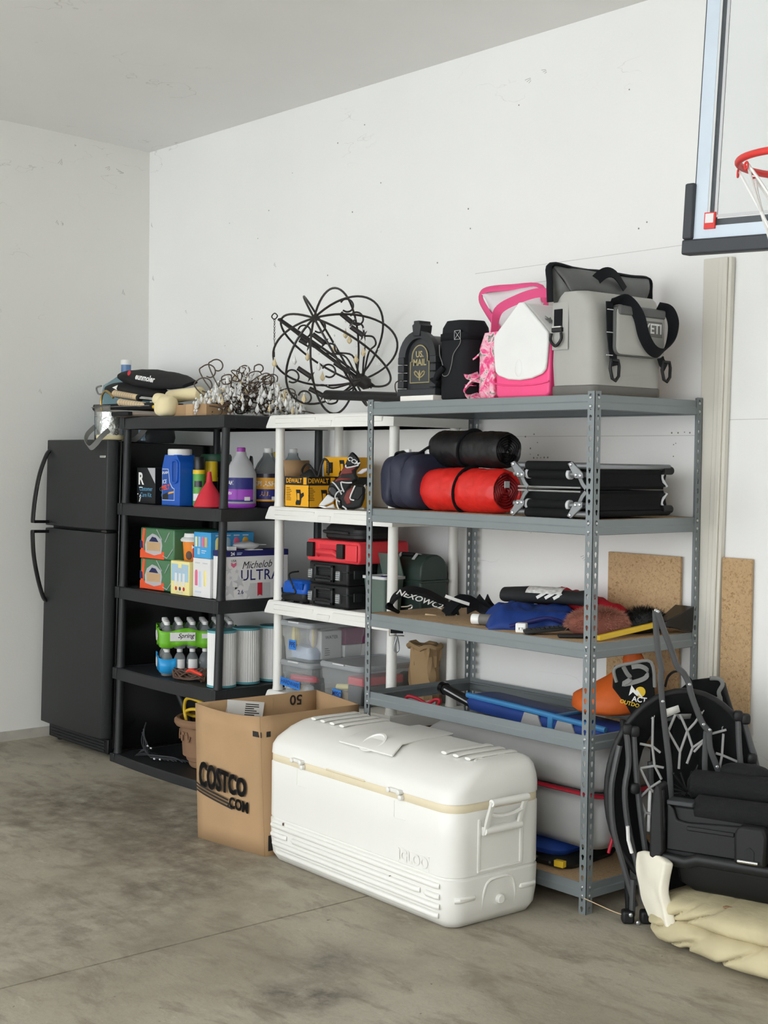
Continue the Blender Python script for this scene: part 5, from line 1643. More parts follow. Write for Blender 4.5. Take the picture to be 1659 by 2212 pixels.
mat('skate_red', '#7c2f28', .45, var=.3, vs=45)
def skate(label, loc, boot, red, cuff, toe, holders, steel, trims, tongue, words):
    """side profile of the boot given as outlines, rounded over its width"""
    t_, q0_ = img_thing('ice_skate', label, 'skate', loc, 738, 1098, 470)
    q = lambda x, y, d_=0.: q0_(600 + x / 4.533, 960 + y / 4.533, d_)
    M_ = face((0, 0, 0), (1, 0, 0), (0, 0, 1))
    pl_ = lambda pts: [(q(x, y).x, max(.001, q(x, y).z)) for x, y in pts]
    part('boot', MB().prism(pl_(boot), -.038, .038, M_), 'tool_black', t_, bev=.017, seg=4)
    for pts in red:
        part('side_panel', MB().prism(pl_(pts), -.0395, .0395, M_), 'skate_red', t_, bev=.006, seg=2)
    if cuff:
        part('cuff_panel', MB().prism(pl_(cuff), -.0402, .0402, M_), 'tool_black', t_, bev=.006, seg=2)
    part('toe_cap', MB().prism(pl_(toe), -.041, .041, M_), 'black_gloss', t_, bev=.018, seg=4)
    for pts in holders:
        part('blade_holder', MB().prism(pl_(pts), -.013, .013, M_), 'cap_white', t_, bev=.005, seg=2)
    part('blade', MB().prism(pl_(steel), -.002, .002, M_), 'chrome', t_)
    for tr in trims:
        part('white_trim', MB().tube(smooth_path([q(x, y, -.041) for x, y in tr], 3), .0034, 6), 'cap_white', t_)
    part('tongue', MB().prism(pl_(tongue), -.022, .022, M_), 'lining', t_, bev=.01, seg=3)
    if words:
        lettering('CCM', .027, face(q(*words, -.0405), (.85, 0, -.5), (.45, 0, .9)), 'cap_white', t_, bold=.025, shear=.15)
    return t_
skate('upright black and red hockey skate standing on its toe beside the sander cartons', (-1.745, -.33, ZW2),
      [(700, 66), (745, 108), (780, 150), (783, 212), (738, 262), (748, 300), (775, 335), (720, 372), (650, 480), (610, 520), (548, 532), (490, 500), (470, 450), (485, 398), (515, 362), (565, 325), (605, 255), (640, 190), (665, 125)],
      [[(638, 200), (655, 226), (766, 206), (712, 258), (720, 290), (615, 300), (580, 310), (605, 258)], [(560, 332), (600, 322), (715, 330), (690, 350), (600, 356), (530, 372)]],
      [(668, 128), (700, 74), (742, 112), (774, 152), (770, 200), (660, 218), (645, 192)],
      [(486, 400), (530, 396), (572, 432), (580, 480), (548, 530), (492, 500), (470, 450)],
      [[(384, 600), (396, 580), (470, 488), (548, 524), (520, 566), (430, 606)], [(432, 628), (530, 578), (545, 632)]],
      [(380, 604), (400, 612), (440, 632), (560, 632), (560, 622), (430, 608)],
      (((644, 200), (656, 228), (766, 204)), ((514, 366), (545, 392), (580, 440), (610, 490)), ((598, 366), (610, 420), (640, 480)), ((600, 366), (650, 374), (705, 372))), [(745, 285), (800, 240), (862, 225), (862, 250), (800, 290)], (715, 165))
skate('black and red hockey skate lying low in front of the grey rack post', (-1.66, -.42, ZW2),
      [(690, 430), (770, 390), (850, 392), (868, 430), (860, 520), (830, 600), (760, 624), (650, 626), (596, 600), (590, 550), (625, 500)],
      [[(655, 520), (690, 444), (765, 398), (752, 470), (722, 516), (742, 566), (690, 580)]],
      [(775, 398), (845, 398), (850, 470), (800, 540), (740, 520), (757, 468)],
      [(592, 556), (625, 505), (650, 540), (655, 610), (600, 602)],
      [[(745, 596), (850, 600), (860, 628), (740, 628)]],
      [(560, 628), (860, 628), (860, 634), (560, 634)],
      (((768, 396), (722, 512), (760, 534)), ((600, 510), (596, 560), (616, 620)), ((650, 590), (690, 620), (670, 630))), [(845, 400), (866, 380), (872, 470), (850, 480)], None)
part('lace_loop', MB().tube(smooth_path([(.01, -.05, .085), (-.01, -.055, .078), (-.02, -.05, .055), (.0, -.05, .035)], 4), .0035, 6), 'star_grey', D.objects['ice_skate.001'])

# ------------------------------------------------------------------ white unit, third tier
ZW3 = .9183
t = thing('tire_inflator', 'blue and black corded tool beside the black tool boxes', 'power tool', (-1.985, -.385, ZW3), 0)
part('base', MB().loft([at(rrect(.18, .1, .02, 3), .008), at(rrect(.19, .11, .02, 3), .02), at(rrect(.185, .105, .02, 3), .042)]), 'tool_black', t)
part('housing', MB().loft([at(rrect(.18, .1, .03, 4), .042), at(rrect(.185, .105, .03, 4), .06), at(rrect(.175, .095, .03, 4), .09), at(rrect(.14, .07, .03, 4), .102)]), 'jug_blue', t)
for x in (-.07, .0, .07):
    part('foot', MB().box(x - .012, x + .012, -.055, .055, 0, .01), 'tool_black', t, bev=.003)
part('carry_strap', MB().tube(smooth_path([(-.09, -.045, .06), (-.06, -.06, .035), (-.02, -.058, .04), (.03, -.056, .05), (-.03, -.05, .125), (-.02, .0, .14)], 5), .004, 6), 'tool_black', t)
mb = MB()
for k in range(7):
    mb.box(.0 + k * .012, .006 + k * .012, -.055, -.04, .062, .09)
part('vent_fins', mb, 'jug_blue', t, kind='stuff')
t, F, S, w, d = carton('battery_box', 'dark upright carton marked 40 behind the blue tool', 'box', -2.06, -1.93, -.27, -.15, ZW3, .20, 'navy_box')
lettering('40V', .04, F @ T2(.02, .09), 'star_grey', t)
patch(.05, .006, F, 'print_white', t, 'print_line', .02, .115)
def tool_case(label, z):
    t = thing('tool_case', label, 'tool box', (-1.725, -.30, z), 0, 'black tool boxes on the white shelves')
    W_, D_, H_ = .28, .265, .1015
    part('shell', MB().box(-W_ / 2, W_ / 2, -D_ / 2, D_ / 2, 0, H_), 'tool_black', t, bev=.01, seg=2)
    part('lid_seam', MB().box(-W_ / 2 - .002, W_ / 2 + .002, -D_ / 2 - .002, D_ / 2 + .002, .058, .066), 'black_plastic', t, bev=.002)
    F, S = front(-D_ / 2), side(W_ / 2)
    mb = MB()
    for (a, b, c, e) in ((-.085, -.07, .012, .088), (.035, .05, .012, .088), (-.085, .05, .012, .026), (-.085, .05, .076, .088)):
        mb.box(a, b, c, e, 0, .016, F)
    part('handle_surround', mb, 'black_plastic', t, bev=.003)
    part('carry_grip', MB().tube([F @ Vector((-.07, .03, .012)), F @ Vector((-.065, .034, .022)), F @ Vector((.03, .034, .022)), F @ Vector((.035, .03, .012))], .007, 8), 'tool_black', t)
    for x in (-.115, .085):
        part('latch', MB().box(x - .014, x + .014, .022, .066, 0, .014, F), 'grey_metal', t, bev=.002)
        mb = MB()
        for k in range(4):
            mb.box(x - .012, x + .012, .027 + k * .009, .031 + k * .009, .012, .0165, F)
        part('latch_ridges', mb, 'zinc', t, kind='stuff')
    part('side_clip', MB().box(-.1, -.05, .03, .07, 0, .008, S), 'black_plastic', t, bev=.003)
    part('lid_plate', MB().box(-W_ / 2 + .02, W_ / 2 - .02, -D_ / 2 + .02, D_ / 2 - .02, H_ - .001, H_ + .0005), 'black_plastic', t)
    return t
tool_case('lower black tool box with metal latches under an identical one', ZW3)
tool_case('upper black tool box with metal latches under the red case', ZW3 + .1022)
t = thing('red_case', 'bright red hard case with black latches on the tool boxes', 'tool case', (-1.68, -.30, ZW3 + .2046))
o_ = [(-.19, .02), (-.18, 0), (.18, 0), (.19, .02), (.19, .078), (.18, .098), (-.18, .098), (-.19, .078)]
part('shell', MB().prism(o_, -.29, 0, front(-.145)), 'case_red', t, bev=.008)
F = front(-.145)
part('handle', MB().tube([F @ Vector(p) for p in ((-.1, .03, .0), (-.085, .045, .016), (.03, .045, .016), (.045, .03, 0))], .013, 8), 'case_red', t)
part('handle_recess', MB().box(-.09, .035, .022, .078, 0, .0015, F), 'funnel_red', t)
part('raised_panel', MB().box(.1, .18, .01, .085, 0, .01, F), 'case_red', t, bev=.006)
for x in (-.145, .07):
    part('latch', MB().box(x - .022, x + .022, .02, .085, 0, .018, F), 'tool_black', t, bev=.003)
t = thing('black_case', 'black rounded case on top of the red case', 'tool case', (-1.665, -.3, ZW3 + .3032))
part('shell', MB().loft([at(rrect(.26, .2, .05, 5), 0), at(rrect(.28, .22, .055, 5), .012), at(rrect(.28, .22, .055, 5), .05), at(rrect(.25, .19, .05, 5), .07)]), 'tool_black', t)
part('handle', MB().tube(smooth_path([(-.12, -.1, .035), (-.1, -.118, .037), (.04, -.12, .035), (.06, -.112, .03)], 4), .008, 8), 'black_plastic', t)
part('zip_band', MB().loft([at(rrect(.284, .224, .056, 5), .026), at(rrect(.284, .224, .056, 5), .034)], False, False), 'black_plastic', t, solid=.003)
t = thing('sage_tote', 'sage green open bin with a pale rim beside the white front post', 'bin', (-1.425, -.358, ZW3))
mb = MB().loft([at(rrect(.12, .1, .012, 3), 0), at(rrect(.142, .12, .014, 3), .15), at(rrect(.136, .114, .012, 3), .15), at(rrect(.116, .096, .01, 3), .004)], True, True)
part('bin', mb, 'sage', t)
part('rim', MB().loft([at(rrect(.154, .132, .016, 3), .148), at(rrect(.154, .132, .016, 3), .16), at(rrect(.138, .116, .012, 3), .16), at(rrect(.138, .116, .012, 3), .148)], loop=True), 'star_grey', t)
part('lid', MB().box(-.07, .07, 0, .006, 0, .1, Matrix.Translation((0, .05, .16)) @ Matrix.Rotation(rad(18), 4, 'X')), 'sage', t, bev=.002)
part('contents', MB().sphere((.01, 0, .14), .045, .035, .02, 12, 8).wob(.008, 40), 'ink_navy', t)
t = thing('tackle_box', 'dark green tackle box with a domed lid and grey handle brackets', 'tackle box', (-1.425, -.195, ZW3))
W_, D_ = .296, .16
part('tub', MB().box(-W_ / 2, W_ / 2, -D_ / 2, D_ / 2, 0, .14), 'green_case', t, bev=.01)
dome = [(-D_ / 2, .138), (D_ / 2, .138)] + [(D_ / 2 * math.cos(math.pi * i / 12) ** 1, .17 + .085 * math.sin(math.pi * i / 12) ** .8) for i in range(13)]
part('lid', MB().prism(dome, -W_ / 2, W_ / 2, face((0, 0, 0), (0, 1, 0), (0, 0, 1))), 'green_case', t, bev=.008)
part('rim', MB().box(-W_ / 2 - .003, W_ / 2 + .003, -D_ / 2 - .003, D_ / 2 + .003, .132, .142), 'green_case', t, bev=.002)
part('handle', MB().tube([(-.01, -.045, .25), (.07, -.045, .25)], .010, 10), 'tool_black', t)
for x in (-.02, .08):
    part('handle_bracket', MB().strap([(x, -.02, .252), (x, -.042, .256), (x, -.066, .232)], .016, .004, (1, 0, 0)), 'star_grey', t)

# ------------------------------------------------------------------ white unit, fourth tier: clear totes
ZW4 = .4923
def tote(label, x0, x1, y0, y1, z, h, words, tx, tz, ts):
    t = thing('storage_tote', label, 'storage bin', ((x0 + x1) / 2, (y0 + y1) / 2, z))
    w, d = x1 - x0, y1 - y0
    mb = MB().loft([at(rrect(w - .045, d - .045, .02, 4), 0), at(rrect(w - .04, d - .04, .024, 4), .006), at(rrect(w - .024, d - .024, .026, 4), h * .55), at(rrect(w - .014, d - .014, .026, 4), h * .6), at(rrect(w - .01, d - .01, .028, 4), h - .02)], True, False)
    part('tub', mb, 'tote_clear', t, solid=.002)
    part('lid', MB().loft([at(rrect(w, d, .03, 4), h - .024), at(rrect(w + .004, d + .004, .032, 4), h - .02), at(rrect(w + .004, d + .004, .032, 4), h - .008), at(rrect(w - .012, d - .012, .028, 4), h), at(rrect(w - .03, d - .03, .024, 4), h), at(rrect(w - .034, d - .034, .024, 4), h - .005)]), 'tote_grey', t)
    part('handle_lip', MB().box(-.04, .04, -d / 2 - .006, -d / 2 + .006, h - .007, h + .001), 'star_grey', t, bev=.002)
    Fm = face((tx, -d / 2 + .0065, tz), (1, 0, 0), (0, .02, 1))
    patch(ts[0], ts[1], Fm @ T2(0, 0, ts[2]), 'tape_blue', t, 'tape_label', t=.001)
    lettering(words, ts[3], Fm @ T2(0, 0, ts[2]) @ Matrix.Translation((0, 0, .001)), 'ink_navy', t, sx=.9)
    return t, w, d
t, w, d = tote('lower clear tote with a blue HARDWARE label', -2.086, -1.842, -.44, -.09, ZW4, .152, 'HARDWARE', -.035, .045, (.15, .036, -4, .028))
t, w, d = tote('upper clear tote with a blue PPE label resting on the hardware tote', -2.086, -1.842, -.44, -.09, ZW4 + .1525, .185, 'PPE', -.02, .075, (.052, .045, 0, .034))
t, w, d = tote('wide clear tote with a blue MISC label beside the paper bag', -1.775, -1.475, -.445, -.06, ZW4, .182, 'MISC', -.02, .042, (.06, .045, -3, .032))
def inside(name, label, cat, mb, material, loc, rz=0., **kw):
    return solo(name, mb, material, label, cat, loc, rz, **kw)
zz = ZW4 + .1525 + .009
mat('mask_yellow', '#ead98a', .8)
for k, (x, y, lab_) in enumerate(((-2.04, -.37, 'bundle of pale yellow masks near the front corner inside the PPE tote'), (-1.955, -.33, 'bag of white and yellow masks in the middle of the PPE tote'))):
    t = thing('mask_bundle', lab_, 'masks', (x, y, zz + .06), -25)
    part('mask_shell', MB().sphere((0, 0, .04), .028 + .02 * k, .02, .055, 14, 10).wob(.006, 30, k), 'mask_yellow' if k == 0 else 'lining', t)
    for j in range(3):
        part('mask_edge', MB().tube(smooth_path([(.02 + .02 * k, -.012, -.012 + j * .004), (.035 + .02 * k + j * .005, -.015, .04), (.025 + .02 * k, -.012, .09)], 5), .0035, 6), 'mask_yellow', t)
inside('mask_packet', 'pale blue packet of masks lying at the front of the PPE tote', 'masks', MB().loft([at(rrect(.17, .07, .02, 4), 0), at(rrect(.18, .08, .03, 4), .03), at(rrect(.14, .05, .02, 4), .055)]).wob(.005, 20), 'label_pale', (-1.975, -.36, zz), -8)
t, F, S, w, d = carton('filter_carton', 'white carton marked WATER inside the PPE tote', 'box', -1.93, -1.885, -.34, -.22, zz, .13, 'soft_white')
lettering('WATER', .022, S @ T2(0, .1), 'can_black', t)
lines(t, S, -.04, .05, .03, 4, .01)
inside('glove_box', 'magenta glove box inside the PPE tote', 'box', MB().box(-.03, .03, -.07, .07, 0, .075), 'magenta_card' if 'magenta_card' in MATS else mat('magenta_card', '#8e2f62', .55), (-1.905, -.135, zz + .06), 0, bev=.003)
inside('foam_block', 'white foam block under the magenta glove box', 'foam', MB().box(-.035, .03, -.075, .075, 0, .058), 'soft_white', (-1.905, -.135, zz), 0, bev=.004)
zh = ZW4 + .008
t = thing('utility_knife', 'red hand tool inside the hardware tote', 'tool', (-1.96, -.38, zh + .045), 20)
part('handle', MB().loft([[(x, y, z) for y, z in ((-.012, 0), (.012, 0), (.014, .02), (-.01, .03))] for x in (-.07, -.03, .03, .075)]).wob(.004, 20), 'funnel_red', t, bev=.003)
part('grip_line', MB().tube([(-.05, -.014, .018), (.06, -.014, .02)], .003, 6), 'pink_print', t)
rng = random.Random(8)
for k in range(7):
    c_ = rng.choice(('kraft', 'star_grey', 'cable_grey', 'tool_black', 'soft_white', 'grip_tan'))
    inside('hardware_packet', 'small loose packet at the bottom of the hardware tote', 'hardware', MB().box(-.028, .028, -.016, .016, 0, .03).wob(.006, 30, k), c_, (-2.07 + .024 * (k % 4) * 2, -.38 + .075 * (k // 4), zh), rng.uniform(-30, 30), group='loose packets in the hardware tote', bev=.002)
inside('red_sorter', 'red divided sorter tray inside the MISC tote', 'tray', MB().box(-.05, .05, -.12, .12, 0, .035), 'funnel_red', (-1.54, -.30, zh + .085), 0, bev=.003)
inside('sorter_stand', 'dark case under the red sorter tray inside the MISC tote', 'case', MB().box(-.05, .05, -.12, .12, 0, .084), 'cable_grey', (-1.54, -.30, zh), 0, bev=.004)
inside('yellow_tube', 'yellow marker tube inside the MISC tote', 'tube', MB().tube([(-.05, 0, 0), (-.045, 0, 0), (.045, 0, .008), (.05, 0, .008)], [.009, .013, .013, .008], 12), 'pale_yellow', (-1.63, -.405, zh + .062), 5)
inside('tape_roll', 'dark roll of tape standing at the back of the MISC tote', 'tape', MB().lathe([(.025, -.02), (.06, -.02), (.06, .02), (.025, .02)], 24, face((0, 0, .062), (0, 1, 0), (0, 0, 1))), 'tool_black', (-1.535, -.12, zh), 0)
for k in range(8):
    c_ = rng.choice(('kraft', 'paper_bag', 'cable_grey', 'tool_black', 'soft_white', 'grip_tan'))
    inside('misc_packet', 'small loose packet at the bottom of the MISC tote', 'hardware', MB().box(-.03, .03, -.02, .02, 0, .045).wob(.008, 25, k + 20), c_, (-1.73 + .055 * (k % 3), -.395 + .1 * (k // 3), zh), rng.uniform(-30, 30), group='loose packets in the MISC tote', bev=.002)
t = thing('paper_bag', 'crumpled brown paper bag rolled down at the top on the white shelves', 'paper bag', (-1.408, -.125, ZW4), 8)
rings = []
n = 26
for k in range(12):
    z = .27 * k / 11
    s = 1 - .12 * math.sin(math.pi * k / 11)
    rings.append([((.075 * s) * math.copysign(abs(math.cos(2 * math.pi * j / n)) ** .6, math.cos(2 * math.pi * j / n)) + .006 * math.sin(j * 2.1 + k), (.05 * s) * math.copysign(abs(math.sin(2 * math.pi * j / n)) ** .6, math.sin(2 * math.pi * j / n)) + .005 * math.cos(j * 1.9 + k * .4), z) for j in range(n)])
part('bag', MB().loft(rings).wob(.012, 22, 3, (1, 1, .35)).floor_at(.0005), 'paper_bag', t, ang=25)
part('rolled_rim', MB().tube([(.08 * math.cos(2 * math.pi * j / 18), .054 * math.sin(2 * math.pi * j / 18), .262 + .008 * math.sin(j * 1.7)) for j in range(18)], .012, 8, closed=True).wob(.006, 40, 2), 'paper_bag', t)
t, F, S, w, d = carton('moving_carton', 'brown carton on the lowest white shelf behind the steel rack post', 'box', -1.66, -1.345, -.40, -.1, .0455, .37, 'cardboard')

# ------------------------------------------------------------------ steel rack, second shelf
ZK2 = 1.3822
mat('navy_nylon2', '#2a2d40', .55, var=.1, vs=15, bump=.25, bs=18)
t = thing('folded_sleeping_pad', 'pair of navy folded camp pads with a carry strap beside the red roll', 'camp pad', (-1.065, -.47, ZK2))
for k, (x, rx, hh, yo) in enumerate(((-.088, .05, .112, .0), (-.005, .052, .118, -.012), (.078, .05, .114, -.02))):
    mb = MB().sphere((x, .03 + yo, hh), rx, .165, hh, 40, 30, .55, .5)
    for p in mb.v:
        cr = abs(noise.noise(Vector((p.x * 16 + k * 5, p.y * 5, p.z * 9))))
        p.y += .03 * noise.noise(Vector((p.x * 9 + k * 3, p.y * 2, p.z * 6))) + .05 * max(0, .14 - cr)
        p.x += .008 * noise.noise(Vector((p.x * 9, p.y * 9 + k, p.z * 11)))
    part('folded_pad', mb.floor_at(.0005), 'navy_nylon2', t, ang=80)
mb = MB().strap(smooth_path([(-.09, -.06, .21), (-.05, -.08, .235), (.0, -.07, .225), (.05, -.05, .235), (.09, -.02, .262), (.13, .0, .262), (.12, .03, .225)], 5), .03, .005, (.1, 1, .2))
part('carry_strap', mb, 'webbing', t)
for (x, y) in ((-.02, -.06), (.07, -.03), (.1, .0)):
    part('buckle', MB().box(x - .014, x + .014, y - .008, y + .008, .226, .246), 'cap_white', t, bev=.003)
def roll(name, label, x0, x1, y, z, r, material, strap, seed, lining, rz=0.):  # lining: coil colour, darkened to stand for shade between the folds
    L = x1 - x0
    t = thing(name, label, 'sleeping bag', ((x0 + x1) / 2, y, z), rz)
    n, m = 60, 60
    rings = []
    for k in range(m + 1):
        u = k / m
        e = (1 - (2 * u - 1) ** 12 * .12)
        x = -L / 2 + L * u
        ring = []
        for j in range(n):
            a = 2 * math.pi * j / n
            rr = r * e * (1 + .05 * noise.noise(Vector((u * 4 + seed, math.cos(a) * 1.6, math.sin(a) * 1.6))) + .05 * (abs(noise.noise(Vector((u * 9 + seed + a * .5, math.cos(a) * 2.2, math.sin(a) * 2.2)))) - .2) + .02 * noise.noise(Vector((u * 26 + seed, math.cos(a) * 6, math.sin(a) * 6))))
            if strap and abs(u - strap) < .04:
                rr *= .97
            ring.append((x, rr * math.cos(a), max(.0005, r + rr * math.sin(a))))
        rings.append(ring)
    last = rings[-1]
    rings.append([(x - .002, y_ * .9, r + (z_ - r) * .9) for x, y_, z_ in last])
    rings.append([(x - .02, y_ * .86, r + (z_ - r) * .86) for x, y_, z_ in last])
    part('roll', MB().loft(rings), material, t, ang=70)
    sp = []
    mb = MB()
    for k in range(90):
        a = k * .42
        rr = r * (.82 - .76 * k / 90)
        sp.append((L / 2 - .012 + .006 * math.sin(k * 1.7), rr * math.cos(a), r + rr * math.sin(a)))
    part('coiled_end', mb.tube(sp, .0062, 6, flat=(1.3, .8)).wob(.004, 25, seed), lining, t)
    if strap:
        x = -L / 2 + L * strap
        ring = [(x + .012 * math.sin(a), (r * .995 + .002) * math.cos(a), r + max(-r + .001, (r * .995 + .002) * math.sin(a))) for a in [2 * math.pi * j / 36 for j in range(36)]]
        part('elastic_strap', MB().tube(ring, .009, 8, closed=True, flat=(.35, 1)), 'webbing', t)
    return t
mat('red_fold_shade', '#8e1519', .5, var=.2, vs=20)  # shade inside the rolled folds, put into a darker red
mat('red_nylon2', '#d3241e', .42, var=.12, vs=14, bump=.35, bs=14)
mat('black_nylon2', '#121214', .5, var=.15, vs=14, bump=.4, bs=14)
t = roll('sleeping_bag_roll', 'red rolled sleeping bag with a black elastic strap on the steel rack', -.945, -.53, -.515, ZK2, .086, 'red_nylon2', .5, 2, 'red_fold_shade')
part('care_tag', MB().box(.207, .211, -.02, .005, .1, .125, Matrix.Translation((.003, 0, 0))), 'star_grey', t)
part('white_tab', MB().box(-.226, -.214, -.06, -.045, .06, .1), 'cap_white', t, bev=.002)
t = roll('sleeping_bag_roll', 'black rolled sleeping bag lying on top of the red roll', -.99, -.57, -.455, ZK2 + .1735, .073, 'black_nylon2', .48, 7, 'deep_black')
t.rotation_euler = (0, rad(1), rad(-4))
# folded cots
def cot(label, z, flip):
    t = thing('folding_cot', label, 'folding cot', (-.205, -.365, z), 0, 'folded camp cots on the steel rack')
    X0, X1, Y0, Y1 = -.185, .16, -.245, .2
    zz_ = (lambda v: .1 - v) if flip else (lambda v: v)
    part('fabric_bundle', MB().loft([[(x, y, zz_(z_)) for y, z_ in ((Y0 + .03, .012), (Y0 + .02, .05), (Y0 + .03, .099), (Y1 - .03, .099), (Y1 - .01, .05), (Y1 - .03, .012))] for x in (X0 + .01, X0 + .06, .1, X1 - .0)]).wob(.005, 16, z * 10), 'chair_black', t, ang=60)
    for (y, zr) in ((Y0, .016), (Y0 + .012, .046)):
        part('rail', MB().tube([(X0 - .02, y, zz_(zr)), (X1, y, zz_(zr))], .0115, 12), 'grey_metal', t)
        part('rail_sleeve', MB().tube([(X0 + .055, y, zz_(zr)), (.08 if zr < .03 else .06, y, zz_(zr))], .0165, 12), 'chair_black', t)
    for x in (X0 + .05, .065):
        part('end_collar', MB().tube([(x - .006, Y0 + .012, zz_(.046)), (x + .006, Y0 + .012, zz_(.046))], .0185, 14), 'star_grey', t)
    for x in (X0 + .015, .11):
        part('hinge_plate', MB().prism([(x - .035, zz_(.008)), (x - .015, zz_(.0)), (x + .035, zz_(.04)), (x + .035, zz_(.06)), (x - .0, zz_(.06))], -.004, .004, front(Y0 - .012)), 'grey_metal', t, bev=.002)
        mb = MB()
        for (dx, dz) in ((-.02, .012), (.005, .048), (.025, .05)):
            mb.lathe([(.0065, 0), (.0065, .003), (.003, .005)], 10, front(Y0 - .016, x + dx, zz_(dz)))
        part('rivets', mb, 'zinc', t, kind='stuff')
        part('leg_strut', MB().strap([(x + .01, Y0 + .0, zz_(.055)), (x + .02, Y0 + .004, zz_(.078)), (x + .035, Y0 + .006, zz_(.095))], .016, .004, (1, 0, .3)), 'grey_metal', t)
    part('side_rail', MB().tube([(X1, Y0, zz_(.018)), (X1 + .006, Y0 + .02, zz_(.018)), (X1 + .006, Y1 - .01, zz_(.018)), (X1 - .01, Y1 + .015, zz_(.018))], .011, 10), 'grey_metal' if flip else 'chair_black', t)
    part('side_cloth', MB().grid(10, 4, lambda u, v: (X1 + .012 - .02 * math.sin(math.pi * v), Y0 + .01 + (Y1 - Y0 - .04) * u, zz_(.03 + .058 * v))), 'chair_black', t, solid=.004)
    part('cloth_edge', MB().tube(smooth_path([(X1 + .01, Y1 - .03, zz_(.028)), (X1 - .002, Y1 - .035, zz_(.055)), (X1 + .01, Y1 - .02, zz_(.09))], 5), .006, 8), 'star_grey', t)
    part('end_knob', MB().tube([(X1 + .005, Y1 - .045, zz_(.03)), (X1 + .005, Y1 + .01, zz_(.03))], .015, 12), 'tool_black', t)
    part('thin_rod', MB().tube([(X0 - .02, Y0 + .03, zz_(.094)), (.1, Y0 + .03, zz_(.094))], .004, 8), 'zinc', t)
    return t
cot('lower folded black camp cot with grey hinge plates on the rack', ZK2 + .001, False)
cot('upper folded black camp cot resting upside down on the lower one', ZK2 + .103, True)

# ------------------------------------------------------------------ steel rack, third shelf
ZK3 = .9503
t, q = img_thing('neoprene_strap', 'black padded strap with slanted white lettering beside the white shelf post', 'strap', (-1.06, -.475, ZK3), 900, 1340, 535)
P_ = smooth_path([q(842, 1332, -.02), q(836, 1322, 0), q(845, 1303, .0), q(870, 1289, 0), q(905, 1291, 0), q(945, 1309, 0), q(985, 1338, .02)], 6)
part('pad', MB().strap(P_, .075, .012, (0, 1, .25)).wob(.002, 20), 'chair_black', t, bev=.004)
lettering('NEXOWC2', .041, face(q(897, 1306, -.042), (.93, 0, -.3), (.2, .75, .75)), 'cap_white', t, bold=.02, shear=.35, sx=.95, lift=.003)
part('swivel_hook', MB().tube(smooth_path([q(858, 1322, -.05), q(872, 1321, -.05), q(880, 1318, -.05), q(882, 1324, -.05), q(874, 1327, -.05)], 4), .0035, 8), 'chrome', t)
part('zip_pull', MB().tube([q(911, 1338, -.045), q(935, 1341, -.045)], .004, 8), 'grip_tan', t)
part('ladder_buckle', MB().box(q(953, 0).x, q(975, 0).x, -.06, -.04, .002, .03), 'tool_black', t, bev=.003)
mb = MB()
for x in (953, 978):
    mb.tube([q(x, 1336, -.062), q(x + 2, 1344, -.062)], .003, 6)
part('buckle_bars', mb, 'chrome', t, kind='stuff')
t, q = img_thing('webbing_harness', 'tangle of black webbing straps with grey buckles beside the padded strap', 'harness', (-.80, -.42, ZK3), 1010, 1345, 500)
rng = random.Random(4)
for k in range(9):
    pts = [q(955 + 12 * k + rng.uniform(-6, 6), 1335 - rng.uniform(0, 34), -.05 + .03 * k), q(985 + 9 * k, 1308 - rng.uniform(0, 12) + 4 * k, .0 + .01 * k), q(1020 + 7 * k, 1322 + 3 * k, .01), q(1050 + 4 * k, 1338, -.04 + .02 * k)]
    pts = [Vector((p.x, p.y, max(.006, p.z))) for p in pts]
    part('strap', MB().strap(smooth_path(pts, 5), .036, .004, (.1, .6, .8)), 'webbing', t)
part('buckle', MB().box(q(1022, 0).x, q(1046, 0).x, -.075, -.055, .003, .032), 'tool_black', t, bev=.004)
part('white_stripe', MB().strap(smooth_path([q(952, 1298, -.03), q(975, 1306, -.035), q(1000, 1314, -.03)], 4), .012, .005, (.1, .6, .8)), 'cap_white', t)
mat('royal2', '#173a84', .6, var=.15, vs=9, bump=.25, bs=12)
t, q = img_thing('blue_jacket', 'crumpled royal blue jacket lying on the third rack shelf', 'jacket', (-.5, -.37, ZK3), 1125, 1350, 570)
def cloth(mbx, x0, x1, y0, y1, hfun, seed, nx=34, ny=22):
    def fn(u, v):
        e = min(1, 7 * min(u, 1 - u)) * min(1, 7 * min(v, 1 - v))
        z = hfun(u, v) * e ** .6 + .018 * e * noise.noise(Vector((u * 5 + seed, v * 5, 0))) + .008 * e * noise.noise(Vector((u * 13 + seed, v * 11, 3)))
        return (x0 + (x1 - x0) * u + .012 * noise.noise(Vector((v * 6, seed, 1))), y0 + (y1 - y0) * v + .015 * noise.noise(Vector((u * 6, seed, 2))), max(.001, z))
    return mbx.grid(nx, ny, fn)
part('shell', cloth(MB(), -.2, .17, -.15, .17, lambda u, v: .035 + .035 * math.sin(math.pi * v) + .015 * (1 - u), 3), 'royal2', t, solid=.004, ang=70)
part('dark_hem', MB().tube(smooth_path([(-.12, -.145, .012), (-.05, -.15, .03), (.02, -.155, .045), (.08, -.15, .03), (.14, -.14, .015)], 5), .008, 8), 'ink_navy', t)
mat('shirt_black', '#242527', .85, var=.08, bump=.2, bs=30)
mat('shirt_print', '#dcdcd8', .8, var=.35, vs=60)
t = thing('black_shirt', 'rolled black shirt with a cracked white print on top of the blue jacket', 'shirt', (-.53, -.27, ZK3 + .072), 20)
rings = []
for k in range(15):
    u = k / 14
    rings.append([(-.19 + .36 * u, (.055 + .012 * math.sin(u * 9)) * math.cos(a), .032 + (.03 + .004 * math.sin(u * 7)) * math.sin(a)) for a in [2 * math.pi * j / 18 for j in range(18)]])
part('roll', MB().loft(rings).wob(.005, 18, 4), 'shirt_black', t, ang=70)
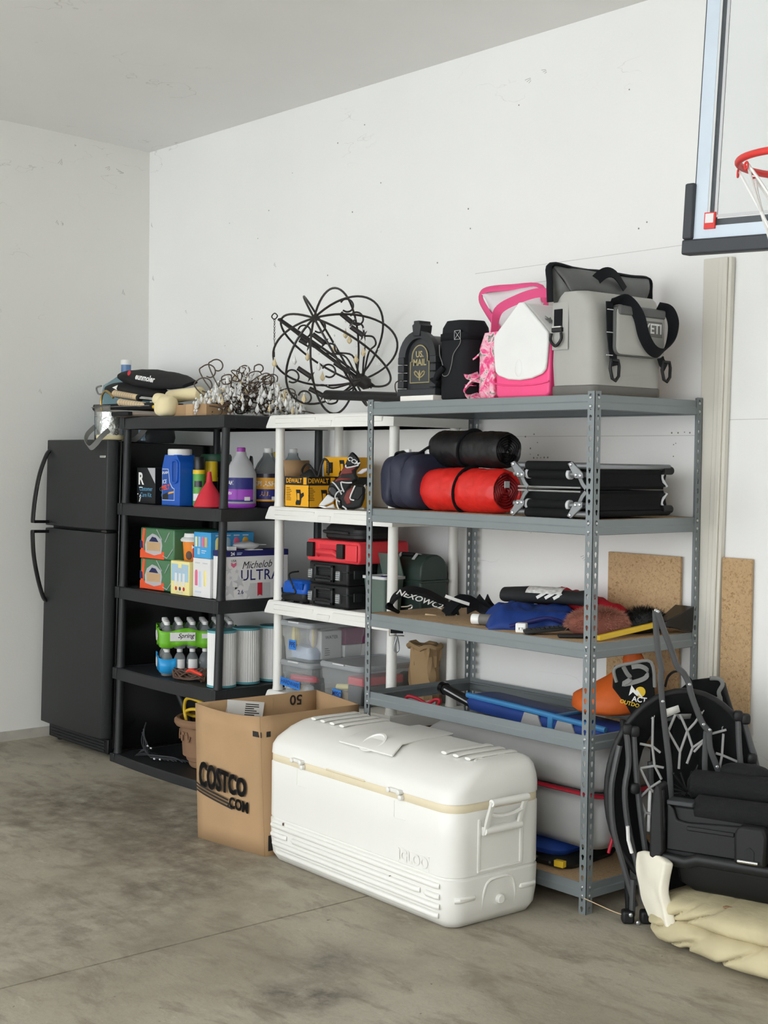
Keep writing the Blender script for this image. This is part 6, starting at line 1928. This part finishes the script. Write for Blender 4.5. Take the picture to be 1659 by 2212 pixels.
part('cracked_print', MB().grid(14, 5, lambda u, v: (-.08 + .15 * u, .0585 * math.cos(rad(200 + 70 * v)) - .0, .034 - .0345 * math.sin(rad(200 + 70 * v)) + .002)), 'shirt_print', t)
mb = MB()
for k in range(3):
    mb.strap([(-.03 + k * .035, -.058, .03), (.0 + k * .035, -.045, .05)], .014, .002, (1, 0, 0))
part('white_bars', mb, 'cap_white', t, kind='stuff')
part('collar_ring', MB().tube([(.172 + .004 * math.sin(a * 3), .045 * math.cos(a), .032 + .028 * math.sin(a)) for a in [2 * math.pi * j / 18 for j in range(18)]], .006, 8, closed=True), 'star_grey', t)
t = thing('red_shirt', 'dark red shirt heaped against the wall side of the third shelf', 'shirt', (-.45, -.155, ZK3), 0)
part('heap', cloth(MB(), -.2, .2, -.09, .09, lambda u, v: .115 - .06 * u + .02 * math.sin(math.pi * v), 9), 'shirt_red', t, solid=.004, ang=70)
t = thing('spray_bottle', 'grey bottle with a white cap in front of the blue jacket', 'bottle', (-.64, -.545, ZK3 + .022), rot=(0, rad(90), rad(25)))
part('bottle', MB().lathe([(.018, 0), (.021, .004), (.021, .075), (.016, .085)], 18), 'yeti_base', t)
part('cap', MB().lathe([(.0195, -.03), (.0205, -.026), (.0205, .0), (.018, .003)], 18), 'cap_white', t)
t = thing('power_adapter', 'small white wall plug at the shelf front', 'plug', (-.378, -.585, ZK3), 30)
part('cube', MB().box(-.02, .02, -.018, .018, 0, .036), 'cap_white', t, bev=.005, seg=3)
for x in (-.006, .006):
    part('prong', MB().box(x - .0012, x + .0012, -.034, -.017, .014, .021), 'chrome', t)
t = thing('remote_keyboard', 'narrow black keypad lying beside the white plug', 'keypad', (-.285, -.545, ZK3), 52)
part('slab', MB().box(-.085, .085, -.03, .03, .001, .014, Matrix.Rotation(rad(-6), 4, 'Y') @ Matrix.Translation((0, 0, .01))), 'tool_black', t, bev=.003)
mb = MB()
for i in range(9):
    for j in range(3):
        mb.box(-.075 + i * .017, -.063 + i * .017, -.024 + j * .017, -.012 + j * .017, .014, .017, Matrix.Rotation(rad(-6), 4, 'Y') @ Matrix.Translation((0, 0, .01)))
part('keys', mb, 'black_plastic', t, kind='stuff')
def fur(name, label, loc, rz, rx, ry, rz_, n, material, hair, seed, dark=None):
    t = thing(name, label, 'fur', loc, rz)
    core = MB().sphere((0, 0, rz_ * .8), rx, ry, rz_, 26, 16).wob(.012, 14, seed).floor_at(.001)
    part('pelt', core, material, t, ang=80)
    rg = random.Random(seed)
    mb = MB()
    for k in range(n):
        a, b = rg.random() * 6.283, rg.uniform(-.2, 1.5)
        d_ = Vector((math.cos(a) * math.cos(b), math.sin(a) * math.cos(b), math.sin(b)))
        p = Vector((d_.x * rx, d_.y * ry, rz_ * .8 + d_.z * rz_)) * .97
        L = hair * rg.uniform(.6, 1.2)
        s = Vector((rg.uniform(-.5, .5), rg.uniform(-.5, .5), rg.uniform(-.5, .2)))
        e_ = p + (d_ + s * .8).normalized() * L
        o_ = d_.orthogonal().normalized() * .0016
        if p.z < .004:
            continue
        mb.add([p + o_, p - o_, (p + e_) / 2 + s * .002, e_], [(0, 1, 2), (0, 2, 3), (1, 3, 2)])
    part('hair', mb.floor_at(.001), dark or material, t, kind='stuff')
    return t
mat('fur_tip', '#b07a68', .95, var=.2, vs=30)
fur('fur_hat', 'reddish brown fur hat behind the rack corner post', (-.155, -.42, ZK3), 60, .115, .075, .055, 2600, 'fur_brown', .02, 3, 'fur_tip')
t = thing('brush_pad', 'flat black brush pad in front of the brown fur', 'pad', (-.16, -.545, ZK3), 48)
part('pad', MB().box(-.055, .055, -.02, .02, 0, .014), 'tool_black', t, bev=.005)
fur('fur_trim', 'heap of shaggy black fur trim behind the yellow handle', (-.11, -.215, ZK3), 70, .1, .06, .045, 1500, 'tool_black', .03, 6)
t = thing('snow_brush', 'yellow-handled snow brush with a black scraper blade at the rack end', 'snow brush', (-.03, -.555, ZK3))
hd = [(-.012, .01, .011), (-.014, .42, .045)]
part('handle', MB().tube([hd[0], hd[1]], .0135, 4, up=(.7, 0, .7)), 'hose_yellow', t, bev=.003)
part('scraper', MB().loft([[(-.03, .36, .03), (.012, .36, .03), (.012, .36, .05), (-.03, .36, .05)], [(-.06, .5, .008), (.03, .5, .004), (.034, .5, .1), (-.055, .5, .1)]]), 'can_black', t, bev=.003)
part('ferrule', MB().tube([(-.013, .33, .038), (-.014, .4, .044)], .02, 8), 'can_black', t)

# hook on a webbing end hanging below the third shelf
t = thing('strap_hook', 'snap hook on a black strap end hanging below the third rack shelf', 'hook', (-1.06, -.6, .785), 49)
part('webbing_end', MB().box(-.026, .026, -.003, .003, .094, .117), 'webbing', t)
part('bar', MB().tube([(-.03, 0, .112), (-.03, 0, .084), (.03, 0, .084), (.03, 0, .112)], .0028, 8), 'chrome', t)
part('snap', MB().tube(smooth_path([(0, 0, .082), (.004, 0, .07), (.009, 0, .045), (.008, 0, .025), (0, 0, .017), (-.008, 0, .025), (-.009, 0, .045), (-.003, 0, .066)], 4, True), .0035, 8, closed=True), 'grey_metal', t)

# ------------------------------------------------------------------ lower rack: boat bag, straps, dry bag
ZK5 = .1065
t = thing('life_vest', 'blue and black life vests flattened on the bottom rack shelf', 'life vest', (-.42, -.425, ZK5), 6)
for k, (z0, c_) in enumerate(((0, 'tool_black'), (.042, 'royal2'))):
    part('foam_panel', MB().loft([at(rrect(.5 - .08 * k, .32, .05, 4), z0 + .001), at(rrect(.53 - .08 * k, .34, .06, 4), z0 + .02), at(rrect(.49 - .08 * k, .31, .05, 4), z0 + .041)]).wob(.004, 10, k), c_, t, ang=60)
part('yellow_tag', MB().box(.2, .24, -.178, -.155, .01, .034), 'hose_yellow', t, bev=.002)
mb = MB()
for (x, z) in ((.12, .03), (.18, .02)):
    mb.lathe([(.006, 0), (.006, .003)], 10, front(-.172, x, z))
part('snaps', mb, 'chrome', t, kind='stuff')
mat('boat_grey2', '#a3a3a1', .5, var=.06, vs=6, bump=.1, bs=8)
t = thing('inflatable_boat', 'deflated grey inflatable boat folded with red edging under the rack', 'inflatable boat', (-.465, -.395, ZK5 + .085), 0)
o_ = lambda e, ex=0.: rrect(.94 + ex - 2 * e, .36 - 2 * e, .05, 4, ex / 2, 0)
part('lower_fold', MB().loft([at(o_(.06), .0), at(o_(.0), .05), at(o_(-.004), .17), at(o_(.03), .205)]).wob(.006, 5, 1), 'boat_grey2', t, ang=60)
part('upper_fold', MB().loft([at(o_(.03), .214), at(o_(.0), .24), at(o_(.0), .31), at(o_(.05), .365), at(o_(.1), .38)]).wob(.008, 5, 3), 'boat_grey2', t, ang=60)
part('red_edging', MB().loft([at(o_(.008), .203), at(o_(-.006), .209), at(o_(.008), .217)], False, False).wob(.004, 8, 2), 'boat_red', t, solid=.004)
part('red_edging', MB().tube(smooth_path([(.47, -.13, .01), (.475, -.12, .05), (.478, -.1, .1)], 4), .006, 8), 'boat_red', t)
zb = ZK5 + .085 + .38
t = thing('blue_float', 'blue and grey panelled float lying on the folded boat', 'float', (-.46, -.36, zb + .004), rot=(0, rad(2.5), rad(0)))
mb = MB().loft([at(rrect(.72, .17, .05, 4), 0), at(rrect(.75, .19, .06, 4), .03), at(rrect(.71, .16, .05, 4), .055)])
part('tube', mb, 'royal2', t, ang=60)
part('edge_band', MB().tube(smooth_path([(-.36, -.07, .052), (-.2, -.086, .058), (0, -.088, .06), (.2, -.086, .058), (.36, -.07, .052)], 4), .011, 8), 'sky_nylon', t)
for x in (.02, .19):
    part('grey_panel', MB().prism([(x - .055, .006), (x + .055, .006), (x + .03, .05), (x - .04, .05)], 0, .006, front(-.093)), 'boat_grey', t)
part('cross_band', MB().box(.1, .125, -.1, .09, .0, .062), 'sky_nylon', t, bev=.004)
t = thing('dry_bag', 'orange dry bag slumped on the float behind the corner post', 'dry bag', (-.225, -.265, zb + .072), 30)
n = 22
rings = []
for (z, a, b, ox) in ((0, .11, .09, 0), (.02, .14, .11, 0), (.06, .14, .1, .01), (.1, .105, .08, .035), (.14, .07, .05, .06), (.18, .035, .03, .08), (.21, .045, .025, .09), (.235, .03, .02, .095)):
    rings.append([(ox + a * math.cos(2 * math.pi * j / n), b * math.sin(2 * math.pi * j / n), z) for j in range(n)])
mat('orange_nylon2', '#d2611f', .6, var=.12, vs=10, bump=.3, bs=14)
part('bag', MB().loft(rings).wob(.012, 13, 4).floor_at(.001), 'orange_nylon2', t, ang=70)
part('neck_knot', MB().sphere((.085, 0, .2), .035, .03, .016, 12, 8).wob(.005, 40), 'orange_nylon2', t)
t = thing('hand_pump', 'black pump barrel lying behind the lower frame of the rack', 'pump', (-1.06, -.3, zb + .016))
part('barrel', MB().tube([(-.04, .01, .03), (.2, -.03, -.005)], .0215, 14), 'tool_black', t)
part('stripe', MB().tube([(-.02, -.012, .033), (.18, -.05, .0)], .0035, 6), 'star_grey', t)
part('cap', MB().tube([(-.06, .013, .033), (-.035, .009, .03)], .026, 14), 'black_gloss', t)
t = thing('red_strap', 'red-edged grey flap at the far end of the folded boat', 'strap', (-1.04, -.46, zb - .02), 20)
part('loop', MB().tube(smooth_path([(-.1, 0, .01), (-.08, .0, .05), (-.03, .0, .045), (.01, 0, .03), (.05, .0, .05), (.07, 0, .045), (.05, 0, .01)], 5), .007, 8), 'boat_red', t)
part('flap', MB().grid(6, 3, lambda u, v: (-.09 + .14 * u, .003, .0 + .04 * v + .005 * math.sin(u * 9))), 'boat_grey2', t, solid=.004)
# ------------------------------------------------------------------ boards behind the rack
solo('particle_board', MB().box(0, .355, 0, .012, 0, 1.228), M_PBOARD, 'wide particle board sheet leaning behind the steel rack', 'board', (-.445, -.0215, 0), bev=.001)
solo('particle_board', MB().box(0, .128, 0, .012, 0, 1.238), M_PBOARD, 'narrow particle board strip beside the white casing', 'board', (.098, -.02, 0), bev=.001)

# ------------------------------------------------------------------ basketball backboard
t = thing('basketball_backboard', 'glass basketball backboard with a red rim above the rack', 'backboard', (.507, -.80, 2.235), rot=(0, rad(2.9), 0))
BW, BHt = 1.32, .84
mat('board_glass', '#eef3f5', .06, trans=.9, var=0., ior=1.02, alpha=.35)
part('glass', MB().box(.02, BW, -.006, .006, .03, BHt), 'board_glass', t)
mb = MB()
for (a, b, c, d_) in ((.02, .068, .03, BHt), (.068, BW, .03, .072)):
    mb.box(a, b, -.0075, -.006, c, d_)
part('pale_border', mb, 'glass_edge', t, smooth=False)
mb = MB()
for (a, b, c, d_) in ((.066, .092, .07, BHt), (.092, BW, .07, .094)):
    mb.box(a, b, .0065, .014, c, d_)
part('steel_frame', mb, 'board_black', t, bev=.002)
mb = MB()
for (a, b, c, d_) in ((.094, .104, .096, BHt), (.104, BW, .096, .104)):
    mb.box(a, b, -.0076, -.006, c, d_)
part('inner_line', mb, 'star_grey', t, smooth=False)
part('edge_line', MB().box(.017, .02, -.008, .008, .2, BHt), 'board_black', t)
part('corner_pad', MB().box(-.012, .022, -.022, .022, .0345, .205), 'board_black', t, bev=.006)
part('corner_pad', MB().box(-.012, BW, -.022, .022, -.012, .034), 'board_black', t, bev=.006)
c_ = part('corner_bracket', MB().box(.062, .102, -.014, -.007, .062, .112), 'rim_red', t, bev=.001)
part('bracket_label', MB().box(.067, .097, -.0155, -.013, .08, .108), 'soft_white', c_)
RC = Vector((.712, -.37, .142))
part('rim', MB().tube([RC + Vector((.229 * math.cos(a), .229 * math.sin(a), 0)) for a in [2 * math.pi * j / 48 for j in range(48)]], .0095, 10, closed=True), 'rim_red', t)
part('rim_mount', MB().loft([[(RC.x - .06, -.02, .03), (RC.x + .06, -.02, .03), (RC.x + .06, -.02, .18), (RC.x - .06, -.02, .18)], [(RC.x - .09, -.145, .14), (RC.x + .09, -.145, .14), (RC.x + .09, -.145, .165), (RC.x - .09, -.145, .165)]]), 'rim_red', t, bev=.004)
n = 12
mb = MB()
for k in range(n):
    a = 2 * math.pi * k / n
    p = RC + Vector((.229 * math.cos(a), .229 * math.sin(a), -.012))
    mb.tube([p + Vector((0, 0, -.012)) + Vector((.009 * math.cos(b) * -math.sin(a), .009 * math.cos(b) * math.cos(a), .009 * math.sin(b))) for b in [2 * math.pi * j / 10 for j in range(10)]], .0028, 6, closed=True)
part('net_hook', mb, 'rim_red', t, kind='stuff')
for k in range(n):
    for s in (-1, 1):
        pts = []
        for q_ in range(9):
            u = q_ / 8
            a = 2 * math.pi * (k + s * u * 1.5) / n
            rr = .225 - .115 * math.sin(u * math.pi / 2)
            pts.append(RC + Vector((rr * math.cos(a), rr * math.sin(a), -.02 - .32 * u)))
        part('net_cord', MB().tube(pts, .0038, 6), 'cap_white', t)

# ------------------------------------------------------------------ folding chairs beside the rack
SCL = 630.0
def cq(x, y, d_=0.):
    return Vector(((x - 1470) / SCL, d_, (1985 - y) / SCL))
CX, CZ = cq(1462, 1700).x, cq(1462, 1700).z
t = thing('bungee_chair', 'folded black saucer chair with grey bungee webbing beside the rack', 'folding chair', (.255, -.417, 0), 49.3)
rings = []
n = 48
for (rx, rz_, y) in ((.254, .341, -.012), (.235, .315, -.004), (.2, .29, .012), (.152, .262, .04), (.15, .26, .046), (.2, .29, .02), (.25, .337, -.004)):
    rings.append([(CX + rx * math.cos(2 * math.pi * j / n), y, CZ + rz_ * math.sin(2 * math.pi * j / n)) for j in range(n)])
part('fabric_ring', MB().loft(rings, loop=True).wob(.006, 12, 2), 'chair_black', t, ang=70)
part('hoop', MB().tube([(CX + .26 * math.cos(2 * math.pi * j / n), .0, CZ + .347 * math.sin(2 * math.pi * j / n)) for j in range(n)], .0125, 10, closed=True), 'tool_black', t)
def c3(x, y):
    return 1290 + x / 2.58, 1420 + y / 2.58
segs = ((265, 300, 265, 465), (265, 465, 195, 452), (265, 465, 310, 500), (265, 465, 280, 575), (280, 575, 200, 590), (280, 575, 330, 585), (280, 575, 320, 650), (390, 285, 352, 380), (352, 380, 325, 370), (352, 380, 355, 500), (352, 380, 420, 495),
        (420, 495, 415, 590), (420, 495, 458, 378), (458, 378, 415, 285), (458, 378, 500, 330), (458, 378, 490, 470), (490, 470, 460, 560), (675, 368, 590, 392), (590, 392, 497, 495), (660, 390, 655, 510), (655, 510, 620, 500), (655, 510, 740, 545), (655, 510, 640, 600),
        (640, 590, 740, 655), (200, 590, 255, 700), (255, 700, 200, 755), (255, 700, 315, 660), (255, 700, 290, 735), (490, 470, 560, 420), (540, 270, 500, 330), (200, 755, 235, 840), (235, 840, 285, 850), (235, 840, 215, 900), (285, 850, 290, 735))
for (a, b, c, d_) in segs:
    p, q = c3(a, b), c3(c, d_)
    part('bungee_cord', MB().tube([cq(*p, -.012), cq(*q, -.012)], .0045, 8), 'bungee', t)
mb = MB()
for (x, y) in ((265, 300), (395, 235), (542, 262), (675, 366)):
    p = cq(*c3(x, y), .012)
    mb.tube([p + Vector((.009 * math.cos(a), -.003, .009 * math.sin(a))) for a in [2 * math.pi * j / 14 for j in range(14)]], .0022, 6, closed=True)
part('grommets', mb, 'zinc', t, kind='stuff')
def bar(nm, pts, w, material, d0=0., d1=None, parent=t, tck=.012):
    k = len(pts)
    P = [cq(x, y, d0 + ((d1 if d1 is not None else d0) - d0) * i / (k - 1)) for i, (x, y) in enumerate(pts)]
    return part(nm, MB().tube(smooth_path(P, 3), w / 2, 8, flat=(tck / w, 1), up=(0, 1, 0)), material, parent)
for pts, dd in ((((1391, 1304), (1394, 1350), (1400, 1400), (1407, 1432), (1405, 1448), (1410, 1500), (1420, 1580), (1428, 1640), (1434, 1720), (1440, 1790)), -.03), (((1395, 1306), (1412, 1352), (1428, 1392), (1440, 1425), (1455, 1440), (1466, 1462), (1470, 1480), (1485, 1520), (1498, 1548), (1510, 1562)), -.035), (((1512, 1560), (1515, 1600), (1530, 1640), (1548, 1690), (1560, 1730)), -.03), (((1508, 1565), (1506, 1630), (1510, 1700), (1514, 1790)), -.02)):
    b_ = bar('leg_bar', pts, .021, 'chair_tube', dd)
    mb = MB()
    for (x, y) in (pts[0], pts[len(pts) // 2], pts[-2]):
        mb.lathe([(.0055, 0), (.0055, .004), (.003, .006)], 10, face(cq(x, y, dd - .006), (1, 0, 0), (0, 0, 1)))
    part('pivot_bolts', mb, 'zinc', b_, kind='stuff')
for pts, dd in ((((1333, 1562), (1338, 1600), (1340, 1640), (1333, 1690), (1338, 1750), (1350, 1810), (1366, 1870), (1378, 1940)), -.03), (((1351, 1568), (1356, 1640), (1368, 1740), (1380, 1820), (1392, 1890), (1392, 1945)), -.02), (((1574, 1535), (1578, 1600), (1588, 1690)), -.03), (((1588, 1538), (1612, 1620), (1640, 1710)), -.02), (((1606, 1625), (1612, 1700)), -.03), (((1322, 1600), (1312, 1650), (1306, 1700), (1312, 1780), (1335, 1860), (1362, 1950)), -.012), (((1356, 1890), (1355, 1930), (1355, 1970)), -.02), (((1394, 1640), (1398, 1720), (1400, 1790)), .03)):
    bar('pole', pts, .021, 'chair_tube', dd, tck=.021)
for (x, y) in ((1336, 1562), (1352, 1566), (1574, 1530), (1590, 1536), (1355, 1690), (1368, 1845), (1606, 1622)):
    part('joint', MB().sphere(cq(x, y, -.03), .017, .014, .019, 12, 8, .6, .7), 'tool_black', t)
for (x, y) in ((1345, 1975), (1385, 1978)):
    part('foot', MB().box(cq(x - 13, 0).x, cq(x + 13, 0).x, -.045, .0, .001, .045), 'tool_black', t, bev=.008)
mb = MB()
for (x, y) in ((1349, 1963), (1390, 1962), (1365, 1980)):
    mb.lathe([(.007, 0), (.007, .004), (.003, .006)], 10, face(cq(x, y, -.046), (1, 0, 0), (0, 0, 1)))
part('foot_bolts', mb, 'zinc', t, kind='stuff')
mb = MB()
rng = random.Random(12)
for k in range(17):
    a = 2 * math.pi * k / 17
    L = rng.uniform(38, 62)
    mb.tube([cq(1470, 1700, -.01), cq(1470 + L * math.cos(a), 1700 + L * math.sin(a), rng.uniform(-.05, .03))], .0042, 6)
part('folding_hub', mb, 'tool_black', t, kind='stuff')
part('cloth_label', MB().add([cq(1414, 1522, -.008), cq(1448, 1511, -.004), cq(1453, 1526, 0), cq(1419, 1540, -.004)], [(0, 1, 2, 3)]), 'paper', t, solid=.002)
part('grey_patch', MB().add([cq(1441, 1531, .0), cq(1478, 1530, .002), cq(1476, 1541, .006), cq(1452, 1543, .004)], [(0, 1, 2, 3)]), 'strap_grey', t, solid=.002)
part('reflector', MB().tube([cq(1339, 1770, -.045), cq(1341, 1800, -.045), cq(1349, 1828, -.045)], .0065, 8), 'cap_white', t)
part('reflector', MB().tube([cq(1391, 1695, .0), cq(1389, 1788, .0)], .006, 8), 'cap_white', t)
part('dark_sling', MB().grid(8, 10, lambda u, v: cq(1400 + 150 * u, 1560 + 190 * v, .075 + .05 * math.sin(math.pi * u))), 'chair_black', t, solid=.003)

t = thing('camp_chair', 'black camp chair with grey piping and an outdoor logo pouch behind the saucer chair', 'folding chair', (.192, -.335, 0), 49.3)
def panel(nm, pts, material, dd, parent=t, th=.012, bev=.004):
    return part(nm, MB().prism([(cq(x, y).x, cq(x, y).z) for x, y in pts], 0, th, face((0, dd, 0), (1, 0, 0), (0, 0, 1))), material, parent, bev=bev)
panel('back_rest', ((1440, 1500), (1478, 1468), (1520, 1462), (1546, 1470), (1552, 1500), (1580, 1600), (1588, 1720), (1440, 1720)), 'chair_black', .02)
part('grey_piping', MB().tube(smooth_path([cq(1518, 1462, .0), cq(1538, 1463, -.0), cq(1546, 1475, .0), cq(1538, 1492, .0), cq(1541, 1505, .0)], 4), .0075, 8), 'strap_grey', t)
panel('side_mesh', ((1522, 1505), (1545, 1500), (1552, 1545), (1535, 1528)), 'strap_grey', .0, th=.006)
part('carry_loop', MB().strap(smooth_path([cq(1419, 1482, .0), cq(1425, 1460, .0), cq(1440, 1448, .0), cq(1462, 1452, .0), cq(1480, 1470, .0)], 5), .02, .004, (0, 1, 0)), 'webbing', t)
part('frame_tube', MB().tube(smooth_path([cq(1548, 1475, .02), cq(1562, 1520, .02), cq(1590, 1600, .02), cq(1632, 1720, .02)], 5), .012, 10), 'tool_black', t)
pch = panel('pouch', ((1303, 1436), (1345, 1425), (1384, 1424), (1394, 1500), (1388, 1535), (1345, 1545), (1330, 1520), (1301, 1484)), 'chair_black', -.01, th=.02)
part('pouch_piping', MB().tube(smooth_path([cq(1308, 1470, -.032), cq(1303, 1440, -.032), cq(1340, 1428, -.032), cq(1383, 1425, -.032), cq(1392, 1480, -.032)], 4), .006, 8), 'strap_grey', pch)
part('pouch_tape', MB().strap(smooth_path([cq(1322, 1435, -.034), cq(1330, 1450, -.036), cq(1338, 1462, -.036), cq(1322, 1474, -.036), cq(1350, 1468, -.036), cq(1372, 1458, -.036), cq(1374, 1442, -.036), cq(1358, 1434, -.036), cq(1340, 1436, -.036)], 4), .016, .003, (0, .3, 1)), 'strap_grey', pch)
Lm = face(cq(1352, 1500, -.031), (1, 0, -.12), (.1, 0, 1))
part('sun_logo', MB().lathe([(.018, 0), (.018, .001)], 20, Lm @ T2(.012, .016)), 'hose_yellow', pch)
part('peak_logo', MB().prism([(-.026, -.002), (-.022, .036), (-.004, .016), (.0, .024), (.028, -.008), (.006, .006), (.002, .0), (-.014, .012)], 0, .002, Lm), 'cap_white', pch)
lettering('ACT', .026, Lm @ T2(.012, -.012), 'cap_white', pch, bold=.03, lift=.002)
lettering('OUTDOORS', .019, Lm @ T2(-.002, -.032, -8), 'hose_yellow', pch, bold=.02, lift=.002)
for x in (1330, 1600):
    part('leg', MB().tube([cq(x, 1560, .03), cq(x + (20 if x < 1400 else -10), 1984, .03)], .0105, 10), 'tool_black', t)

# ------------------------------------------------------------------ black seat frame on the cushion
mat('seat_black', '#131415', .5, var=.1)
t = thing('folding_recliner', 'black plastic recliner frame with a latch and mesh rolls lying on the cream cushion', 'recliner', (.295, -.62, 0), 19)
part('side_cheek', MB().prism([(-.02, .275), (.012, .265), (.03, .3), (.022, .46), (.015, .515), (.0, .52), (-.012, .49), (-.02, .4)], -.05, .03, front(.0)), 'tool_black', t, bev=.008)
part('shell', MB().box(.0, .62, .01, .16, .262, .45), 'tool_black', t, bev=.012)
part('lower_rail', MB().tube([(-.005, -.006, .272), (.1, -.01, .268), (.14, -.012, .284), (.62, -.012, .28)], .017, 10, flat=(1.2, .8), up=(0, 0, 1)), 'seat_black', t)
part('front_panel', MB().prism([(.03, .3), (.60, .3), (.60, .43), (.5, .425), (.1, .4), (.065, .405), (.055, .44), (.03, .46)], 0, .018, front(.012)), 'seat_black', t, bev=.006)
part('slot', MB().box(.1, .26, -.012, .0, .375, .39), 'tool_black', t, bev=.004)
part('rib_strip', MB().tube([(.02, -.012, .3), (.022, -.014, .4), (.014, -.012, .5)], .009, 8), 'seat_black', t)
la = part('latch_housing', MB().prism([(.27, .3), (.37, .3), (.375, .4), (.36, .425), (.285, .425), (.268, .4)], 0, .05, front(.0)), 'seat_black', t, bev=.01)
part('latch_slot', MB().prism([(.305, .315), (.335, .315), (.335, .35), (.32, .362), (.305, .35)], 0, .002, front(-.0505)), 'deep_black', la)
part('latch_pin', MB().tube([(.285, -.058, .315), (.35, -.058, .315)], .006, 10), 'chrome', la)
part('top_strap', MB().box(.03, .12, -.01, .05, .452, .468), 'cable_grey', t, bev=.004)
mat('mesh_fabric', '#0f1011', .85, var=.15, vs=60, bump=.4, bs=220)
part('mesh_roll', MB().tube([(.1, .05, .44), (.12, .05, .44), (.6, .05, .44), (.64, .05, .44)], [.02, .045, .048, .02], 18, up=(0, 0, 1)), 'mesh_fabric', t)
part('mesh_roll', MB().tube([(.06, .13, .5), (.08, .13, .5), (.6, .13, .505), (.64, .13, .505)], [.02, .05, .05, .02], 18, up=(0, 0, 1)), 'mesh_fabric', t)
part('head_rest', MB().sphere((.24, .17, .545), .085, .04, .035, 18, 12, .7, .8), 'mesh_fabric', t)
part('head_rest', MB().sphere((.42, .2, .545), .06, .04, .03, 18, 12, .7, .8), 'chair_black', t)
part('skirt', MB().loft([[(x, y, z) for x, y in ((.06, .0), (.6, -.01), (.6, .16), (.06, .16))] for z in (.27,)] + [[(.07, .01, .2), (.6, .0, .19), (.6, .15, .19), (.07, .15, .2)], [(.12, .03, .168), (.58, .02, .162), (.58, .13, .162), (.12, .13, .168)]]).wob(.004, 8), 'deep_black', t, bev=.01)

# ------------------------------------------------------------------ cream cushion on the floor
mat('cushion_cloth', '#c2b794', .9, var=.16, vs=7, bump=.7, bs=12)
t = thing('chaise_cushion', 'stained cream outdoor cushion folded on the floor under the black recliner frame', 'cushion', (.6, -.525, 0), -2)
def pillow(z0, zr, ry, x0, x1, seed, yo):
    n = 110
    def fn(u, v):
        a = 2 * math.pi * v
        x = x0 + (x1 - x0) * u
        e = min(1, u * 10) ** .5 * min(1, (1 - u) * 12) ** .5
        w = ry * (.5 + .5 * e)
        h = zr * (.4 + .6 * e)
        ca, sa = math.cos(a), math.sin(a)
        return Vector((x, yo + w * math.copysign(abs(ca) ** .7, ca), z0 + h * math.copysign(abs(sa) ** .75, sa)))
    mb_ = MB()
    mb_.loft([[fn(k / n, j / 64) for j in range(64)] for k in range(n + 1)])
    for p in mb_.v:
        w_ = noise.noise(Vector((p.x * 5 + p.z * 9 + seed, p.y * 2, p.z * 4)))
        w2 = abs(noise.noise(Vector((p.x * 9 - p.z * 16 + p.y * 4 + seed, p.y * 2.5, p.z * 3))))
        d_ = Vector((0, p.y - yo, p.z - z0))
        p += d_ * (.16 * w_ - 1.1 * max(0, .13 - w2))
    return mb_
part('lower_fold', pillow(.055, .055, .185, -.33, .6, 3, .0).floor_at(.001), 'cushion_cloth', t, ang=80)
part('upper_fold', pillow(.125, .043, .165, -.3, .6, 9, .012), 'cushion_cloth', t, ang=80)
mb = MB()
mb.grid(16, 16, lambda u, v: (-.42 + .16 * u + .035 * v * u + .1 * (1 - v) * (1 - v) * .9, -.09 - .08 * u + .03 * v, .06 + .19 * v + .02 * u * v + .02 * math.sin(u * 3)))
for p in mb.v:
    p.y += .012 * noise.noise(p * 14)
part('folded_corner', mb, 'cushion_white', t, solid=.035, bev=.012, ang=80)
mb = MB().sphere((0, 0, 0), .02, .009, .004, 10, 6).wob(.004, 60)
solo('dry_leaf', mb, 'clay', 'curled brown leaf lying on the cream cushion', 'leaf', (.56, -.6, .163), 30)

solo('dry_straw', MB().tube(smooth_path([(0, 0, .06), (.05, .02, .045), (.11, .04, .03), (.15, .06, .022)], 4), .0016, 5), 'grip_tan', 'thin dry straw stretched from the rack foot to the chair foot', 'straw', (-.005, -.64, 0))
